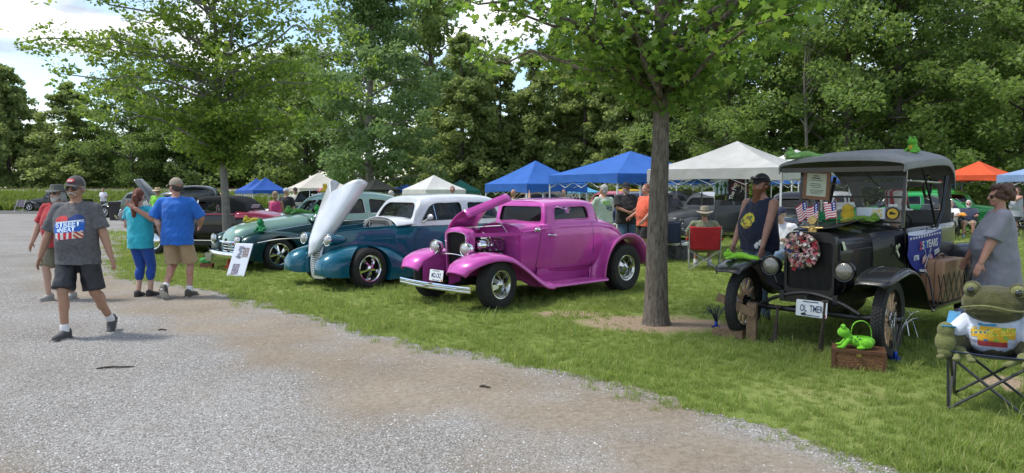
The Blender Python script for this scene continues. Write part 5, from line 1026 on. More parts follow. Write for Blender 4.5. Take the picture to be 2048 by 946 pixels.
def oldcar(name, label, X, Y, head, paint, roofp=None, style='sedan', sx=1.0, lift=.0, hood_open=False, wheel_style='five', glass=M_GLASSD, group='cars parked behind', fender_paint=None, cat='car'):
    """simpler 1940s body for cars of which the photo shows a roof, a nose or a flank"""
    c = car_root(name, label, X, Y, head, cat, group); fp = fender_paint or paint; roofp = roofp or paint; zb = .24
    st = [section(.64, .26, .34, .62, .02), section(.5, .38, .24, .76, .04), section(.0, .48, zb, .88, .05), section(-.75, .62, zb, .98, .06), section(-1.0, .68, zb, 1.02, .05), section(-1.15, .69, zb, 1.03, 0, .8), section(-1.4, .70, zb, 1.04, 0, .62)]
    if style == 'pickup': st += [section(-2.0, .70, zb, 1.04, 0, .62), section(-2.2, .69, zb, 1.04, .03), section(-2.3, .66, zb, .92, 0, .5), section(-3.9, .66, zb, .9, 0, .5), section(-4.05, .65, zb, .9, .0)]
    else: st += [section(-2.4, .72, zb, 1.04, 0, .62), section(-2.9, .68, zb, 1.02, .06), section(-3.5, .55, .26, .9, .05), section(-4.0, .34, .32, .62, .02)]
    shell(st, 60, 20).build('body', paint, c, smooth=60)
    if style in ('sedan', 'coupe'): xe = (-2.5, -3.0, -3.6) if style == 'sedan' else (-2.0, -2.5, -3.1)
    else: xe = (-1.85, -2.05, -2.18)
    X_ = [(-1.0, -1.1, -1.22, -1.3, -1.32), (-1.2, -1.25, -1.32, -1.38, -1.4), (-1.6,) * 5, (xe[0],) * 5, (xe[1], xe[1] + .03, xe[1] + .05, xe[1] + .1, xe[1] + .12), (xe[2], xe[2] + .08, xe[2] + .16, xe[2] + .25, xe[2] + .3)]
    Y_ = [(.66, .6, .5, .3, 0), (.68, .63, .54, .33, 0), (.705, .655, .57, .35, 0), (.70, .65, .56, .35, 0), (.64, .58, .48, .28, 0), (.48, .42, .34, .2, 0)]
    if style == 'pickup': Y_[4] = (.69, .63, .54, .33, 0); Y_[5] = (.68, .6, .5, .3, 0)
    k = lift; Z_ = [(.98, 1.2, 1.38, 1.45, 1.47), (.98, 1.24, 1.43, 1.5, 1.52), (.98, 1.28, 1.47, 1.55, 1.57), (.98, 1.28, 1.47, 1.55, 1.57), (.98, 1.22, 1.38, 1.45, 1.46), (.98, 1.1, 1.2, 1.25, 1.26)]
    if style == 'pickup': Z_[4] = (.98, 1.26, 1.44, 1.52, 1.54); Z_[5] = (.98, 1.22, 1.4, 1.46, 1.47)
    Z_ = [tuple(z + k * (z - .98) for z in q_) for q_ in Z_]; zz = lambda z: z + k * (z - .98)
    e1 = {'sedan': -1.95, 'coupe': -1.95, 'pickup': -1.8}[style]; w1 = rpoly([(-1.22, zz(1.1)), (-1.42, zz(1.38)), (e1, zz(1.4)), (e1, zz(1.1))], [.04, .1, .06, .05]); cuts = [prism_y(w1, -1, 1)]; wins = [w1]
    if style == 'sedan': w2 = rpoly([(-2.06, zz(1.1)), (-2.06, zz(1.4)), (-2.55, zz(1.36)), (-2.8, zz(1.12))], [.05, .07, .16, .06]); cuts.append(prism_y(w2, -1, 1)); wins.append(w2)
    ws = rpoly([(-.56, zz(1.11)), (.56, zz(1.11)), (.45, zz(1.37)), (-.45, zz(1.37))], .09); rw = rpoly([(-.36, zz(1.13)), (.36, zz(1.13)), (.3, zz(1.3)), (-.3, zz(1.3))], .07)
    greenhouse(c, roofp, [list(zip(a, b, d)) for a, b, d in zip(X_, Y_, Z_)], cuts + [prism_x(ws, -.7, -1.6), prism_x(rw, xe[1] + .15, xe[2] - .3), MB().box(((-1.1 + xe[1]) / 2, 0, 1.0), (abs(xe[1] + 1.1) * .9, 1.15, .12))], nu=30, nv=16)
    yf = lambda x, z: np.interp(z, [.98, zz(1.28), zz(1.47)], [.70, .65, .565]) - (.02 if x > -1.4 else 0)
    for s_ in (1, -1):
        for q_ in wins: window(c, q_, yf, s_, glass, 'side_window', M_CHROME, .007, .02)
        pontoon(c, [(.76, .44, .66, .34, .48), (.7, .36, .78, .26, .62), (.4, .32, .85, .18, .73), (0, .36, .87, .16, .76), (-.4, .44, .86, .16, .68), (-.8, .55, .82, .16, .48), (-1.05, .62, .76, .18, .28)], fp, s_, (0, .33, .40), nu=24)
        xr = -2.9 if style != 'pickup' else -3.0
        pontoon(c, [(xr + .5, .62, .74, .18, .28), (xr + .3, .58, .82, .17, .55), (xr, .54, .86, .17, .70), (xr - .35, .5, .84, .2, .64), (xr - .7, .46, .74, .24, .42)], fp, s_, (xr, .34, .39), 'rear_fender', 20)
        wheel(c, 0, s_ * .745, s_, .33, .2, .2, wheel_style); wheel(c, xr, s_ * .745, s_, .34, .21, .2, wheel_style)
        headlamp(c, (.70, s_ * .56, .64), .095, .12, fp)
    pane_x(c, ws, lambda y, z: -.99 - (z - .98) * .68 - .08 * abs(y) ** 2, M_GLASS, 'windshield', M_CHROME, .007)
    pane_x(c, rw, lambda y, z: xe[2] + .06 + (z - 1.13) * 1.0, M_GLASSD, 'rear_window', M_WHITE if style == 'pickup' else M_CHROME, .012)
    mb = MB(); mb.box((.68, 0, .5), (.06, .5, .26)); gr = mb.build('grille', M_DARK, c, smooth=0)
    for k_ in range(5): b_ = MB(); b_.tube([(.66, -.28, .4 + k_ * .05), (.73, 0, .4 + k_ * .05), (.66, .28, .4 + k_ * .05)], .011, 6); b_.build('grille_bar', M_CHROME, gr)
    bumper(c, .88, .36, .82); bumper(c, -4.15, .38, .8, name='rear_bumper', sgn=-1); seats(c, -1.85, .52, M_DARK, .64, 1.12); underbody(c, .6, -3.8)
    if hood_open:
        g = skin([[(x, w_, z - .07), (x, w_ * .9, z - .01), (x, w_ * .5, z + .04), (x, 0, z + .05)] for x, w_, z in ((.6, .3, .7), (.2, .4, .82), (-.3, .48, .92), (-.75, .55, .98))], 16, 12)
        mb = MB(); mb.T = Matrix.Translation((-.75, 0, 1.05)) @ Matrix.Rotation(R(-62), 4, 'Y') @ Matrix.Translation((.75, 0, -1.0)) if hood_open == 'rear' else Matrix.Translation((.6, 0, .8)) @ Matrix.Rotation(R(58), 4, 'Y') @ Matrix.Translation((-.6, 0, -.7)); mb.grid(g); o = mb.build('hood', paint, c, smooth=60, recalc=False); md = o.modifiers.new('t', 'SOLIDIFY'); md.thickness = .03
        e = MB(); e.box((-.2, 0, 1.0), (.7, .5, .2)); e.build('engine', M_STEEL, c, smooth=0)
    return c
PB = carpaint('black_paint', (.008, .008, .009)); PG = carpaint('green_paint', (.02, .32, .07)); PO = carpaint('orange_paint', (.75, .25, .02)); PGY = carpaint('grey_paint', (.05, .055, .055)); PSG = carpaint('slate_paint', (.10, .11, .11)); PBR = carpaint('brown_paint', (.13, .09, .075)); PY = carpaint('yellow_paint', (.62, .38, .02)); PSI = carpaint('silver_paint', (.30, .32, .34)); PPK = carpaint('rose_paint', (.55, .16, .22)); PBL = carpaint('navy_paint', (.03, .045, .10)); PWH = carpaint('white_paint', (.6, .6, .59)); POC = carpaint('sage_paint', (.10, .12, .09)); PRD = carpaint('red_paint', (.4, .02, .02))
def place(u, v, head=HEAD): p = gp(u, v); return p.x, p.y, head
def wcar(u, Y, head): p = at(u, 400, Y); return p.x, p.y, head
# far left beyond the lane
oldcar('pickup_truck', 'old black pickup parked beyond the lane next to a folding lawn chair', *wcar(72, 56.6, R(180)), PB, style='pickup', lift=.15)
oldcar('coupe', 'sage grey coupe parked on the lane behind the far trash can', *wcar(228, 43, R(170)), POC, style='coupe')
oldcar('coupe', 'grey coupe with its hood raised behind the man in a straw hat', *wcar(285, 34, R(172)), PSG, style='coupe', hood_open='rear')
oldcar('coupe', 'bright orange coupe behind the walking couple', *wcar(332, 31, R(176)), PO, style='coupe')
oldcar('pickup_truck', 'black pickup with a white outlined rear window beside the slender maple trunk', *wcar(420, 22.5, R(100)), PB, style='pickup', lift=.3, roofp=carpaint('dull_black_paint', (.03, .035, .04), rough=.4))
oldcar('pickup_truck', 'flat black farm truck under the small blue canopies', *wcar(530, 27, R(182)), PGY, style='pickup', lift=.5)
oldcar('sedan', 'brown rounded sedan behind the blue canopies', *wcar(990, 31, R(195)), PBR, lift=.15)
oldcar('sedan', 'rose pink sedan deep in the show behind the pink coupe', *wcar(1150, 38, R(190)), PPK)
oldcar('sedan', 'yellow sedan roof showing under the blue canopy', *wcar(1190, 44, R(185)), PY, lift=.2)
oldcar('sedan', 'dark navy sedan behind the man in the pale green shirt', *wcar(1180, 27.5, R(190)), PBL)
oldcar('sedan', 'pale sedan seen between the men under the blue canopy', *wcar(1262, 33, R(-150)), PWH)
oldcar('sedan', 'silver sedan behind the black mesh screen', *wcar(1360, 23.5, R(-140)), PSI)
oldcar('sedan', 'black sedan with a bright grille past the bearded man', *wcar(1572, 20, R(-120)), PB)
oldcar('sedan', 'white sedan seen past the windshield post of the touring car', *wcar(1600, 30, R(-150)), PWH)
oldcar('sedan', 'bright green sedan beneath the orange canopy', *wcar(1985, 31, R(-8)), PG, lift=.12)
oldcar('sedan', 'dark grey rounded sedan behind the three people in folding chairs', 12.75, 27.6, R(160), PGY, lift=-.05)
oldcar('sedan', 'orange sedan deep in the show behind the white topped sedan', *wcar(775, 47, R(190)), PO, lift=.4)
oldcar('sedan', 'red sedan behind the woman taking a photo', *wcar(2040, 30, R(160)), PRD)
oldcar('sedan', 'green sedan glimpsed through the windshield of the touring car', *wcar(1715, 27, R(175)), PG)
def roadster():
    # black over rose roadster seen from the right rear quarter, soft top folded up
    p = at(385, 400, 19.0); c = car_root('roadster', 'black and rose roadster with a raised black soft top behind the blue shirted man', p.x - .6, p.y, R(174), group=None); rp = carpaint('hot_rose_paint', (.55, .07, .13)); zb = .34
    st = [section(-.05, .26, zb, .92, .04), section(-.7, .44, zb, .98, .06), section(-1.0, .55, zb, 1.02, .05), section(-1.15, .58, zb, 1.03, 0, .7), section(-2.0, .62, zb, 1.04, 0, .65), section(-2.2, .60, zb, 1.03, .04), section(-2.8, .52, zb, .98, .06), section(-3.3, .4, .42, .8, .05), section(-3.5, .25, .5, .65, .02)]
    shell(st, 60, 20).build('body', PB, c, smooth=60)
    d_ = skin([[(x, w_, z - .14), (x, w_ * .96, z - .04), (x, w_ * .7, z + .02), (x, 0, z + .05)] for x, w_, z in ((-2.1, .63, 1.06), (-2.6, .58, 1.03), (-3.1, .49, .93), (-3.45, .34, .76), (-3.6, .24, .62))], 24, 14); mb = MB(); mb.grid(d_); o = mb.build('rear_deck', rp, c, smooth=60, recalc=False); md = o.modifiers.new('t', 'SOLIDIFY'); md.thickness = .02
    t_ = shell([[(-1.0, .50, 1.32), (-1.0, .50, 1.36), (-1.0, .4, 1.42), (-1.0, 0, 1.44)], [(-1.5, .54, 1.30), (-1.5, .53, 1.39), (-1.5, .42, 1.46), (-1.5, 0, 1.48)], [(-1.95, .56, 1.06), (-1.95, .54, 1.36), (-1.95, .43, 1.44), (-1.95, 0, 1.46)], [(-2.4, .52, 1.05), (-2.3, .49, 1.2), (-2.25, .4, 1.3), (-2.22, 0, 1.33)]], 20, 12).build('soft_top', mat('black_canvas', (.015, .015, .016), .9), c, smooth=50)
    w_ = MB(); w_.box((-2.345, 0, 1.2), (.02, .42, .1), Matrix.Rotation(R(-28), 3, 'Y')); w_.build('rear_window', mat('clear_vinyl', (.5, .55, .6), .2), c, smooth=0)
    ws = MB(); ws.bar((-1.0, -.52, 1.03), (-1.08, -.5, 1.36), .03, .03); ws.bar((-1.0, .52, 1.03), (-1.08, .5, 1.36), .03, .03); ws.bar((-1.08, -.5, 1.36), (-1.08, .5, 1.36), .03, .03); ws.bar((-1.0, -.52, 1.03), (-1.0, .52, 1.03), .03, .03); ws.build('windshield_frame', M_CHROME, c); g_ = MB(); g_.box((-1.04, 0, 1.2), (.006, 1.0, .32), Matrix.Rotation(R(14), 3, 'Y')); g_.build('windshield', M_GLASS, c, smooth=0)
    for s_ in (1, -1):
        chrome_line(c, [(-.7, s_ * .47, .98), (-1.2, s_ * .6, 1.01), (-2.1, s_ * .63, 1.01)], .016, rp, 'belt_stripe')
        pontoon(c, [(-2.3, .56, .72, .3, .4), (-2.45, .52, .8, .28, .66), (-2.8, .48, .84, .3, .8), (-3.2, .44, .82, .36, .72), (-3.5, .4, .72, .42, .52)], rp if 1 else PB, s_, (-2.75, .36, .42), 'rear_fender')
        wheel(c, 0, s_ * .72, s_, .33, .17, .2, 'disc'); wheel(c, -2.75, s_ * .7, s_, .36, .22, .21, 'disc'); headlamp(c, (.15, s_ * .36, .74), .09, .12, M_CHROME)
        chrome_line(c, [(-.5, s_ * .62, .36), (-1.4, s_ * .64, .35), (-2.3, s_ * .64, .36)], .014)
    e = MB(); e.box((-.35, 0, .78), (.55, .5, .3)); e.build('engine', M_STEEL, c, smooth=0); m_ = MB(); m_.loft([[(.05, y, z) for y, z in rpoly([(-.24, .45), (.24, .45), (.26, 1.0), (-.26, 1.0)], .08)], [(.14, y, z) for y, z in rpoly([(-.23, .45), (.23, .45), (.25, .99), (-.25, .99)], .08)]]); m_.build('radiator_shell', M_CHROME, c)
    underbody(c, .2, -3.2, .45)
roadster()
# ---------------------------------------------------------------- black touring car
def painted_grid(name, P, colfun, parent, mt=None, smooth=60):
    """grid mesh with a flat printed colour per face; colfun(u,v) in 0..1"""
    nu, nv = len(P), len(P[0]); mb = MB(); mb.grid(P); me = bpy.data.meshes.new(name); me.from_pydata(mb.v, [], mb.f)
    at_ = me.color_attributes.new('Col', 'FLOAT_COLOR', 'CORNER'); cols = []
    for i in range(nu - 1):
        for j in range(nv - 1): cols += list(tuple(colfun((i + .5) / (nu - 1), (j + .5) / (nv - 1))) + (1,)) * 4
    at_.data.foreach_set('color', cols); me.materials.append(mt or vcolmat()); finish(me, smooth, False); o = bpy.data.objects.new(name, me); col.objects.link(o); o.parent = parent; return o
RED_, WHT_, BLU_ = (.50, .03, .05), (.72, .72, .72), (.02, .035, .20)
def usflag(u, v):     # u along the fly, v from top to bottom
    if u < .42 and v < .54: return WHT_ if ((int(u / .42 * 9) + int(v / .54 * 7)) % 2 == 0 and int(v / .54 * 7) % 2 == 1) else BLU_
    return RED_ if int(v * 13) % 2 == 0 else WHT_
def touring():
    c = car_root('touring_car', 'black vintage touring car with wooden spoked wheels and folding top', 3.10, 7.46, R(-137.5)); bk = mat('old_black_paint', (.006, .006, .007), .38, coat=.5, bump=.05, bscale=18, var=.3, spec=.3); fb = mat('fender_black', (.012, .0125, .014), .3, coat=.4, bump=.05, bscale=20); top = mat('top_cloth', (.19, .195, .2), .6, bump=.25, bscale=160, var=.15, vscale=3)
    for s_ in (1, -1):
        wheel(c, 0, s_ * .76, s_, .385, .115, .285, 'wood', R(5)); wheel(c, -2.54, s_ * .74, s_, .385, .115, .285, 'wood')
    # chassis, axles
    m = MB(); m.tube([(0, -.7, .385), (0, -.5, .36), (0, .5, .36), (0, .7, .385)], .028, 8); m.build('front_axle', M_BLACK, c)
    m = MB(); m.tube(cr([(.06, -.52, .40), (.06, -.3, .50), (.06, 0, .56), (.06, .3, .50), (.06, .52, .40)], 16), .022, 6); m.build('leaf_spring', M_BLACK, c)
    m = MB(); m.tube([(-.08, -.62, .33), (-.08, .62, .33)], .014, 6); m.build('tie_rod', M_BLACK, c)
    for s_ in (1, -1):
        m = MB(); m.bar((.08, s_ * .28, .52), (-2.7, s_ * .28, .52), .05, .09); m.build('frame_rail', M_BLACK, c, smooth=0); m = MB(); m.tube([(0, s_ * .5, .33), (-.9, 0, .36)], .014, 6); m.build('radius_rod', M_BLACK, c)
    m = MB(); m.box((-.45, 0, .50), (.75, .34, .32)); m.ell((-.75, 0, .42), (.45, .2, .18)); m.build('engine_pan', M_BLACK, c, smooth=40); m = MB(); m.tube([(-2.54, -.66, .385), (-2.54, .66, .385)], .045, 10); m.ell((-2.54, 0, .385), (.14, .15, .14)); m.tube([(-1.2, 0, .4), (-2.5, 0, .385)], .035, 8); m.build('rear_axle', M_BLACK, c)
    # radiator
    A = rpoly([(-.265, .55), (.265, .55), (.275, 1.19), (-.275, 1.19)], [.05, .05, .12, .12], 7); m = MB(); m.loft([[(x, y * k, z) for y, z in A] for x, k in ((-.04, .98), (-.02, 1), (.05, 1), (.065, .98))]); sh = m.build('radiator_shell', bk, c, smooth=50)
    I_ = rpoly([(-.235, .60), (.235, .60), (.24, 1.09), (-.24, 1.09)], .05, 5); cut(sh, [prism_x(I_, .03, .2)], 50)
    for k in range(40): m = MB(); m.box((.034, -.23 + k * .46 / 39, .845), (.02, .0045, .485)); m.build('fin', M_BLACK, sh, smooth=0)
    m = MB(); m.box((.04, 0, .5), (.05, .62, .1)); m.build('radiator_apron', bk, c, smooth=0)
    br = mat('brass', (.45, .33, .14), .3, 1.0, var=.2); m = MB(); m.lathe([(.001, 0), (.045, 0), (.045, .03), (.03, .04), (.03, .07), (.001, .075)], 18); m.tube([(0, -.11, .05), (0, -.04, .045), (0, .04, .045), (0, .11, .05)], [.008, .012, .012, .008], 6); m.T = Matrix.Translation((0, 0, .125)) @ Matrix.Rotation(R(90), 4, 'Y'); m.lathe([(.001, -.012), (.042, -.012), (.046, 0), (.042, .012), (.001, .012)], 20); m.v = [(x + .01, y, z + 1.185) for x, y, z in m.v]; m.build('radiator_cap', br, c)
    m = MB(); m.tube([(.08, .02, .54), (.16, .02, .53), (.17, .02, .5), (.18, .03, .38), (.19, .03, .37), (.26, .03, .37)], .012, 8); m.build('crank_handle', M_BLACK, c)
    # hood and cowl
    def hp(x, w_, zt, zs): return [(x, w_ * .98, .60), (x, w_, .80), (x, w_ * .99, zs), (x, w_ * .86, zs + (zt - zs) * .62), (x, w_ * .5, zt - .02), (x, 0, zt)]
    g = skin([hp(-.035, .262, 1.185, 1.0), hp(-.3, .31, 1.205, 1.01), hp(-.60, .365, 1.23, 1.02)], 14, 22); m = MB(); m.grid(g); ho = m.build('hood', bk, c, smooth=50, recalc=False); md = ho.modifiers.new('t', 'SOLIDIFY'); md.thickness = .01
    for s_ in (1, -1):
        chrome_line(c, [(-.04, s_ * .262, 1.0), (-.3, s_ * .312, 1.01), (-.6, s_ * .368, 1.02)], .006, bk, 'hood_hinge')
        for k in range(8): m = MB(); m.bar((-.33 - k * .03, s_ * (.318 + k * .0055), .90), (-.33 - k * .03, s_ * (.318 + k * .0055), .945), .012, .012); m.build('louvre', bk, ho)
    fl = MB(); fl.grid([[(-.06, -.24, 1.20), (-.06, 0, 1.215), (-.06, .2, 1.245)], [(-.58, -.33, 1.26), (-.58, 0, 1.285), (-.58, .28, 1.325)]]); o = fl.build('hood_flap', bk, c, smooth=50, recalc=False); md = o.modifiers.new('t', 'SOLIDIFY'); md.thickness = .012
    st = [hp(-.60, .372, 1.235, 1.03), hp(-.68, .42, 1.25, 1.06), hp(-.80, .52, 1.265, 1.12), hp(-.90, .575, 1.27, 1.15)]
    shell(st, 16, 22).build('cowl', bk, c, smooth=50)
    def tb(x, w_, zt, fl_): return [(x, w_ * .9, .50), (x, w_ * .99, .62), (x, w_, .9), (x, w_ * 1.0, zt), (x, w_ * .95, zt + .01), (x, w_ * .9, fl_), (x, 0, fl_)]
    shell([tb(-.90, .58, 1.15, 1.0), tb(-.98, .595, 1.155, .6), tb(-1.5, .62, 1.165, .58), tb(-2.1, .62, 1.175, .58), tb(-2.5, .58, 1.18, .6), tb(-2.68, .47, 1.18, .64), tb(-2.76, .3, 1.17, .66)], 50, 26).build('body', bk, c, smooth=50)
    for s_ in (1, -1): m = MB(); m.tube([(-.9, s_ * .58, 1.165), (-1.5, s_ * .62, 1.178), (-2.2, s_ * .615, 1.188), (-2.6, s_ * .52, 1.192)], .016, 8); m.build('body_rail', bk, c)
    m = MB(); m.tube([(-.93, .6, .6), (-.95, .605, 1.15)], .005, 4); m.build('door_seam', M_BLACK, c)
    le = mat('black_leather', (.018, .017, .016), .45, bump=.3, bscale=20)
    for x in (-1.35, -2.25):
        m = MB(); m.box((x + .22, 0, .76), (.5, 1.06, .2)); m.loft([[(x - .02, y, .7), (x - .06, y, 1.1), (x - .1, y, 1.22), (x - .18, y, 1.2), (x - .2, y, .7)] for y in (-.53, -.3, 0, .3, .53)]); m.build('seat', le, c, smooth=50)
    # windshield: posts, bars, two panes
    xw = lambda z: -.87 - (z - 1.26) * .06
    for s_ in (1, -1): m = MB(); m.bar((xw(1.22), s_ * .56, 1.22), (xw(1.86), s_ * .56, 1.86), .03, .03); m.build('windshield_post', bk, c, smooth=0)
    for z in (1.275, 1.545, 1.85): m = MB(); m.bar((xw(z), -.56, z), (xw(z), .56, z), .022, .022); m.build('windshield_bar', bk, c, smooth=0)
    for z0, z1 in ((1.285, 1.535), (1.555, 1.84)): m = MB(); m.loft([[(xw(z0), -.545, z0), (xw(z0), .545, z0), (xw(z1), .545, z1), (xw(z1), -.545, z1)], [(xw(z0) - .005, -.545, z0), (xw(z0) - .005, .545, z0), (xw(z1) - .005, .545, z1), (xw(z1) - .005, -.545, z1)]]); m.build('windshield_pane', mat('clear_glass', (.02, .022, .022), .02, spec=.6, alpha=.16), c, smooth=0)
    m = MB(); m.tube([(xw(1.84), .12, 1.83), (xw(1.7) + .02, .3, 1.66)], .006, 5); m.build('wiper', M_STEEL, c)
    # folding top
    def tp(x, w_, ze, cr_): return [(x, w_, ze - .07), (x, w_ * 1.0, ze - .02), (x, w_ * .97, ze + .015), (x, w_ * .72, ze + cr_ * .72), (x, w_ * .35, ze + cr_ * .95), (x, 0, ze + cr_)]
    g = skin([tp(-.56, .66, 1.87, .06), tp(-.64, .68, 1.90, .09), tp(-1.1, .68, 1.935, .115), tp(-1.55, .68, 1.96, .12), tp(-1.86, .68, 1.95, .12), tp(-2.1, .66, 1.85, .13), tp(-2.25, .63, 1.68, .09)], 46, 24)
    for i in range(len(g)):     # slack between the bows
        x = g[i, :, 0]; g[i, :, 2] -= .010 * np.abs(np.sin((x + .6) * math.pi / .48)) * (np.abs(g[i, :, 1]) < .6)
    m = MB(); m.grid(g); o = m.build('roof', top, c, smooth=50, recalc=False); md = o.modifiers.new('t', 'SOLIDIFY'); md.thickness = .012
    m = MB(); m.box((-.585, 0, 1.84), (.02, 1.3, .05)); m.build('roof_front_bow', bk, c, smooth=0)
    rc = MB(); xs_ = lambda z: -2.22 - (1.72 - z) * .6; rc.loft([[(xs_(1.72), -.6, 1.72), (xs_(1.72), .6, 1.72), (xs_(1.15), .52, 1.15), (xs_(1.15), -.52, 1.15)], [(xs_(1.72) - .01, -.6, 1.72), (xs_(1.72) - .01, .6, 1.72), (xs_(1.15) - .01, .52, 1.15), (xs_(1.15) - .01, -.52, 1.15)]]); rco = rc.build('rear_curtain', top, c, smooth=0)
    wins = [rpoly([(y0, 1.38), (y0 + .34, 1.38), (y0 + .34, 1.66), (y0, 1.66)], .03) for y0 in (-.46, .10)]; cut(rco, [prism_x(q_, -2.0, -2.9) for q_ in wins], 0)
    for s_ in (1, -1):
        for dx in (0, .05): m = MB(); m.tube([(-1.62 - dx, s_ * .635, 1.18), (-1.78 - dx, s_ * .645, 1.4), (-1.92 - dx, s_ * .635, 1.78)], .014, 6); m.build('top_bow', bk, c)
        m = MB(); m.tube([(-1.62, s_ * .635, 1.18), (-1.35, s_ * .64, 1.2), (-1.3, s_ * .635, 1.16)], .012, 6); m.build('top_iron', bk, c)
        m = MB(); m.tube([(-1.66, s_ * .635, 1.2), (-1.4, s_ * .64, 1.55), (-1.15, s_ * .64, 1.84)], .012, 6); m.build('top_bow', bk, c)
        m = MB(); m.tube([(-.89, s_ * .58, 1.72), (-1.9, s_ * .62, 1.70)], .010, 6); m.ell((-.95, s_ * .585, 1.72), .02); m.ell((-1.45, s_ * .60, 1.71), .018); m.build('prop_iron', M_STEEL, c)
        secT = [(0, -.035), (.06, 0), (.3, .012), (.7, .012), (.93, .004), (1, -.03)]
        fender(c, [(.42, .735), (.36, .78), (.18, .835), (-.05, .86), (-.28, .80), (-.48, .66), (-.66, .50), (-.82, .41), (-.95, .395)], [.60, .585, .57, .56, .55, .53, .5, .48, .47], [.86, .91, .94, .945, .94, .93, .91, .89, .88], secT, fb, s_, 'front_fender', 40)
        fender(c, [(-1.98, .395), (-2.05, .52), (-2.16, .74), (-2.34, .92), (-2.54, .975), (-2.76, .92), (-2.94, .76), (-3.02, .64)], [.58, .58, .58, .58, .58, .57, .57, .58], [.90, .91, .92, .93, .93, .93, .92, .9], secT, fb, s_, 'rear_fender', 34)
        for off in (.06, .28):   # pressed bead along the fender
            P = cr([(.385, .785), (.18, .852), (-.05, .877), (-.28, .815), (-.48, .672)], 14); m = MB(); m.tube([(x, s_ * (.61 + off), z) for x, z in P], .005, 5); m.build('fender_bead', fb, c)
        ap = MB(); ap.grid([[(x, s_ * y, z) for y, z in ((y0, z0), ((y0 + .3) / 2, .62), (.3, .56))] for x, y0, z0 in ((.1, .56, .83), (-.2, .55, .80), (-.5, .53, .62), (-.9, .47, .42))]); ap.build('fender_apron', bk, c, smooth=60)
        m = MB(); m.box((-1.46, s_ * .68, .39), (1.1, .40, .025)); m.build('running_board', bk, c, smooth=0); m = MB(); m.grid([[(x, s_ * y, z) for y, z in ((.5, .4), (.53, .52), (.56, .60))] for x in (-.9, -2.05)]); m.build('splash_shield', bk, c)
        headlamp(c, (.12, s_ * .385, .82), .102, .15, bk, rim=bk, lens=mat('old_lens', (.2, .19, .165), .16, .35, coat=.7, bump=.5, bscale=30)); m = MB(); m.tube([(.06, s_ * .385, .72), (.05, s_ * .36, .64), (-.02, s_ * .29, .56)], .014, 6); m.build('lamp_bracket', bk, c)
    steering(c, -1.28, .3, 1.28, .2)
    m = MB(); m.tube([(-1.75 + .12 * math.cos(a), .5, 1.66 + .12 * math.sin(a)) for a in np.linspace(0, 2 * math.pi, 25)], .016, 6, caps=False); m.build('top_socket_ring', bk, c)
    plate(c, (.20, .10, .425), 'OL  TMER', Matrix.Rotation(R(-3), 3, 'Y'), w_=.32, h_=.165)
    for k in range(7): m = MB(); y = .535 + .03 * (k % 2); 
    # stickers on the black paint
    def sticker(name, p, pts, mt, rz=0.0):
        q_ = MB(); q_.loft([[(p[0] + x, p[1], p[2] + z) for x, z in pts], [(p[0] + x, p[1] + .003, p[2] + z) for x, z in pts]]); q_.T = None; return q_.build(name, mt, c, smooth=0)
    pale = mat('sticker_pale', (.55, .62, .40), .6, var=.3, vscale=40)
    m = MB(); Tm = Matrix.Translation((-.79, .537, .99)) @ Matrix.Rotation(R(40), 4, 'Z')
    m.T = Tm; m.ell((0, 0, .02), (.03, .006, .035), n=12); 
    for a in (40, 140, 220, 320): ca, sa = math.cos(R(a)), math.sin(R(a)); m.bar((0, 0, 0), (ca * .075, 0, sa * .08), .008, .022); m.ell((ca * .08, 0, sa * .085), (.018, .006, .018), n=10)
    m.build('crossbones_sticker', pale, c, smooth=40)
    m = MB(); m.T = Matrix.Translation((-.10, .285, 1.045)) @ Matrix.Rotation(R(10), 4, 'Z') @ Matrix.Rotation(R(18), 4, 'X'); m.ell((0, 0, 0), (.05, .006, .04)); m.ell((-.02, 0, .035), (.02, .006, .02)); m.ell((.025, 0, .035), (.02, .006, .02)); m.ell((.04, 0, -.02), (.02, .006, .02)); m.build('frog_sticker', pale, c, smooth=40)
    return c
TC = touring(); TCM = Matrix.Translation((3.10, 7.46, 0)) @ Matrix.Rotation(R(-137.5), 4, 'Z'); THEAD = R(-137.5)
def tw(x, y, z): return TCM @ Vector((x, y, z))
# things hung on or standing on the touring car
def suitcase():
    p = tw(-1.64, .70, .403); t = thing('suitcase', 'tan leather suitcase standing on the running board', 'suitcase', p, THEAD); tan = mat('tan_leather', (.36, .20, .11), .5, var=.12, vscale=6, bump=.12, bscale=60); L_, W_, H_ = .68, .28, .46
    A = rpoly([(-L_ / 2, 0), (L_ / 2, 0), (L_ / 2, H_), (-L_ / 2, H_)], .045, 6); m = MB(); m.loft([[(x * k, y, .0 + (z - H_ / 2) * k + H_ / 2) for x, z in A] for y, k in ((-W_ / 2, .96), (-W_ / 2 + .015, 1), (W_ / 2 - .015, 1), (W_ / 2, .96))]); m.build('case', tan, t, smooth=40)
    for y in (-.03, .05): m = MB(); q_ = [(x * 1.003, y, (z - H_ / 2) * 1.003 + H_ / 2) for x, z in A]; m.tube(q_ + q_[:2], .006, 5, caps=False); m.build('seam_band', mat('leather_edge', (.16, .08, .045), .5), t)
    m = MB(); m.tube([(-.09, 0, H_), (-.085, 0, H_ + .03), (-.05, 0, H_ + .045), (.05, 0, H_ + .045), (.085, 0, H_ + .03), (.09, 0, H_)], .011, 8); m.build('handle', MATS['leather_edge'], t)
    for x in (-.2, .2): m = MB(); m.box((x, .01, H_ + .003), (.05, .035, .012)); m.build('latch', MATS['brass'], t, smooth=0)
suitcase()
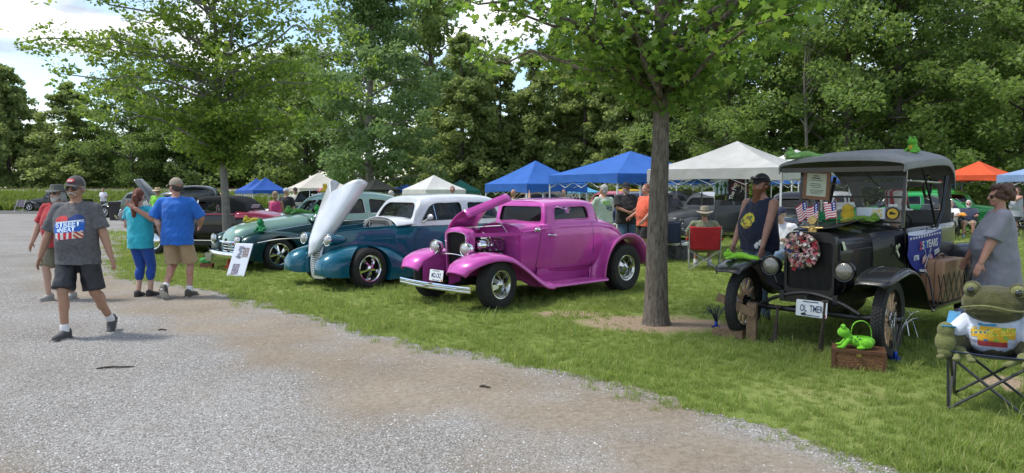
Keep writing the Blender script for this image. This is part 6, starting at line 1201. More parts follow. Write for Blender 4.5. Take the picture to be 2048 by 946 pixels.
def luggage_rack():
    t = thing('luggage_rack', 'black folding lattice rack clamped along the running board in front of the suitcase', 'rack', tw(-1.52, .87, .402), THEAD); m = MB(); n = 6; w_ = .17
    for k in range(n):
        x0 = .5 - k * w_
        for a, b in (((x0, .02), (x0 - w_, .33)), ((x0, .33), (x0 - w_, .02))): q_ = MB(); q_.bar((a[0], .0, a[1]), (b[0], .0, b[1]), .005, .018); q_.build('slat', M_BLACK, t, smooth=0)
    q_ = MB(); q_.tube([(.53, -.26, .0), (.52, -.24, .30), (.52, -.2, .35), (.52, -.12, .35), (.52, -.08, .3), (.53, -.02, .0)], .009, 6); q_.build('end_loop', M_BLACK, t); q_ = MB(); q_.bar((.55, 0, .008), (-.55, 0, .008), .02, .015); q_.build('base_rail', M_BLACK, t, smooth=0)
luggage_rack()
def bunting():
    t = thing('bunting_banner', 'blue anniversary bunting with white top band and stars on the car door', 'banner', tw(-.78, .632, 1.165), THEAD); t.scale = (1.45, 1, 1.05); nu, nv = 44, 34; W_ = .70; P = []
    for i in range(nu + 1):
        u = i / nu; row = []; dz = .47 * max(.12, math.sin(math.pi * (.10 + .80 * u)) ** .65) * (1.0 - .12 * u)
        for j in range(nv + 1): v = j / nv; row.append((-u * W_, .012 + .006 * math.sin(u * 19 + v * 3) * v + .02 * v * (1 - v), .012 + .03 * u - v * dz))
        P.append(row)
    navy = (.018, .03, .24)
    painted_grid('fabric', P, lambda u, v: (.62, .64, .80) if v < .11 else navy, t, vcolmat('bunting_cloth', .7))
    B = Matrix(((-1, 0, 0), (0, 0, 1), (0, 1, 0))).to_4x4()   # text x -> -x, y -> z, faces +y
    def tx(s, size, x, z, mt, rot=0, xs=.8, off=.002): flat_text(s, size, mt, 'lettering', t, Matrix.Translation((-x, .038, z)) @ B @ Matrix.Rotation(R(rot), 4, 'Z'), .001, xs=xs, font_off=off)
    tx('2', .115, .215, -.135, mat('ink_banner_red', (.55, .05, .08), .6)); tx('5', .115, .265, -.133, M_INKW); tx('0', .115, .315, -.131, mat('ink_banner_blue', (.03, .2, .6), .6)); tx('YEARS', .115, .455, -.122, M_INKW, 2, .75); tx('1776', .07, .13, -.25, M_INKW); tx('2026', .07, .565, -.215, M_INKW, 12); tx('SEMIQUINC', .055, .32, -.405, M_INKW, -6)
    for k in range(12):
        m = MB(); x, z = -.03 - k * .055, -.052 + .0025 * k + .0; m.poly([(x + .012 * (1 if a % 2 == 0 else .45) * math.cos(math.pi * a / 5 + math.pi / 2), .022, z + .012 * (1 if a % 2 == 0 else .45) * math.sin(math.pi * a / 5 + math.pi / 2)) for a in range(10)], (0, .012, 0)); m.build('star', M_INKW, t, smooth=0)
    for s_ in (1, -1):   # crossed flags
        x0 = -.36; m = MB(); m.bar((x0 - s_ * .07, .04, -.17), (x0 + s_ * .05, .04, -.36), .004, .004); m.build('flag_staff', M_INKW, t, smooth=0)
        Pq = [[(x0 - s_ * (.03 + .075 * i / 13), .042, -.205 - .05 * i / 13 - .07 * j / 13 + (.0)) for j in range(14)] for i in range(14)]; painted_grid('small_flag', Pq, usflag, t)
bunting()
def hand_flag(label, p, lean, k):
    t = thing('hand_flag', label, 'flag', p, THEAD, 'little flags above the radiator'); m = MB(); m.tube([(0, 0, -.02), (lean[0], lean[1], .27)], .004, 6); m.ell((lean[0], lean[1], .272), .008); m.build('stick', mat('flag_stick', (.3, .2, .1), .5), t); P = []
    for i in range(15):
        u = i / 14; P.append([(lean[0] * (1 - .62 * v) + u * .02 + .008 * math.sin(u * 6 + k), lean[1] * (1 - .62 * v) - u * .12 * (1 - .15 * v), .27 * (1 - .62 * v) - .05 * u ** 1.3 + .01 * math.sin(u * 5 + k + v)) for v in [j / 13 for j in range(14)]])
    painted_grid('flag', P, usflag, t)
hand_flag('small striped flag leaning outermost over the black hood beside the certificate', tw(-.30, -.17, 1.22), (-.02, -.05), 0)
hand_flag('small striped flag between the two others above the radiator cap', tw(-.22, -.05, 1.21), (-.01, .0), 1.5)
hand_flag('small striped flag leaning towards the yellow plush duck', tw(-.30, .12, 1.24), (-.02, -.03), 3)
def wreath():
    t = thing('ribbon_wreath', 'round ragged wreath of red white and blue flag ribbons on the radiator', 'wreath', tw(.085, -.06, 1.0), THEAD); m = MB(); m.tube([(0, .15 * math.cos(a), .15 * math.sin(a)) for a in np.linspace(0, 2 * math.pi, 33)], .03, 8, caps=False); m.build('wreath_ring', mat('wreath_straw', (.12, .08, .05), .9), t)
    rg = np.random.default_rng(9); cols = [(.42, .04, .07), (.62, .55, .52), (.03, .04, .15), (.58, .24, .27), (.34, .24, .15), (.64, .42, .44), (.1, .1, .07), (.6, .5, .48)]
    for k in range(230):
        a = rg.uniform(0, 6.283); r0 = rg.uniform(.02, .155); a2 = a + rg.normal(0, .6); ln = rg.uniform(.035, .075); cx, cz = r0 * math.cos(a), r0 * math.sin(a); ex, ez = cx + ln * math.cos(a2), cz + ln * math.sin(a2); w_ = rg.uniform(.008, .018); px, pz = -math.sin(a2) * w_, math.cos(a2) * w_; h0, h1 = rg.uniform(.02, .07), rg.uniform(.03, .09)
        q_ = MB(); q_.m = 0; q_.add([(h0, cx - px * .5, cz - pz * .5), (h0, cx + px * .5, cz + pz * .5), (h1 + .012, (cx + ex) / 2 + px, (cz + ez) / 2 + pz), (h1, ex + px * 1.2, ez + pz * 1.2), (h1 - .006, ex - (ex - cx) * .12, ez - (ez - cz) * .12), (h1, ex - px * 1.2, ez - pz * 1.2), (h1 + .012, (cx + ex) / 2 - px, (cz + ez) / 2 - pz)], [(0, 1, 2, 3, 4, 5, 6)])
        ci = int(rg.integers(0, len(cols))); q_.build('ribbon', mat('ribbon_%d' % ci, cols[ci], .7), t, smooth=0, recalc=False)
wreath()
def certificate():
    t = thing('framed_certificate', 'wood framed certificate with printed lines in the windshield corner', 'certificate', tw(-.84, -.36, 1.68), THEAD); w_, h_ = .31, .34; t.rotation_euler = (R(-4), R(4), THEAD); wd = mat('frame_wood', (.22, .10, .05), .4, var=.2, vscale=30)
    m = MB(); m.box((0, 0, 0), (.012, w_ - .06, h_ - .06)); pp = m.build('paper', mat('cream_paper', (.56, .60, .47), .7), t, smooth=0)
    for a, b in (((0, -w_ / 2, -h_ / 2 + .02), (0, w_ / 2, -h_ / 2 + .02)), ((0, -w_ / 2, h_ / 2 - .02), (0, w_ / 2, h_ / 2 - .02)), ((0, -w_ / 2 + .02, -h_ / 2 + .04), (0, -w_ / 2 + .02, h_ / 2 - .04)), ((0, w_ / 2 - .02, -h_ / 2 + .04), (0, w_ / 2 - .02, h_ / 2 - .04))): m = MB(); m.bar(a, b, .04 if abs(a[2] - b[2]) > .01 else .026, .026 if abs(a[2] - b[2]) > .01 else .04); m.build('frame_side', wd, t, smooth=0)
    rg = random.Random(4)
    for k, (z, w2, h2) in enumerate([(.10, .06, .010), (.075, .10, .012), (.05, .15, .006), (.01, .12, .006), (-.01, .14, .006), (-.03, .11, .006), (-.06, .16, .005), (-.075, .15, .005), (-.09, .15, .005), (-.105, .1, .005)]): m = MB(); m.box((.0068, rg.uniform(-.01, .01), z), (.001, w2, h2)); m.build('print_line', M_INKK, pp, smooth=0)
certificate()
# ---------------------------------------------------------------- people
def ik(a, b, l1, l2, hint):
    a, b = Vector(a), Vector(b); d = b - a; L_ = d.length; hint = Vector(hint)
    if L_ >= l1 + l2: return a + d * (l1 / (l1 + l2))
    x = (l1 * l1 - l2 * l2 + L_ * L_) / (2 * L_); h = math.sqrt(max(0, l1 * l1 - x * x)); d.normalize(); n = hint - d * hint.dot(d); n.normalize(); return a + d * x + n * h
SKIN = {'tan': (.38, .215, .145), 'fair': (.49, .31, .235), 'red': (.43, .225, .165), 'dark': (.28, .15, .10)}
def skinmat(k): return mat('skin_' + k, SKIN[k], .5, var=.10, vscale=9, bump=.08, bscale=120, spec=.35)
def fab(name, c, rough=.9): return mat('fabric_' + name, c, rough, var=.12, vscale=7, bump=.55, bscale=11, sheen=.15)
def ring_loft(mb, rings, n=20):
    mb.loft([[Vector((cx + rx * math.copysign(abs(math.cos(t)) ** .85, math.cos(t)), cy + ry * math.sin(t), z)) for t in (2 * math.pi * j / n for j in range(n))] for cx, cy, z, rx, ry in rings])
def hand(mb, w_, d, nrm, side, sc=1.0, curl=.5, grip=False):
    d = Vector(d).normalized(); nrm = Vector(nrm); nrm = (nrm - d * nrm.dot(d)).normalized(); a = d.cross(nrm).normalized() * side   # a points to the thumb side
    M = Matrix((a, d, nrm)).transposed(); w_ = Vector(w_); mb.ell(w_ + d * .048 * sc, (.040 * sc, .055 * sc, .017 * sc), M, 12, 8)
    for k, (off, ln) in enumerate(((.028, .070), (.010, .080), (-.009, .074), (-.027, .058))):
        p = w_ + (d * .085 + a * off) * sc; ang = curl * (.55 + .1 * k); pts = [p - d * .02 * sc]
        q_ = p
        for s_ in range(3): dd = d * math.cos(ang * (s_ + .4)) + nrm * math.sin(ang * (s_ + .4)); q_ = q_ + dd * ln * sc * (.42, .32, .26)[s_]; pts.append(q_)
        mb.tube([pts[0]] + pts, [.002 * sc, .0095 * sc, .0095 * sc, .0088 * sc, .0065 * sc], 8)
    p = w_ + (d * .025 + a * .03) * sc; q1 = p + (d * .035 + a * .028 + nrm * .012) * sc; q2 = q1 + (d * .032 + a * .004 + nrm * .014) * sc; mb.tube([p - a * .015 * sc, p, q1, q2], [.008 * sc, .0125 * sc, .0105 * sc, .0075 * sc], 8)
def person(label, x, y, yaw, H=1.75, vox=.010, skin='tan', fat=0.0, feet=None, hands=None, elbow_hint=None, hip=.93, lean=0.0, headyaw=0.0, headpitch=0.0, top=None, bottom=None, shoes=(.05, .05, .055), sole=None, socks=None, head=(), curl=.5, z0=0.0, foot_pitch=(0, 0), broad=1.0, knee_hint=None, palm=None, group=None, twist=0.0):
    t = thing('person', label, 'person', (x, y, z0), R(yaw), group); k = H / 1.75; sk = skinmat(skin); O = Vector((0, 0, hip - .93)); piv = Vector((0, 0, hip))
    UM = Matrix.Translation(piv) @ Matrix.Rotation(twist, 4, 'Z') @ Matrix.Rotation(lean, 4, 'X') @ Matrix.Translation(-piv) @ Matrix.Translation(O)
    U = lambda p: UM @ Vector(p)
    HM = UM @ Matrix.Translation((0, .0, 1.52)) @ Matrix.Rotation(R(headyaw), 4, 'Z') @ Matrix.Rotation(R(headpitch) - lean * .8, 4, 'X') @ Matrix.Translation((0, 0, -1.52))
    SC = Matrix.Scale(k, 4); feet = feet or [(.10, 0, .08), (-.10, 0, .08)]; hands = hands or [(.28, -.04, .82), (-.28, -.04, .82)]; b = broad
    hips = [Vector((.092 * b, 0, hip - .02)), Vector((-.092 * b, 0, hip - .02))]; sh = [U((.178 * b, .005, 1.415)), U((-.178 * b, .005, 1.415))]
    knees = [ik(hips[i], feet[i], .43, .43, (knee_hint or [(0, -1, .1)] * 2)[i]) for i in (0, 1)]
    elb = [ik(sh[i], hands[i], .29, .265, (elbow_hint or [(.25, 1, -.1), (-.25, 1, -.1)])[i]) for i in (0, 1)]
    hands = [Vector(h_) for h_ in hands]; feet = [Vector(f_) for f_ in feet]
    for i in (0, 1):   # keep the reach
        d = hands[i] - sh[i]
        if d.length > .555: hands[i] = sh[i] + d.normalized() * .555
    tor = [(0, .0, .84, .13 * b, .10), (0, .005, .92, .165 * b, .125 + fat * .3), (0, -fat * .5, 1.04, .158 * b + fat * .7, .115 + fat), (0, -fat * .55, 1.16, .16 * b + fat * .7, .118 + fat * .9), (0, -fat * .2, 1.28, .178 * b + fat * .3, .122 + fat * .4), (0, .005, 1.38, .175 * b, .105), (0, .01, 1.445, .11 * b, .075), (0, .012, 1.48, .058, .056)]
    mb = MB(); mb.T = SC @ UM; ring_loft(mb, tor); mb.T = SC @ UM; mb.cone((0, .015, 1.43), (0, -.002, 1.57), .057, .053)
    mb.T = SC @ HM; mb.ell((0, .008, 1.645), (.077, .096, .103), n=18, m=12); mb.ell((0, -.028, 1.59), (.061, .068, .078), n=16, m=10); mb.ell((0, -.062, 1.540), (.034, .032, .026)); mb.ell((0, -.085, 1.638), (.05, .018, .016))
    mb.tube([(0, -.085, 1.635), (0, -.105, 1.61), (0, -.116, 1.592), (0, -.098, 1.583)], [.008, .0125, .0165, .010], 10)
    for s_ in (1, -1): mb.ell((s_ * .078, .012, 1.607), (.010, .021, .032)); mb.ell((s_ * .037, -.072, 1.585), (.022, .022, .022))
    mb.ell((0, -.088, 1.556), (.026, .012, .008))
    mb.T = SC
    for i, s_ in ((0, 1), (1, -1)):
        mb.cone(hips[i], knees[i], .086 + fat * .2, .058); mb.cone(knees[i], feet[i], .053, .037); cf = knees[i].lerp(feet[i], .3) + Vector((0, .018, 0)); mb.ell(cf, (.052, .055, .11)); fp = foot_pitch[i]; Fm = Matrix.Translation(feet[i]) @ Matrix.Rotation(s_ * .14, 4, 'Z') @ Matrix.Rotation(fp, 4, 'X'); mb.cone(Fm @ Vector((0, .02, -.03)), Fm @ Vector((0, -.14, -.045)), .034, .024)
        mb.cone(U((s_ * .045, .012, 1.425)), sh[i].lerp(elb[i], .06), .036, .044); mb.cone(sh[i].lerp(elb[i], .07), elb[i], .052 + fat * .15, .045); mb.cone(elb[i], hands[i], .045 + fat * .08, .030); d = hands[i] - elb[i]; pn = (palm or [(-s_, -.2, 0)] * 2)[i] if palm else (-s_, .15, 0); hand(mb, hands[i], d, pn, s_ if True else 1, 1.0, curl)
    body = mobj('body', remesh(mb, vox, 2), sk, t)
    # ---- clothes
    def cl(name, mbx, vx, mt, disp=.013, ds=7, it=3): return mobj(name, remesh(mbx, vx, it, disp * (1 if vox < .016 else .5), ds, seed=len(label)), mt, t)
    vx = max(.010, vox * 1.15); shirt = None
    if top:
        kind, mt = top[0], top[1]; hem = top[2] if len(top) > 2 else .86; sl = top[3] if len(top) > 3 else .62
        mb = MB(); mb.T = SC @ UM; g = .022 if kind != 'tank' else .015; rings = []
        zs = [hem, hem + .05] + [z for z in (.92, 1.04, 1.16, 1.28, 1.38) if z > hem + .08] + ([1.44, 1.468] if kind != 'tank' else [1.43])
        ta = np.array(tor)
        for z in zs:
            cx, cy = 0, np.interp(z, ta[:, 2], ta[:, 1]); rx, ry = np.interp(z, ta[:, 2], ta[:, 3]), np.interp(z, ta[:, 2], ta[:, 4])
            if z < 1.05: rx, ry = max(rx, .166 * b + fat * .55), max(ry, .125 + fat * .7)
            if z < .84: rx, ry = rx + (.84 - z) * .12, ry + (.84 - z) * .12
            gg = g * (1.1 if z < 1.1 else 1) if z < 1.42 else g * .5; rings.append((cx, cy, z, rx + gg, ry + gg))
        ring_loft(mb, rings, 24); mb.T = SC
        for i in (0, 1):
            if kind == 'tank': mb.T = SC; mb.cone(sh[i] * .62 + U((0, .0, 1.40)) * .38, U((0, 0, 1.36)), .055, .1)
            else:
                e = sh[i].lerp(elb[i], sl if sl <= 1 else 1); s0 = sh[i].lerp(elb[i], .07); sn = 1 if i == 0 else -1; mb.tube([s0, s0.lerp(e, .5), e], [.064 + fat * .2, .072 + fat * .2, .078 + fat * .2], 16); mb.ell(s0, .067 + fat * .2); mb.cone(U((sn * .06, .012, 1.425)), s0, .060, .068 + fat * .15); mb.cone(U((sn * .10, .005, 1.30)), s0, .10, .07)
                if sl > 1: mb.cone(elb[i], elb[i].lerp(hands[i], sl - 1), .056, .044)
        shirt = cl({'tank': 'tank_top', 'dress': 'long_shirt'}.get(kind, 'shirt'), mb, vx, mt)
    if bottom:
        mt, frac, gg = bottom[1], bottom[2], bottom[3] if len(bottom) > 3 else .024; mb = MB(); mb.T = SC
        ring_loft(mb, [(0, 0, hip - .10, .155 * b + fat * .3, .12 + fat * .3), (0, 0, hip - .02, .178 * b + fat * .5, .14 + fat * .5), (0, -fat * .25, hip + .07, .172 * b + fat * .6, .13 + fat * .7)])
        for i in (0, 1):
            if frac <= 1: e = hips[i].lerp(knees[i], frac); mb.ell(hips[i], .1 + fat * .25); mb.tube([hips[i], hips[i].lerp(e, .5), e], [.098 + fat * .25, .1 + fat * .2, .092 + gg * .6], 16)
            else: mb.cone(hips[i], knees[i], .10 + fat * .25, .071 + gg * .5); mb.cone(knees[i], knees[i].lerp(feet[i], frac - 1), .069 + gg * .5, .054 + gg * .8, k=2); mb.ell(knees[i].lerp(feet[i], .3) + Vector((0, .018, 0)), (.064 + gg, .067 + gg, .12))
        cl(bottom[0], mb, vx, mt, .012 if gg > .015 else .003)
    if shoes:
        sm = mat('shoe_%02d_%02d_%02d' % tuple(int(c_ * 99) for c_ in shoes), shoes, .7, bump=.1, bscale=200)
        for i, s_ in ((0, 1), (1, -1)):
            fp = foot_pitch[i]; M = Matrix.Translation(feet[i]) @ Matrix.Rotation(s_ * .14, 4, 'Z') @ Matrix.Rotation(fp, 4, 'X'); mb = MB(); mb.T = SC @ M; mb.cone((0, .035, -.028), (0, -.15, -.043), .048, .036); mb.cone((0, .03, -.0), (0, -.06, -.03), .05, .045); mb.box((0, -.06, -.068), (.085, .27, .022)); so = mobj('shoe', remesh(mb, min(.009, vox), 3), sm, t)
            if sole: q_ = MB(); q_.T = SC @ M; q_.loft([[(.048 * c1, -.06 + .15 * s1, z) for c1, s1 in ((math.cos(a), math.sin(a)) for a in np.linspace(0, 2 * math.pi, 24)[:-1])] for z in (-.082, -.062)]); q_.build('sole', mat('sole_pale', sole, .8), so)
    if socks:
        for i in (0, 1): q_ = MB(); q_.T = SC; d = (knees[i] - feet[i]).normalized(); q_.cone(feet[i] + d * .0, feet[i] + d * .075, .046, .045, k=2); q_.build('sock', fab('sock', (.7, .7, .7)), t, smooth=60)
    for h_ in head: HEADGEAR[h_[0]](t, SC @ HM, body, *h_[1:])
    return t, shirt, SC @ UM
def _mb(T): m = MB(); m.T = T; return m
def g_eyes(t, T, body, open_=True):
    for s_ in (1, -1):
        m = _mb(T); m.ell((s_ * .032, -.083, 1.617), (.0135, .009, .007)); e = m.build('eye', mat('eye_white', (.6, .57, .54), .3), body); m = _mb(T); m.ell((s_ * .032, -.090, 1.617), (.006, .004, .006)); m.build('iris', mat('iris', (.03, .02, .015), .2), e)
    m = _mb(T); m.tube([(-.022, -.093, 1.556), (0, -.101, 1.555), (.022, -.093, 1.556)], .004, 6); m.build('mouth', mat('lips', (.28, .10, .08), .5), body)
def g_brow(t, T, body, c=(.25, .22, .2)):
    for s_ in (1, -1): m = _mb(T); m.tube([(s_ * .015, -.098, 1.637), (s_ * .035, -.095, 1.643), (s_ * .055, -.078, 1.636)], .005, 5); m.build('eyebrow', mat('hair_%d' % int(sum(c) * 300), c, .8), body)
def g_shades(t, T, body, up=False, c=(.01, .01, .011)):
    dz, dy = (.085, -.012) if up else (0, 0); m = _mb(T)
    for s_ in (1, -1): m.ell((s_ * .034, -.093 + dy, 1.615 + dz), (.031, .012, .023)); m.tube([(s_ * .062, -.082 + dy, 1.62 + dz), (s_ * .082, -.03 + dy, 1.622 + dz), (s_ * .082, .015 + dy, 1.612 + dz)], .0045, 5)
    m.box((0, -.1 + dy, 1.62 + dz), (.03, .008, .01)); m.build('sunglasses', mat('shades', c, .12, coat=.5), t)
def g_moustache(t, T, body, c=(.55, .53, .5)):
    m = _mb(T)
    for s_ in (1, -1): m.tube([(0, -.108, 1.572), (s_ * .02, -.103, 1.568), (s_ * .036, -.088, 1.556), (s_ * .041, -.078, 1.535)], [.010, .011, .008, .004], 7)
    mobj('moustache', remesh(m, .0045, 2, .002, 60), mat('hairg_%d' % int(sum(c) * 300), c, .9, var=.25, vscale=90, bump=.6, bscale=240), t)
def g_beard(t, T, body, c, ln=.05):
    m = _mb(T); m.ell((0, -.052, 1.545), (.062, .052, .052)); m.ell((0, -.065, 1.52 - ln * .5), (.052, .042, .035 + ln * .6)); m.ell((0, -.07, 1.50 - ln), (.038, .032, .03 + ln * .45))
    for s_ in (1, -1): m.ell((s_ * .066, -.012, 1.575), (.014, .03, .045))
    mobj('beard', remesh(m, .006, 2, .007, 26), mat('beard_%d' % int(sum(c) * 300), c, .95, var=.3, vscale=60, bump=1, bscale=160), t)
def dome(T, cz, rx, ry, rz, cy=.01, n=24, m=8, zmin=0.0):
    q_ = _mb(T); rings = []
    for i in range(m + 1): a = math.pi / 2 * i / m; rings.append([(rx * max(math.cos(a), .02) * math.cos(2 * math.pi * j / n), cy + ry * max(math.cos(a), .02) * math.sin(2 * math.pi * j / n), cz + rz * math.sin(a)) for j in range(n)])
    q_.loft(rings); return q_
def g_cap(t, T, body, c, c2=None, badge=None, mesh=None):
    fm = mat('cap_%d' % int(c[0] * 900 + c[1] * 300 + c[2] * 77), c, .85, bump=.2, bscale=260); q_ = dome(T, 1.652, .090, .110, .108); o = q_.build('cap', fm, t, smooth=60)
    q_ = _mb(T); P = []
    for i in range(9):
        a = -1 + i / 4; row = []
        for j in range(6): v = j / 5; yy = -.095 - .085 * v * math.sqrt(max(0, 1 - (a * .72) ** 2)) ; row.append((a * (.082 - .01 * v), yy + .03 * abs(a) ** 2, 1.662 - .010 * v - .022 * a * a * (.4 + v)))
        P.append(row)
    q_.grid(P); b_ = q_.build('brim', mat('capb_%d' % int((c2 or c)[0] * 900 + (c2 or c)[1] * 300), c2 or c, .85), o, smooth=60, recalc=False); md = b_.modifiers.new('t', 'SOLIDIFY'); md.thickness = .005
    if mesh:
        q_ = _mb(T); rings = []
        for i in range(7):
            a = math.pi / 2 * i / 6; rings.append([(.0915 * max(math.cos(a), .02) * math.cos(ph), .01 + .1115 * max(math.cos(a), .02) * math.sin(ph), 1.653 + .1095 * math.sin(a)) for ph in np.linspace(-.15, math.pi + .15, 15)])
        q_.grid(rings); q_.build('mesh_back', mat('cap_mesh', mesh, .9, bump=.4, bscale=500), o, smooth=60, recalc=False)
    if badge:
        q_ = _mb(T); q_.ell((0, -.093, 1.70), (.043, .012, .024), Matrix.Rotation(R(-24), 3, 'X')); q_.build('badge', mat('badge_red', badge, .6), o); q_ = _mb(T); q_.box((0, -.106, 1.698), (.05, .003, .010), Matrix.Rotation(R(-24), 3, 'X')); q_.build('badge_script', M_INKW, o, smooth=0)
def g_hat(t, T, body, c, brim=.17, crown=.11, flap=None, band=None, droop=.012):
    fm = mat('hat_%d' % int(c[0] * 900 + c[1] * 300 + c[2] * 77), c, .9, var=.3, vscale=40, bump=.4, bscale=180); q_ = _mb(T); n = 28; rings = []
    for rx, z in ((brim, -droop), (brim * .99, -droop + .006), (.105, .004), (.098, .012), (.094, crown * .6), (.082, crown * .92), (.05, crown * .95), (.004, crown * .86)): rings.append([(rx * .92 * math.cos(2 * math.pi * j / n), .005 + rx * 1.06 * math.sin(2 * math.pi * j / n), 1.66 + z + (.018 * math.cos(4 * math.pi * j / n) if rx > .12 else 0)) for j in range(n)])
    q_.loft(rings); o = q_.build('hat', fm, t, smooth=50)
    if band: q_ = _mb(T); q_.tube([(.099 * .92 * math.cos(a), .005 + .099 * 1.06 * math.sin(a), 1.685) for a in np.linspace(0, 2 * math.pi, 29)], .009, 6, caps=False); q_.build('hat_band', mat('band_%d' % int(band[0] * 500), band, .8), o)
    if flap:
        P = [[(.10 * math.cos(a) * (1 + .15 * v), .01 + .115 * math.sin(a) * (1 + .25 * v), 1.655 - .16 * v) for v in (0, .35, .7, 1)] for a in np.linspace(-.5, math.pi + .5, 15)]; q_ = _mb(T); q_.grid(P); b_ = q_.build('neck_flap', mat('flap_grey', flap, .9), o, smooth=60, recalc=False); md = b_.modifiers.new('t', 'SOLIDIFY'); md.thickness = .004
def hairmat(c): return mat('hair2_%d' % int(c[0] * 900 + c[1] * 400 + c[2] * 100), c, .55, var=.35, vscale=40, bump=.9, bscale=130)
def g_hair(t, T, body, c, style='short'):
    m = _mb(T)
    if style in ('short', 'pony', 'fringe'):
        m.ell((0, .022, 1.662), (.082, .096, .100 if style != 'fringe' else .055), n=16, m=10); m.ell((0, .055, 1.60), (.070, .052, .062))
        if style == 'fringe': m = _mb(T); m.ell((0, .05, 1.605), (.080, .06, .055)); [m.ell((s_ * .07, .02, 1.62), (.016, .045, .035)) for s_ in (1, -1)]
    if style == 'pony':
        m.ell((0, .098, 1.665), (.035, .04, .04)); m.tube([(0, .11, 1.665), (.0, .155, 1.63), (.012, .15, 1.54), (.022, .135, 1.44), (.03, .125, 1.33), (.025, .12, 1.25)], [.026, .04, .047, .046, .035, .008], 12); m.tube([(0, .11, 1.65), (-.015, .15, 1.58), (-.01, .14, 1.47), (.0, .13, 1.36)], [.02, .036, .034, .008], 10); m.tube([(0, .115, 1.65), (.04, .145, 1.56), (.055, .13, 1.44), (.055, .125, 1.32)], [.02, .03, .028, .006], 10)
    if style == 'fluffy':
        for k in range(60):
            a = k * 2.4; z = 1.60 + .13 * ((k % 12) / 11); r_ = .082 * math.sqrt(max(.1, 1 - ((z - 1.64) / .13) ** 2)); yy = .022 + r_ * 1.2 * math.sin(a)
            if yy > -.045 or z > 1.70: m.ell((r_ * math.cos(a), yy, z), (.038, .038, .03))
        m.ell((0, .03, 1.66), (.09, .1, .1))
    if style == 'bun': m.ell((0, .022, 1.662), (.082, .096, .1)); m.ell((0, .10, 1.70), (.05, .05, .05))
    if style == 'bob': m.ell((0, .02, 1.665), (.088, .10, .1)); m.ell((0, .045, 1.59), (.092, .07, .09))
    mobj('hair', remesh(m, .007, 2, .006 if style != 'fluffy' else .012, 22 if style != 'fluffy' else 16), hairmat(c), t)
def g_strap(t, T, body, *a): pass
HEADGEAR = {'eyes': g_eyes, 'brow': g_brow, 'shades': g_shades, 'moustache': g_moustache, 'beard': g_beard, 'cap': g_cap, 'hat': g_hat, 'hair': g_hair}
def project(me, shirt, sgn=-1, off=.004):
    """press a flat mesh (x,z) onto the garment along local y"""
    n = len(shirt.data.vertices); bm = bmesh.new(); bm.from_mesh(shirt.data); tree_ = BVHTree.FromBMesh(bm); bm.free()
    for v in me.vertices:
        h_ = tree_.ray_cast(Vector((v.co.x, sgn * 1.5, v.co.z)), Vector((0, -sgn, 0)))
        if h_[0] is not None: v.co.y = h_[0].y + sgn * off
    me.update()
TXM = Matrix(((1, 0, 0, 0), (0, 0, -1, 0), (0, 1, 0, 0), (0, 0, 0, 1)))      # text plane facing -y
TXB = Matrix(((-1, 0, 0, 0), (0, 0, 1, 0), (0, 1, 0, 0), (0, 0, 0, 1)))      # text plane facing +y
def print_text(shirt, s, x, z, size, mt, rot=0, sgn=-1, xs=1.0, off=.006, bold=.002):
    o = flat_text(s, size, mt, 'lettering', shirt, Matrix.Translation((x, 0, z)) @ (TXM if sgn < 0 else TXB) @ Matrix.Rotation(R(rot), 4, 'Z'), 0, xs=xs, font_off=bold); bm = bmesh.new(); bm.from_mesh(o.data); bmesh.ops.triangulate(bm, faces=bm.faces); bm.to_mesh(o.data); bm.free(); project(o.data, shirt, sgn, off); return o
def print_patch(shirt, x0, x1, z0, z1, colfun, sgn=-1, n=26, off=.004, warp=None, name='print'):
    P = [[((x0 + (x1 - x0) * i / n), 0, z0 + (z1 - z0) * j / n + (warp(i / n) if warp else 0)) for j in range(n + 1)] for i in range(n + 1)]; o = painted_grid(name, P, colfun, shirt, vcolmat('shirt_print', .85)); bm = bmesh.new(); bm.from_mesh(o.data); lay = bm.loops.layers.float_color['Col']; bmesh.ops.delete(bm, geom=[f for f in bm.faces if f.loops[0][lay][0] < 0], context='FACES'); bm.to_mesh(o.data); bm.free(); project(o.data, shirt, sgn, off); return o
NO = (-1, 0, 0)
# --- the man in the grey event shirt
p = gp(172, 687)
t, shirt, _ = person('man in charcoal printed t-shirt, black shorts and dark sunglasses walking on the gravel', p.x - .27, 7.95, 4, 1.77, .0065, 'tan', .045, feet=[(.20, .26, .135), (-.085, -.16, .082)], foot_pitch=(.85, 0), hands=[(.36, -.02, .86), (-.40, -.05, .80)], elbow_hint=[(.6, .8, 0), (-.6, .8, 0)], top=('tee', mat('heather_charcoal', (.105, .105, .112), .95, var=.28, vscale=28, bump=.55, bscale=11), .80, .80), bottom=('shorts', mat('black_nylon', (.014, .015, .020), .5, bump=.1, bscale=12), .93, .03), shoes=(.06, .058, .062), sole=(.5, .49, .46), socks=True, head=[('eyes',), ('shades',), ('moustache',), ('cap', (.07, .066, .066), (.10, .095, .095), (.5, .05, .06), (.2, .195, .2)), ('hair', (.35, .33, .31), 'fringe')], broad=1.05, curl=.45)
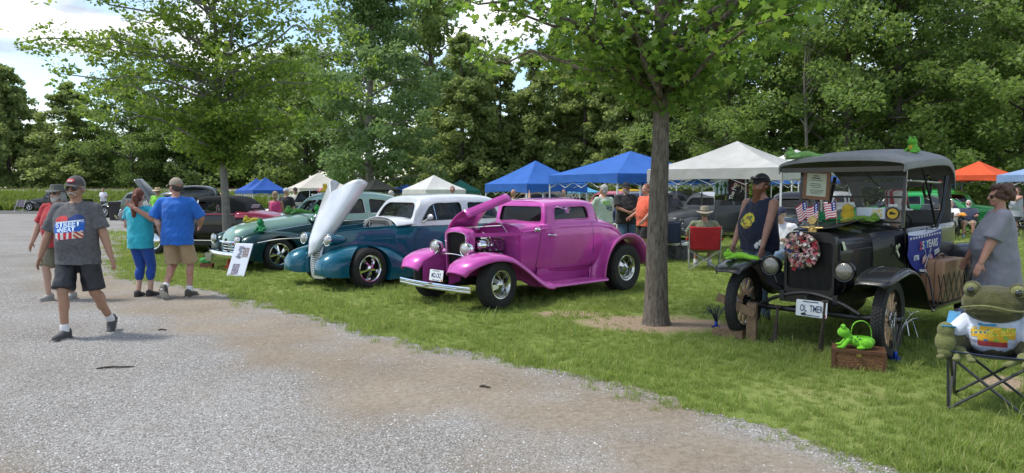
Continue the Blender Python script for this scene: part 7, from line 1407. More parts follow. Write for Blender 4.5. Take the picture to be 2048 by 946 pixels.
if shirt:
    def warp(u): return -.02 + .03 * u
    print_patch(shirt, -.155, .155, 1.17, 1.285, lambda u, v: (.02, .12, .48), warp=warp)
    print_patch(shirt, -.135, .15, 1.10, 1.178, lambda u, v: NO if (v < .25 and (u < .08 or u > .92)) else ((.6, .04, .06) if int(u * 9) % 2 else (.72, .70, .68)), warp=warp)
    print_patch(shirt, -.145, .145, 1.285, 1.36, lambda u, v: NO if (v > .35 + .6 * math.sin(math.pi * (u % .5) * 2) ** .6) else ((.55, .06, .07) if u < .48 else (.02, .05, .2)) if v > .12 else (.7, .7, .7), warp=warp)
    print_patch(shirt, .065, .15, 1.10, 1.17, lambda u, v: (.4, .05, .04) if int((u + v) * 3) % 2 else (.7, .55, .4), off=.0055, warp=lambda u: .005)
    lt = mat('ink_ice', (.55, .68, .85), .8); print_text(shirt, 'STREET', -.005, 1.25, .078, lt, 5, xs=1.0, bold=.0035); print_text(shirt, 'is', -.10, 1.188, .045, lt, 5, bold=.002); print_text(shirt, 'NEAT', -.005, 1.195, .066, lt, 5, bold=.003); print_text(shirt, '*', .135, 1.26, .07, lt); print_text(shirt, '*', -.135, 1.225, .06, lt)
# --- the man in red just behind him
p = gp(120, 604)
person('man in a red t-shirt and grey neck flap hat behind the man in charcoal', p.x - .09, 10.6, -6, 1.70, .0085, 'fair', .05, feet=[(.11, .1, .08), (-.12, -.1, .08)], hands=[(.33, 0, .82), (-.36, -.12, .84)], top=('tee', fab('red', (.33, .012, .022)), .82, .8), bottom=('shorts', fab('olive_camo', (.16, .15, .10)), .95, .03), shoes=(.3, .29, .28), head=[('eyes',), ('beard', (.6, .58, .56), .0), ('hat', (.11, .115, .105), .16, .1, (.26, .27, .26)), ('shades', False, (.05, .02, .01))], broad=1.05)
# --- the couple
p = gp(285, 603)
t, shirt, _ = person('woman in a turquoise t-shirt and blue capri leggings with an auburn ponytail', p.x - .20, 10.86, 172, 1.64, .0075, 'fair', .02, feet=[(.085, -.02, .075), (-.075, -.10, .075)], hands=[(.16, -.26, 1.02), (-.30, -.10, .98)], elbow_hint=[(.9, .5, -.3), (-.9, .6, -.3)], top=('tee', fab('turquoise', (.02, .36, .46)), .80, .55), bottom=('capri_leggings', fab('royal_blue', (.012, .06, .30)), 1.42, .008), shoes=(.035, .03, .03), head=[('hair', (.16, .045, .022), 'pony'), ('shades', False, (.04, .03, .03))], headyaw=12)
p = gp(372, 593)
t, shirt, _ = person('man in a loose blue t-shirt and khaki shorts with his arm on the woman', p.x - .05, 10.85, 178, 1.80, .0075, 'red', .03, feet=[(.10, .22, .16), (-.13, -.05, .08)], foot_pitch=(.8, 0), hands=[(.50, .20, 1.31), (-.20, -.30, 1.05)], elbow_hint=[(.4, .3, -1), (-1, .7, -.3)], top=('tee', fab('cobalt', (.012, .12, .48)), .78, .95), bottom=('shorts', fab('khaki', (.36, .26, .15)), .95, .028), shoes=(.075, .068, .055), sole=(.38, .37, .34), socks=True, head=[('eyes',), ('cap', (.26, .22, .17)), ('hair', (.06, .045, .035), 'fringe')], headyaw=62, broad=1.14)
# --- bearded man behind the touring car's fender
t, shirt, _ = person('bearded man in a navy tank top and jeans wiping his hand beside the touring car', 3.10, 9.05, -62, 1.82, .0075, 'red', .07, feet=[(.12, -.02, .08), (-.12, .05, .08)], hands=[(.235, -.20, .90), (-.22, -.20, .90)], elbow_hint=[(.3, 1, 0), (-.3, 1, 0)], top=('tank', fab('navy', (.012, .016, .042)), .84), bottom=('jeans', fab('denim', (.09, .14, .21)), 1.97, .02), shoes=(.05, .04, .03), head=[('eyes',), ('beard', (.24, .095, .045), .15), ('cap', (.015, .015, .017)), ('shades', True), ('hair', (.10, .045, .025), 'fringe')], broad=1.16, headyaw=-4)
if shirt:
    print_patch(shirt, -.11, .11, 1.10, 1.34, lambda u, v: NO if ((u - .5) ** 2 * 3.4 + (v - .6) ** 2 * 5 > .8) or v < .12 and int(u * 13) % 3 == 0 else ((.65, .55, .05) if mnoise.noise(Vector((u * 5, v * 6, 2))) > -.02 else (.4, .18, .08) if mnoise.noise(Vector((u * 7, v * 9, 5))) > 0 else (.12, .2, .05)), n=30)
q_ = MB(); q_.ell((0, 0, 0), (.07, .05, .045)); q_.ell((.05, .02, -.02), (.05, .04, .05)); q_.ell((-.04, .02, -.03), (.045, .04, .05)); q_.ell((.0, -.03, .03), (.045, .04, .03)); rag = mobj('wiping_rag', remesh(q_, .008, 1, .012, 18), fab('rag', (.7, .7, .7))); rag.location = at(1524, 487, 8.86); tag(rag, 'crumpled white rag in the bearded man\'s hand', 'rag')
# --- heavy woman in the long grey t-shirt
t, shirt, _ = person('woman with curly brown hair in a long grey t-shirt beside the suitcase', 5.12, 7.62, -112, 1.68, .0075, 'red', .085, feet=[(.12, 0, .08), (-.12, .05, .08)], hands=[(.30, -.22, .88), (-.28, -.24, .9)], elbow_hint=[(.5, 1, 0), (-.5, 1, 0)], top=('dress', fab('ash_grey', (.20, .20, .24)), .56, .92), bottom=('leggings', fab('charcoal', (.05, .05, .06)), 1.9, .01), shoes=(.06, .05, .05), head=[('eyes',), ('hair', (.09, .042, .028), 'fluffy'), ('shades', False, (.03, .02, .02))], broad=1.2, headyaw=10, lean=.0)
if shirt: print_text(shirt, 'CRUISIN', -.02, 1.24, .05, M_INKK, -80, sgn=1, bold=.0005)
# --- under the blue canopy
Yb = 16.2; pb = at(1207, 400, Yb); t, shirt, _ = person('grey haired man in a pale green printed t-shirt with a hand held out', pb.x, Yb, -145, 1.74, .011, 'tan', .05, hands=[(.24, -.35, 1.05), (-.28, -.1, .86)], top=('tee', fab('pale_green', (.38, .47, .37)), .80, .85), bottom=('jeans', fab('denim2', (.06, .09, .14)), 1.95, .02), head=[('hair', (.42, .41, .40), 'short'), ('eyes',)], broad=1.15)
if shirt: print_patch(shirt, -.14, .12, 1.16, 1.38, lambda u, v: NO if abs(u - .5 - (v - .6) * .6) > .42 or mnoise.noise(Vector((u * 8, v * 9, 1))) > .12 else ((.2, .45, .05) if v > .6 else (.12, .2, .18) if v > .35 else (.02, .06, .12)), sgn=1)
pb = at(1252, 400, 17.2); person('man in a black t-shirt holding a blue cup under the blue canopy', pb.x, 17.2, 15, 1.80, .011, 'dark', .06, hands=[(.06, -.30, 1.10), (-.10, -.32, 1.08)], elbow_hint=[(1, .5, -.3), (-1, .5, -.3)], top=('tee', fab('black', (.012, .012, .013)), .80, .9), bottom=('jeans', fab('denim3', (.05, .10, .17)), 1.95, .02), head=[('eyes',), ('beard', (.3, .29, .28), .0), ('cap', (.012, .012, .013))], broad=1.15)
pb = at(1292, 400, 16.4); person('person in a coral t-shirt and black shorts half hidden by the big trunk', pb.x, 16.4, -70, 1.76, .011, 'red', .05, hands=[(.25, -.2, .95), (-.25, -.25, 1.0)], top=('tee', fab('coral', (.70, .12, .06)), .80, .85), bottom=('shorts', fab('black2', (.012, .012, .014)), .9, .03), shoes=(.08, .08, .08), head=[('eyes',), ('hair', (.2, .08, .04), 'short')], broad=1.1)
# --- seated people
def seat_pose(dx=.0): return dict(hip=.47, feet=[(.14, -.46 + dx, .08), (-.14, -.42 + dx, .08)], knee_hint=[(0, -.4, 1), (0, -.4, 1)])
SR = gp(1412, 541); person('person in an olive shirt and wide camouflage hat seated in the red folding chair', SR.x + .02, SR.y + .28, 168, 1.74, .010, 'tan', .06, lean=-.18, hands=[(.30, -.32, .66), (-.30, -.30, .66)], elbow_hint=[(.6, .6, -.6), (-.6, .6, -.6)], top=('tee', fab('olive', (.16, .18, .11)), .84, .9), bottom=('shorts', fab('olive_camo', (.16, .15, .10)), .95, .03), shoes=(.4, .4, .4), socks=True, head=[('eyes',), ('hat', (.27, .24, .17), .19, .12, None, (.09, .08, .05)), ('hair', (.2, .18, .16), 'fringe')], broad=1.1, **seat_pose())
pw = at(1578, 400, 12.6); person('person in a white t-shirt and navy cap sitting behind the touring car', pw.x, 12.6, -60, 1.74, .011, 'fair', .06, lean=.35, hands=[(.28, -.35, .78), (-.2, -.4, .7)], top=('tee', fab('white', (.62, .63, .66)), .84, .85), bottom=('jeans', fab('denim4', (.10, .16, .24)), 1.95, .02), shoes=(.08, .08, .09), head=[('eyes',), ('cap', (.02, .025, .06))], broad=1.12, **{**seat_pose(), 'hip': .55})
SEATED = []
for u, Y, yaw, lb, c1, c2, hd in ((1879, 23.6, -62, 'woman in a grey tank top leaning back in a black folding chair', (.22, .21, .2), (.45, .5, .55), [('shades',), ('hair', (.12, .08, .06), 'short')]), (1901, 24.6, -38, 'man in a white t-shirt lounging in a black folding chair', (.62, .61, .6), (.02, .02, .022), [('eyes',), ('hair', (.2, .16, .13), 'short')]), (1938, 24.8, -30, 'white bearded man in a navy t-shirt holding an orange cap', (.02, .028, .06), (.32, .27, .2), [('eyes',), ('shades',), ('beard', (.6, .6, .6), .0), ('hair', (.6, .6, .6), 'short')])):
    q_ = at(u, 400, Y); person(lb, q_.x, q_.y, yaw, 1.75, .016, 'red' if u != 1901 else 'fair', .06, lean=-.25, hands=[(.2, -.35, .75), (-.18, -.36, .75)], top=('tank' if u == 1879 else 'tee', fab('s%d' % u, c1), .84, .85), bottom=('shorts', fab('b%d' % u, c2), .95, .03), shoes=(.2, .35, .5), head=hd, broad=1.1, **seat_pose()); SEATED.append((q_.x, q_.y, yaw))
q_ = at(1925, 429, 24.2); oc = MB(); oc.T = Matrix.Translation(q_); oc.ell((0, 0, 0), (.10, .12, .07)); oc.box((0, -.14, -.02), (.14, .1, .012)); tag(mobj('orange_cap', remesh(oc, .012, 2), fab('orange_cap', (.75, .3, .03))), 'orange cap held on the lap of the white bearded man', 'cap')
# --- standing people further back
def bg(u, Y, yaw, H, lb, top, bot, hd, skin='tan', **k):
    q_ = at(u, 400, Y); return person(lb, q_.x, q_.y, yaw, H, .017 if Y < 32 else .026, skin, k.pop('fat', .04), top=top, bottom=bot, head=hd, **k)
bg(2034, 25.5, -80, 1.70, 'woman in a striped sleeveless top holding a camera up by a white pole', ('tank', mat('striped_grey', (.33, .35, .38), .9, var=.5, vscale=30), .70), ('skirt', fab('black3', (.012, .012, .014)), .9, .04), [('eyes',), ('hair', (.06, .035, .03), 'bun')], 'red', hands=[(.05, -.42, 1.48), (-.05, -.42, 1.47)], elbow_hint=[(.4, .2, -1), (-.4, .2, -1)], fat=.07)
bg(551, 21, 175, 1.58, 'blond woman in a pink tank top behind the mint car hood', ('tank', fab('pink_tank', (.62, .06, .22)), .84), ('leggings', fab('black4', (.012, .012, .014)), 1.9, .01), [('hair', (.42, .3, .18), 'bob')], 'tan', hands=[(.27, -.1, .86), (-.27, -.1, .86)])
bg(573, 22.6, 170, 1.68, 'man in a black printed t-shirt and pale cap beside the woman in pink', ('tee', fab('black_tee', (.02, .02, .024)), .82, .8), ('jeans', fab('denim5', (.06, .09, .14)), 1.95, .02), [('cap', (.5, .5, .52))], 'fair')
bg(591, 28, 20, 1.72, 'man in a pale t-shirt with a yellow print and dark cap by the cream canopy', ('tee', fab('cream_tee', (.6, .58, .48)), .82, .8), ('jeans', fab('denim6', (.12, .14, .17)), 1.95, .02), [('eyes',), ('cap', (.03, .03, .03))])
bg(316, 25, 178, 1.70, 'man in a lime t-shirt and straw hat looking under a raised hood', ('tee', fab('lime', (.20, .55, .05)), .82, .8), ('shorts', fab('dark_shorts', (.05, .05, .07)), .95, .03), [('hat', (.55, .42, .26), .19, .11, None, (.3, .2, .1)), ('hair', (.2, .16, .12), 'fringe')], fat=.06)
bg(207, 51, 10, 1.74, 'distant man in a white shirt standing beyond the lane by the weeds', ('tee', fab('white2', (.68, .69, .72)), .82, .8), ('jeans', fab('grey_pants', (.07, .075, .06)), 1.95, .03), [('eyes',), ('hair', (.1, .08, .06), 'short')], 'red', hands=[(.16, -.25, 1.15), (-.16, -.25, 1.15)])
bg(628, 30, 150, 1.66, 'person in a purple shirt bending forward near the cream canopy', ('tee', fab('purple', (.10, .08, .22)), .82, .85), ('jeans', fab('denim7', (.06, .08, .13)), 1.95, .02), [('cap', (.45, .12, .16))], 'red', lean=.35)
bg(642, 31, 20, 1.70, 'person in a dark shirt and pink cap near the cream canopy', ('tee', fab('dark_tee', (.05, .05, .06)), .82, .85), ('jeans', fab('denim8', (.06, .08, .13)), 1.95, .02), [('eyes',), ('cap', (.55, .2, .22))])
bg(783, 22, 150, 1.60, 'white haired person in a dark blue shirt between the mint and white roofs', ('tee', fab('blue_tee', (.04, .06, .16)), .82, .85), ('jeans', fab('denim9', (.06, .08, .13)), 1.95, .02), [('hair', (.6, .55, .5), 'bob')], 'fair')
bg(905, 24, 5, 1.74, 'man with sunglasses looking over the white sedan roof', ('tee', fab('grey_tee', (.2, .2, .22)), .82, .85), ('jeans', fab('denim10', (.06, .08, .13)), 1.95, .02), [('shades',), ('hair', (.14, .09, .06), 'short')], 'red')
bg(1027, 19.5, 165, 1.64, 'bald man with an arm raised behind the pink coupe roof', ('tee', fab('cream2', (.5, .46, .42)), .82, .85), ('jeans', fab('denim11', (.06, .08, .13)), 1.95, .02), [('eyes',)], 'tan', hands=[(.1, -.1, .9), (-.42, -.2, 1.62)], elbow_hint=[(.3, 1, 0), (-1, .2, -.3)])
bg(1127, 24, 170, 1.64, 'man in a white t-shirt under the blue canopy edge', ('tee', fab('white3', (.65, .65, .66)), .82, .85), ('jeans', fab('denim12', (.06, .08, .13)), 1.95, .02), [('hair', (.45, .4, .36), 'fringe')], 'red')
bg(1577, 29, 170, 1.55, 'blond woman in a pale pink dress far behind the bearded man', ('dress', fab('pale_pink', (.6, .4, .45)), .5, .4), None, [('hair', (.6, .45, .25), 'bob')], 'fair')
# ---------------------------------------------------------------- plush frogs and props
PL = lambda n, c: mat('plush_' + n, c, .95, var=.18, vscale=25, bump=.6, bscale=220, sheen=.1)
M_EYE = mat('toy_eye', (.012, .012, .012), .1, coat=1)
def plush(name, label, loc, rz, sc, c, lie=False, belly=None, cat='toy frog', spots=None, group='plush frogs on the cars', bumps=True):
    """small plush frog; faces -y locally, about .2 m tall at sc 1"""
    t = thing(name, label, cat, loc, rz, group); m = MB(); S = Matrix.Scale(sc, 4); m.T = S
    if lie:
        m.ell((0, .02, .045), (.06, .12, .045)); m.ell((0, -.13, .06), (.065, .06, .05)); hc = Vector((0, -.13, .06))
        for s_ in (1, -1): m.cone((s_ * .05, -.06, .03), (s_ * .13, -.12, .025), .024, .02); m.ell((s_ * .145, -.14, .022), (.03, .028, .018)); m.cone((s_ * .05, .1, .035), (s_ * .11, .19, .025), .032, .022); m.ell((s_ * .13, .22, .022), (.03, .035, .018))
    else:
        m.ell((0, 0, .075), (.062, .058, .075)); m.ell((0, -.025, .165), (.066, .06, .052)); hc = Vector((0, -.025, .165))
        for s_ in (1, -1): m.cone((s_ * .05, -.02, .11), (s_ * .06, -.08, .03), .02, .017); m.ell((s_ * .062, -.095, .018), (.026, .03, .016)); m.cone((s_ * .05, .02, .05), (s_ * .1, -.03, .045), .036, .03); m.ell((s_ * .105, -.075, .02), (.028, .04, .018))
    for s_ in (1, -1): m.ell(hc + Vector((s_ * .036, -.005, .048)), (.025, .022, .026))
    mobj('body', remesh(m, .006 * max(1, sc), 2, .002, 40), c, t)
    for s_ in (1, -1): e = MB(); e.T = S; e.ell(hc + Vector((s_ * .038, -.026, .052)), (.010, .007, .011)); e.build('eye', M_EYE, t)
    if belly: e = MB(); e.T = S; e.ell((0, -.028, .085) if not lie else (0, -.185, .048), (.042, .036, .055) if not lie else (.035, .012, .02)); e.build('belly', belly, t)
    return t
G1, G2, G3, YL = PL('green', (.12, .42, .03)), PL('lime', (.25, .60, .03)), PL('emerald', (.01, .22, .07)), PL('yellow', (.62, .42, .03))
plush('plush_frog', 'green and white plush frog stretched flat along the front edge of the touring car top', tw(-.70, -.46, 1.965), THEAD + R(35), 1.05, PL('mottle', (.22, .45, .12)), True, PL('cream', (.6, .62, .4)))
plush('plush_frog', 'green plush frog with a yellow belly sitting on the touring car top', tw(-1.28, .50, 2.015), THEAD + R(60), .8, G1, False, YL)
plush('plush_frog', 'lime plush frog lying on the black front fender', tw(.13, -.76, .862), THEAD + R(30), .85, G2, True)
plush('plush_frog', 'emerald plush frog riding on the dark green fender of the mint car', Vector((-5.24, 15.16, 0)) + Matrix.Rotation(HEAD, 3, 'Z') @ Vector((.28, .62, .785)), HEAD + R(95), 1.15, G3)
plush('plush_frog', 'yellow and green plush frog lying on the mint hood', Vector((-5.24, 15.16, 0)) + Matrix.Rotation(HEAD, 3, 'Z') @ Vector((.12, -.12, .945)), HEAD + R(80), 1.1, PL('yellowgreen', (.5, .42, .03)), True)
plush('plush_frog', 'leafy green plush frog lying below the split windshield', Vector((-5.24, 15.16, 0)) + Matrix.Rotation(HEAD, 3, 'Z') @ Vector((-.86, -.12, 1.095)), HEAD + R(85), 1.4, PL('leaf', (.08, .25, .04)), True)
plush('plush_frog', 'green plush frog hugging the chrome spot lamp', Vector((-5.24, 15.16, 0)) + Matrix.Rotation(HEAD, 3, 'Z') @ Vector((-.96, .66, 1.03)), HEAD + R(70), 1.2, PL('kelly', (.03, .3, .06)))
plush('plush_frog', 'yellow plush toy on the roof of the mint car', Vector((-5.24, 15.16, 0)) + Matrix.Rotation(HEAD, 3, 'Z') @ Vector((-1.55, -.1, 1.565)), HEAD, .85, YL)
# yellow plush duck and green garland below the windshield, card and badge
def duck():
    t = thing('plush_duck', 'yellow plush duck leaning on the windshield of the touring car', 'toy duck', tw(-.79, .02, 1.262), THEAD + R(90)); m = MB(); m.ell((0, 0, .08), (.075, .06, .08)); m.ell((0, -.01, .15), (.062, .055, .055)); m.ell((-.0, -.07, .03), (.05, .045, .022)); m.ell((.05, -.05, .02), (.035, .04, .018)); mobj('body', remesh(m, .007, 2, .002, 30), YL, t)
duck()
plush('plush_frog', 'bright green plush frog draped on the cowl beside the yellow duck', tw(-.76, -.14, 1.268), THEAD + R(10), .85, G3, True)
plush('plush_frog', 'spotted green plush frog behind the yellow duck', tw(-.80, .19, 1.272), THEAD + R(190), .8, PL('spot', (.16, .32, .03)), True)
def card(): 
    t = thing('show_card', 'white card with a yellow drawing behind the windshield', 'card', tw(-.84, .24, 1.375), THEAD); P = [[(.0 + .0 * i, -.15 + .3 * i / 30, .055 - .12 * j / 20) for j in range(21)] for i in range(31)]; rg = random.Random(2); o = painted_grid('card', P, lambda u, v: (.62, .48, .12) if (.52 < u < .9 and .15 < v < .85 and mnoise.noise(Vector((u * 12, v * 9, 3))) > -.05) else (.35, .45, .55) if (u < .42 and .2 < v < .8 and int(v * 20) % 4 == 0) else (.62, .66, .72), t)
    md = o.modifiers.new('t', 'SOLIDIFY'); md.thickness = .004
card()
def badge():
    t = thing('club_badge', 'round yellow and black badge with a white bow in the windshield corner', 'badge', tw(-.835, .47, 1.37), THEAD); m = MB(); M = Matrix.Rotation(R(90), 3, 'Y'); m.lathe([(.001, 0), (.07, 0), (.07, .008), (.001, .008)], 24, M); m.build('rim', M_BLACK, t); m = MB(); m.lathe([(.001, .009), (.055, .009), (.053, .012), (.001, .012)], 24, M); m.build('face', mat('badge_yellow', (.62, .38, .02), .5), t); m = MB(); m.box((.014, 0, 0), (.003, .06, .018)); m.ell((.014, -.01, .012), (.002, .018, .01)); m.build('car_emblem', M_INKK, t, smooth=0)
    m = MB(); [m.ell((0, s_ * .025, .085), (.012, .028, .018)) for s_ in (1, -1)]; m.ell((0, 0, .085), .014); mobj('bow', remesh(m, .005, 1), fab('bow', (.65, .65, .62)), t)
badge()
def doll():
    t = thing('stuffed_doll', 'stuffed doll in a striped hat and sleeves sitting in the touring car', 'doll', tw(-1.22, .36, .87), THEAD + R(90 - 60)); st = mat('doll_stripes', (.5, .03, .05), .85); nt_ = st.node_tree; tc_ = nt_.nodes.new('ShaderNodeTexCoord'); wv = nt_.nodes.new('ShaderNodeTexWave'); wv.inputs['Scale'].default_value = 7; nt_.links.new(tc_.outputs['Object'], wv.inputs['Vector']); r_ = ramp_node(nt_, [(.45, (.45, .02, .04)), (.55, (.65, .62, .58))]); nt_.links.new(wv.outputs[1], r_.inputs[0]); nt_.links.new(r_.outputs[0], nt_.nodes['Principled BSDF'].inputs['Base Color'])
    mu = fab('muslin', (.58, .45, .36)); m = MB(); m.ell((0, 0, .17), (.15, .11, .18)); mobj('body', remesh(m, .01, 2, .004), mu, t); m = MB(); m.cone((.13, -.03, .25), (.26, -.16, .14), .06, .055); m.cone((-.13, -.03, .25), (-.22, -.2, .16), .06, .055); mobj('sleeves', remesh(m, .01, 2, .004), st, t); m = MB(); m.ell((0, -.01, .46), (.10, .105, .125)); m.ell((0, -.12, .45), (.022, .03, .02)); mobj('head', remesh(m, .008, 2), mu, t)
    m = MB(); m.ell((0, -.085, .36), (.06, .04, .07)); mobj('beard', remesh(m, .008, 1, .008, 20), fab('fleece', (.66, .66, .66)), t); m = MB(); m.lathe([(.001, .0), (.17, -.01), (.17, .0), (.11, .01), (.105, .06), (.001, .06)], 26); m.v = [(x, y, z + .54) for x, y, z in m.v]; m.build('hat_brim', fab('hat_band', (.62, .60, .56)), t); m = MB(); m.lathe([(.106, .03), (.108, .09), (.115, .19), (.09, .22), (.001, .225)], 26); m.v = [(x, y, z + .54) for x, y, z in m.v]; m.build('hat_crown', st, t)
    for s_ in (1, -1): e = MB(); e.ell((s_ * .035, -.105, .485), .010); e.build('eye', M_EYE, t)
doll()
# wicker box and lime frog basket
WB = gp(1716, 735)
def basket_box():
    t = thing('wicker_box', 'brown wooden wicker box standing on the grass under the lime frog basket', 'box', (WB.x, WB.y, 0), R(-24)); wk = mat('wicker', (.17, .075, .028), .7, var=.45, vscale=55, bump=1, bscale=90); wd = mat('dark_stain', (.10, .042, .02), .5, var=.2); m = MB(); m.box((0, 0, .075), (.43, .26, .15)); m.build('case', wk, t, smooth=0); m = MB(); m.box((0, 0, .168), (.44, .27, .03)); m.build('lid', wd, t, smooth=0)
    for x in (-.21, .21):
        for y in (-.125, .125): m = MB(); m.box((x, y, .076), (.03, .03, .15)); m.build('corner_post', wd, t, smooth=0)
    for y in (-.133, .133): m = MB(); m.box((0, y, .02), (.43, .012, .03)); m.build('base_rail', wd, t, smooth=0)
    m = MB(); m.box((0, -.142, .14), (.04, .01, .03)); m.build('clasp', MATS['brass'], t, smooth=0)
    f = thing('frog_basket', 'lime green plush frog shaped basket with a loop handle', 'basket', (WB.x - .02, WB.y, .182), R(-20)); f.scale = (.74,) * 3; lm = PL('lime2', (.17, .55, .02)); m = MB(); m.ell((.06, 0, .085), (.15, .10, .085)); m.ell((-.15, -.02, .19), (.075, .07, .065)); m.cone((-.07, 0, .1), (-.13, -.01, .17), .06, .05)
    for s_ in (1, -1): m.ell((-.155, -.02 + s_ * .035, .255), (.03, .028, .032)); m.cone((-.10, s_ * .07, .10), (-.17, s_ * .10 - .02, .02), .03, .025); m.ell((-.19, s_ * .10 - .02, .02), (.045, .028, .018)); m.ell((.10, s_ * .095, .07), (.08, .04, .06)); m.ell((.04, s_ * .12, .025), (.05, .03, .022))
    b_ = mobj('body', remesh(m, .007, 2), lm, f); cut(b_, [MB().ell((.07, 0, .15), (.10, .068, .08))], 60)
    for s_ in (1, -1): e = MB(); e.ell((-.175, -.02 + s_ * .045, .262), .012); e.build('eye', M_EYE, f)
    m = MB(); P = [[(x, y, z) for y in (-.018, .018)] for x, z in cr([(-.06, .14), (-.055, .24), (-.02, .31), (.05, .335), (.11, .31), (.15, .24), (.16, .14)], 22)]; m.grid(P); o = m.build('handle', lm, f, smooth=60, recalc=False); md = o.modifiers.new('t', 'SOLIDIFY'); md.thickness = .008
    for k, (x, z) in enumerate([(-.06, .14), (-.03, .12), (.0, .15), (-.01, .10), (.03, .13), (.08, .1), (.11, .115)]): e = MB(); e.ell((x, -.098 - .02 * (x > .05) * 0 + .012 * (z > .13), z), (.011, .006, .009)); e.build('spot', PL('spotdark', (.02, .16, .06)), f)
basket_box()
# folding camp chair builder: faces -y, seat .42 high
def camp_chair(label, loc, rz, fabric, frame_, arms=True, name='folding_chair', back=True, group='folding camp chairs', w_=.27, armc=None, bh=.48):
    t = thing(name, label, 'chair', loc, rz, group); sh_ = .43
    def tube(n, a, b, r=.011): m = MB(); m.tube([a, b], r, 6); m.build(n, frame_, t)
    for s_ in (1, -1):
        tube('leg', (s_ * w_, -.26, 0), (s_ * w_, .24, .40)); tube('leg', (s_ * w_, .26, 0), (s_ * w_, -.24, .40)); tube('back_post', (s_ * w_, .24, .02), (s_ * (w_ + .01), .24 + .1 * bh / .48, .42 + bh))
        if arms: tube('arm_post', (s_ * w_, -.24, .02), (s_ * (w_ + .02), -.24, .62)); m = MB(); m.grid([[(s_ * (w_ + .02) + d, y, z) for d in (-.04, .04)] for y, z in ((-.27, .63), (-.1, .60), (.1, .60), (.29, .66))]); o = m.build('armrest', armc or fabric, t, recalc=False); md = o.modifiers.new('t', 'SOLIDIFY'); md.thickness = .01
    tube('brace', (-w_, -.26, 0.01), (w_, -.24, .40)); tube('brace', (w_, -.26, 0.01), (-w_, -.24, .40)); tube('brace', (-w_, .26, 0.01), (w_, .24, .40)); tube('brace', (w_, .26, 0.01), (-w_, .24, .40))
    m = MB(); m.grid([[(x, y, .425 - .05 * math.cos(x / w_ * math.pi / 2) * math.cos(y / .27 * math.pi / 2) + .02 * abs(y / .27)) for x in np.linspace(-w_, w_, 9)] for y in np.linspace(-.26, .27, 9)]); o = m.build('seat', fabric, t, smooth=60, recalc=False); md = o.modifiers.new('t', 'SOLIDIFY'); md.thickness = .008
    if back: m = MB(); m.grid([[(x * (1 + .02 * v), .255 + .09 * v + .05 * math.cos(x / w_ * math.pi / 2), .42 + bh * v - .02 * math.cos(x / w_ * math.pi / 2) * (v > .9)) for x in np.linspace(-w_, w_, 11)] for v in np.linspace(0, 1, 11)]); o = m.build('back', fabric, t, smooth=60, recalc=False); md = o.modifiers.new('t', 'SOLIDIFY'); md.thickness = .008
    return t
M_FRB = mat('black_tube', (.03, .03, .033), .4); M_FRS = mat('grey_tube', (.38, .38, .38), .4, .6); C_RED = fab('chair_red', (.42, .012, .02)); C_BLK = fab('chair_black', (.014, .014, .016)); C_BLU = fab('chair_blue', (.03, .22, .42)); C_NVY = fab('chair_navy', (.02, .03, .07))
camp_chair('red folding camp chair seen from behind under the big pale grey canopy', (SR.x + .02, SR.y + .24, 0), R(168), C_RED, M_FRS, w_=.30)
for k, (sx_, sy_, yw) in enumerate(SEATED): camp_chair(['black folding chair under the woman in the grey tank top', 'black folding chair under the man in the white t-shirt', 'black folding chair under the white bearded man'][k], (sx_, sy_, 0), R(yw), C_BLK, M_FRB)
camp_chair('black folding chair under the person in white behind the touring car', (pw.x, 12.6, .06), R(-60), C_BLK, M_FRB)
for lb, u, v, rz, fabc in (('dark folding chair beside the tree trunk past the red chair', 1345, 520, 150, C_NVY), ('black folding chair in the shade under the blue canopy', 1290, 478, 20, C_BLK), ('navy folding chair beyond the black mesh screen', 1500, 476, 120, C_NVY), ('black folding chair behind the woman taking a photo', 2046, 478, -80, C_BLK)): q_ = gp(u, v); camp_chair(lb, (q_.x, q_.y, 0), R(rz), fabc, M_FRB)
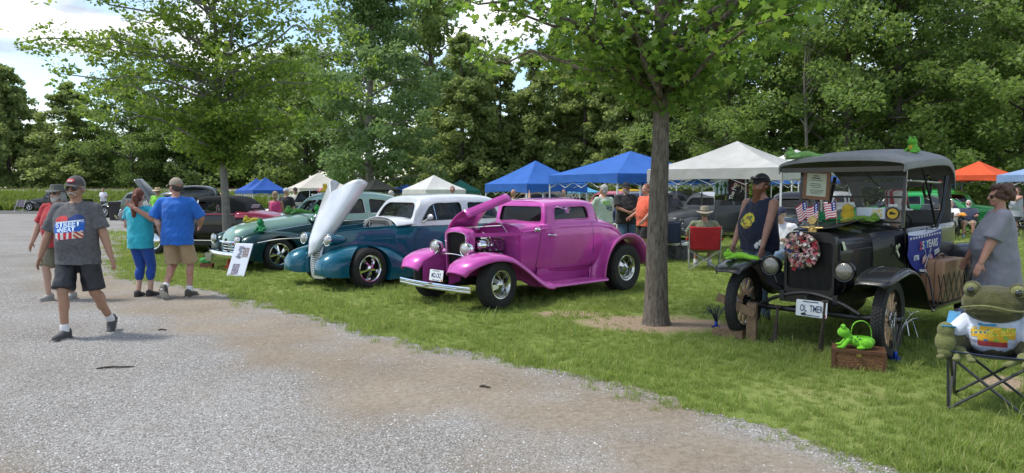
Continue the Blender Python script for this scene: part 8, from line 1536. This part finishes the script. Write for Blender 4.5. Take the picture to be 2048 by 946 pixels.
# big frog in its chair
FC = Vector((3.57, 5.32, 0)); FRZ = R(-36)
camp_chair('dark folding chair with blue armrests holding the giant plush frog', FC, FRZ, C_NVY, M_FRB, w_=.25, armc=C_BLU, bh=.26)
def big_frog():
    t = thing('giant_plush_frog', 'giant olive plush frog in a white printed t-shirt sitting in a folding chair', 'toy frog', FC + Vector((0, 0, .39)), FRZ); t.scale = (.86,) * 3; ol = mat('olive_velour', (.055, .055, .014), .9, var=.45, vscale=7, bump=.5, bscale=90, sheen=.15); pale = mat('pale_velour', (.14, .15, .05), .9, var=.25, vscale=10, bump=.5, bscale=90, sheen=.15)
    m = MB(); m.ell((0, .06, .16), (.22, .17, .2)); m.ell((0, -.02, .46), (.25, .19, .155)); m.ell((0, -.06, .40), (.225, .175, .10)); m.ell((0, -.05, .545), (.13, .13, .06))
    for s_ in (1, -1): m.ell((s_ * .16, -.06, .575), (.075, .075, .075)); m.cone((s_ * .2, .06, .1), (s_ * .33, -.2, .10), .085, .075); m.cone((s_ * .2, .05, .28), (s_ * .27, -.12, .10), .055, .045)
    mobj('body', remesh(m, .010, 3, .004, 12), ol, t)
    for s_ in (1, -1):
        m = MB(); m.ell((s_ * .165, -.095, .58), (.058, .058, .055)); e = mobj('eye', remesh(m, .006, 1), pale, t); q_ = MB(); q_.ell((s_ * .17, -.142, .575), (.030, .018, .032)); q_.build('pupil', M_EYE, e)
        f = MB(); F0 = Vector((s_ * .33, -.27, .13)); Mf = Matrix.Rotation(s_ * R(12), 3, 'Z'); f.ell(F0 + Vector((0, 0, .0)), (.085, .05, .10), Mf); f.ell(F0 + Vector((0, -.005, .10)), (.07, .045, .075), Mf); f.ell(F0 + Vector((0, 0, -.09)), (.06, .045, .05), Mf); mobj('foot', remesh(f, .008, 2), pale, t)
        h_ = MB(); hx_ = s_ * .24; h_.ell((hx_, -.20, .055), (.065, .06, .04)); [h_.cone((hx_, -.2, .05), (hx_ + dx, -.29, .01 + .01 * k_), .03, .027) for k_, dx in enumerate((-.10, 0, .09))]; [h_.ell((hx_ + dx * 1.2, -.31, .0), (.034, .03, .024)) for dx in (-.10, 0, .09)]; mobj('hand', remesh(h_, .008, 2), pale, t)
    q_ = MB(); q_.tube(cr([(-.235, -.12, .415), (-.20, -.17, .43), (-.10, -.228, .455), (0, -.24, .455), (.10, -.228, .435), (.19, -.175, .425), (.235, -.12, .435)], 24), .009, 8); q_.build('mouth', pale, t)
    m = MB(); m.ell((0, .055, .19), (.245, .195, .20)); m.ell((0, .03, .30), (.2, .16, .07)); [m.cone((s_ * .19, .05, .27), (s_ * .265, -.04, .20), .085, .085) for s_ in (1, -1)]; sh_ = mobj('t_shirt', remesh(m, .011, 2, .010, 9), fab('frog_tee', (.55, .60, .70)), t)
    print_patch(sh_, -.16, .16, .10, .27, lambda u, v: NO if ((v < .45 and abs(u - .5) > .32) or (v > .8 and u < .2)) else ((.4, .05, .05) if v < .28 else (.62, .36, .02) if mnoise.noise(Vector((u * 6, v * 5, 7))) > -.15 else (.25, .4, .05) if u > .4 else (.05, .2, .4)), n=30); tx = mat('ink_yellow', (.75, .55, .06), .7)
    print_text(sh_, 'Frog', -.075, .225, .085, tx, 6, bold=.003); print_text(sh_, 'Tails', .085, .232, .085, tx, 6, bold=.003); print_text(sh_, 'Mountain', -.04, .285, .035, mat('ink_cyan', (.03, .3, .6), .7), 4, bold=.002)
big_frog()
# wheel chock timbers, jacks
WD = mat('old_timber', (.20, .13, .075), .85, var=.35, vscale=18, bump=.5, bscale=60)
q_ = gp(1457, 674); m = MB(); m.box((0, 0, .045), (.34, .09, .09)); o = m.build('timber_block', WD, smooth=0); o.location = (q_.x, q_.y, 0); o.rotation_euler = (0, 0, R(-38)); tag(o, 'short brown timber block lying against the front tyre', 'block')
q_ = gp(1503, 681); t = thing('timber_prop', 'upright brown timber with a slanting board beside the front wheel of the touring car', 'wood', (q_.x, q_.y, 0), R(-30)); m = MB(); m.box((0, 0, .20), (.10, .09, .42)); m.build('post', WD, t, smooth=0); m = MB(); m.bar((.04, -.06, .30), (-.36, -.06, .46), .035, .085); m.build('board', WD, t, smooth=0)
def jack(label, u0, v0, u1, v1, Y, r): a, b = gp(u0, v0), at(u1, v1, Y); t = thing('iron_jack', label, 'jack', a); d = b - a; m = MB(); m.tube([(0, 0, 0), d * .55], [r * 1.5, r], 8); m.box((0, 0, .012), (.09, .09, .025)); m.build('stand', M_RUST, t); m = MB(); m.tube([d * .5, d], r * .7, 8); m.box(d, (.05, .05, .02)); m.build('ram', M_RUST, t)
jack('dark iron screw jack under the axle beside the timber post', 1548, 684, 1556, 612, 7.65, .022); jack('tall rusty iron bar jack beside the licence plate', 1641, 703, 1650, 603, 7.0, .017)
# fibre sprays (party sparklers)
def spray(label, u, v, n, h, c, fan): 
    q_ = gp(u, v); t = thing('tinsel_spray', label, 'decoration', q_); rg = np.random.default_rng(u)
    for k in range(n): a = rg.uniform(0, 6.28); r_ = rg.uniform(.3, 1) * fan; m = MB(); m.tube(cr([(0, 0, .05), (r_ * .35 * math.cos(a), r_ * .35 * math.sin(a), h * .55), (r_ * math.cos(a), r_ * math.sin(a), h * rg.uniform(.7, 1.0)), (r_ * 1.5 * math.cos(a), r_ * 1.5 * math.sin(a), h * rg.uniform(.5, .95))], 9), .0028, 4); m.build('strand', c, t)
    b_ = mat('foil_blue', (.01, .06, .45), .25, .7); m = MB(); m.cone((0, 0, .02), (0, 0, .09), .025, .018); m.build('base', b_, t)
    for k in range(7): a = k * .9; m = MB(); m.loft([[(.0, 0, .02), (.01, .0, .03)], [(.05 * math.cos(a), .05 * math.sin(a), .02), (.05 * math.cos(a + .3), .05 * math.sin(a + .3), .05)]], closed=False, caps=False); m.build('foil_leaf', b_, t, smooth=0)
spray('spray of pale wire strands with a blue foil foot beside the front wheel and box', 1790, 724, 18, .55, mat('tinsel_silver', (.5, .5, .5), .2, .8), .20); spray('dark blue tinsel spray with a blue foil foot by the tyre on the tree side', 1432, 660, 26, .30, mat('tinsel_navy', (.03, .03, .07), .4, .3), .12)
# trash cans
def trash(label, u, v, s_=1.0):
    q_ = gp(u, v); t = thing('trash_can', label, 'trash can', q_, R(10), 'dark plastic trash cans'); pl = mat('bin_plastic', (.022, .024, .026), .6); m = MB(); m.loft([[(x * k, y * k, z) for x, y in rpoly([(-.24, -.26), (.24, -.26), (.24, .26), (-.24, .26)], .06, 5)] for z, k in ((0, .82), (.45, .92), (.88, 1.0), (.9, 1.06), (.95, 1.06))]); m.build('bin', pl, t); m = MB(); m.loft([[(x * k, y * k, z) for x, y in rpoly([(-.26, -.29), (.26, -.29), (.26, .28), (-.26, .28)], .06, 5)] for z, k in ((.95, 1), (.99, .98), (1.02, .8))]); m.build('lid', pl, t); m = MB(); m.box((.1, -.245, .25), (.09, .004, .07)); m.build('tag', mat('tag_yellow', (.55, .5, .08), .6), t, smooth=0); t.scale = (s_, s_, s_)
trash('dark trash can standing on the grass strip by the lane', 230, 441, 1.0); trash('dark trash can between the walking woman and man', 316, 505, .95)
# sign board, cone, plate, gnome pot
SBc = at(470, 552, 13.55); HV = Vector((math.cos(HEAD), math.sin(HEAD), 0))
def sign_board():
    t = thing('sign_board', 'white printed show board with two photos leaning on the chrome bumper', 'sign', (SBc.x, SBc.y, 0), R(-4)); t.rotation_euler = (R(-24), 0, R(-22)); w_, h_ = .42, .66
    def colf(u, v):
        if .56 < u < .9 and .12 < v < .42: k_ = mnoise.noise(Vector((u * 14, v * 22, 2))); return (.22 + .2 * k_, .19 + .17 * k_, .2 + .17 * k_)
        if .2 < u < .6 and .62 < v < .96: k_ = mnoise.noise(Vector((u * 16, v * 20, 6))); return (.2 + .18 * k_, .18 + .2 * k_, .24 + .2 * k_)
        return (.58, .62, .72)
    P = [[(-w_ / 2 + w_ * i / 40, 0, h_ * (1 - j / 40)) for j in range(41)] for i in range(41)]; o = painted_grid('board', P, colf, t, vcolmat('board_print', .5)); md = o.modifiers.new('t', 'SOLIDIFY'); md.thickness = .006; rg = random.Random(5)
    for k in range(11): z = h_ * (.90 - k * .035); m = MB(); m.box((-.04 + rg.uniform(-.02, .02), -.006, z), (rg.uniform(.05, .13), .002, .010 if k != 9 else .022)); m.build('print_line', mat('print_grey', (.12, .12, .16), .7), o, smooth=0)
sign_board()
q_ = gp(458, 536); t = thing('traffic_cone', 'small orange red cone by the chrome bumper of the mint car', 'cone', q_); oc_ = mat('cone_orange', (.75, .08, .03), .5); m = MB(); m.lathe([(.001, .0), (.09, .03), (.08, .035), (.025, .42), (.018, .44), (.001, .44)], 20); m.build('cone', oc_, t); m = MB(); m.box((0, 0, .015), (.28, .28, .03)); m.build('base', oc_, t, smooth=0); t.scale = (.65,) * 3
q_ = gp(414, 536); t = thing('planter', 'small red pot holding a green and lime garden frog on a dark hook', 'planter', q_); m = MB(); m.box((0, 0, .05), (.26, .1, .1)); m.build('pot', mat('pot_red', (.22, .07, .04), .7), t, smooth=0); m = MB(); m.ell((-.06, 0, .16), (.09, .06, .06)); m.ell((.02, 0, .14), (.07, .05, .05)); mobj('frog_figure', remesh(m, .008, 2), PL('garden', (.08, .4, .12)), t); m = MB(); m.tube([(.05, 0, 0), (.06, 0, .24), (.03, 0, .28), (-.05, 0, .27), (-.08, 0, .22)], .008, 6); m.tube([(.06, 0, .24), (.12, 0, .22)], .006, 6); m.build('hook', M_BLACK, t)
# lawn chair far left
q_ = gp(40, 424); t = thing('lawn_chair', 'webbed folding lawn chair by the old black pickup', 'chair', (q_.x, q_.y, 0), R(5)); al = mat('aluminium', (.6, .6, .6), .3, .9); wb_ = mat('webbing', (.32, .25, .34), .8, var=.5, vscale=25)
for s_ in (1, -1):
    for a, b in (((s_ * .28, -.25, 0), (s_ * .28, .3, .9)), ((s_ * .28, .3, 0), (s_ * .28, -.22, .42)), ((s_ * .28, -.25, .62), (s_ * .28, .22, .62))): m = MB(); m.tube([a, b], .016, 6); m.build('frame_tube', al, t)
for k in range(6): m = MB(); m.bar((-.28, .05 + k * .045, .44 + k * .085), (.28, .05 + k * .045, .44 + k * .085), .01, .055); m.build('webbing', wb_, t, smooth=0)
for k in range(5): m = MB(); m.bar((-.28, -.2 + k * .07, .42), (.28, -.2 + k * .07, .42), .055, .008); m.build('webbing', wb_, t, smooth=0)
# black mesh screen with flags under the big canopy
def screen():
    Ys = 17.0; a, b = at(1336, 400, Ys), at(1492, 400, Ys - .6); t = thing('mesh_screen', 'sagging black mesh sun screen hung under the big pale grey canopy', 'screen', (0, 0, 0)); mm = mat('black_mesh', (.012, .012, .013), .8, alpha=.82); P = []
    for i in range(25):
        u = i / 24; c0 = a.lerp(b, u); zt = np.interp(u, [0, .3, .6, 1], [1.55, 1.62, 1.5, 1.55]) + .12 * math.sin(u * 9) * .3; P.append([(c0.x, c0.y + .05 * math.sin(u * 26 + v * 4), zt - v * (zt - .52 - .22 * abs(u - .35))) for v in np.linspace(0, 1, 12)])
    m = MB(); m.grid(P); m.build('mesh', mm, t, smooth=60, recalc=False); 
    for k, u in enumerate((0, 1)): c0 = a.lerp(b, u); m = MB(); m.tube([(c0.x, c0.y + .05, 0), (c0.x, c0.y + .05, 2.0)], .02, 8); m.build('post', M_FRS, t)
screen()
def hung_flag(label, u0, v0, u1, v1, Y, colf, extra=None):
    a, b = at(u0, v0, Y), at(u1, v1, Y); t = thing('hanging_flag', label, 'flag', a); w_, h_ = b.x - a.x, a.z - b.z; P = [[(w_ * i / 36, .02 * math.sin(i * .35), -h_ * j / 30) for j in range(31)] for i in range(37)]; painted_grid('cloth', P, colf, t); return t, w_, h_
def frogf(u, v):
    if v > .72: return (.10, .2, .04) if mnoise.noise(Vector((u * 9, v * 9, 1))) > -.1 else (.3, .3, .06)
    for cx, top_ in ((.2, .22), (.5, .38), (.8, .22)):
        if (abs(u - cx) < .06 and v > top_) or (abs(abs(u - cx) - .1) < .04 and abs(v - top_ - .12) < .06) or ((u - cx) ** 2 + (v - top_) ** 2 < .006): return (.02, .10, .03)
    return (.42, .50, .62)
hung_flag('pale blue flag with three dancing frogs hung beside the dark club flag', 1430, 357, 1455, 400, 16.6, frogf)
def clubf(u, v):
    r_ = math.hypot(u - .55, v - .5)
    if .30 < r_ < .34 or .40 < r_ < .42: return (.35, .03, .06)
    if r_ < .28 and mnoise.noise(Vector((u * 8, v * 8, 4))) > .05: return (.4, .36, .3)
    return (.025, .018, .04)
t, w_, h_ = hung_flag('dark purple club flag with a red ring and white lettering', 1457, 358, 1497, 402, 16.5, clubf)
flat_text('The Fro', .12, M_INKW, 'lettering', t, Matrix.Translation((.10, -.04, -h_ * .55)) @ TXM @ Matrix.Rotation(R(75), 4, 'Z'), .001, font_off=.002)
# odds and ends in the shade: cooler boxes, tables
def cooler(label, u, v, c, w_=.6): q_ = gp(u, v); t = thing('cooler_box', label, 'cooler', q_, R(20)); m = MB(); m.box((0, 0, .18), (w_, .36, .34)); m.build('tub', mat('cooler_%d' % int(c[2] * 99), c, .5), t, smooth=0); m = MB(); m.box((0, 0, .385), (w_ + .02, .38, .06)); m.build('lid', M_WHITE, t, smooth=0); m = MB(); m.tube([(-w_ / 2 - .02, -.1, .3), (-w_ / 2 - .05, -.1, .26), (-w_ / 2 - .05, .1, .26), (-w_ / 2 - .02, .1, .3)], .01, 6); m.build('handle', M_BLACK, t)
cooler('dark cooler box in the shade below the mesh screen', 1365, 520, (.03, .03, .035)); cooler('red cooler box under the blue canopy', 1225, 470, (.4, .02, .02))
def table(label, u, v, w_=1.4): q_ = gp(u, v); t = thing('folding_table', label, 'table', q_, R(25)); m = MB(); m.box((0, 0, .72), (w_, .65, .04)); m.build('table_top', mat('table_white', (.6, .6, .6), .5), t, smooth=0); [(lambda mm: (mm.tube([(x, y, 0), (x, y, .7)], .015, 6), mm.build('leg', M_FRS, t)))(MB()) for x in (-w_ / 2 + .1, w_ / 2 - .1) for y in (-.25, .25)]
table('white folding table under the blue canopy behind the man in black', 1240, 458); table('white folding table by the white sedan past the bearded man', 1555, 470)
# fallen sticks on the gravel
rg = np.random.default_rng(3)
for lb, u, v, ln, az in (('dark fallen stick lying on the gravel near the walking man', 231, 739, .32, 12), ('thin twig on the gravel near the lawn edge', 970, 778, .10, -20), ('small dark twig on the sandy track past the stick', 325, 663, .10, 5)):
    q_ = gp(u, v); m = MB(); m.tube(cr([(-ln / 2, 0, 0), (-ln * .1, .01, .006), (ln * .2, -.004, .004), (ln / 2, .006, .0)], 9), [.004, .009, .010, .009, .008, .008, .007, .006, .003], 7); o = m.build('stick', mat('dead_wood', (.06, .045, .035), .9, var=.4, vscale=60, bump=.5), smooth=60); o.location = (q_.x, q_.y, .018); o.rotation_euler = (0, 0, R(az)); tag(o, lb, 'stick')
bpy.data.scenes.remove(WORK)
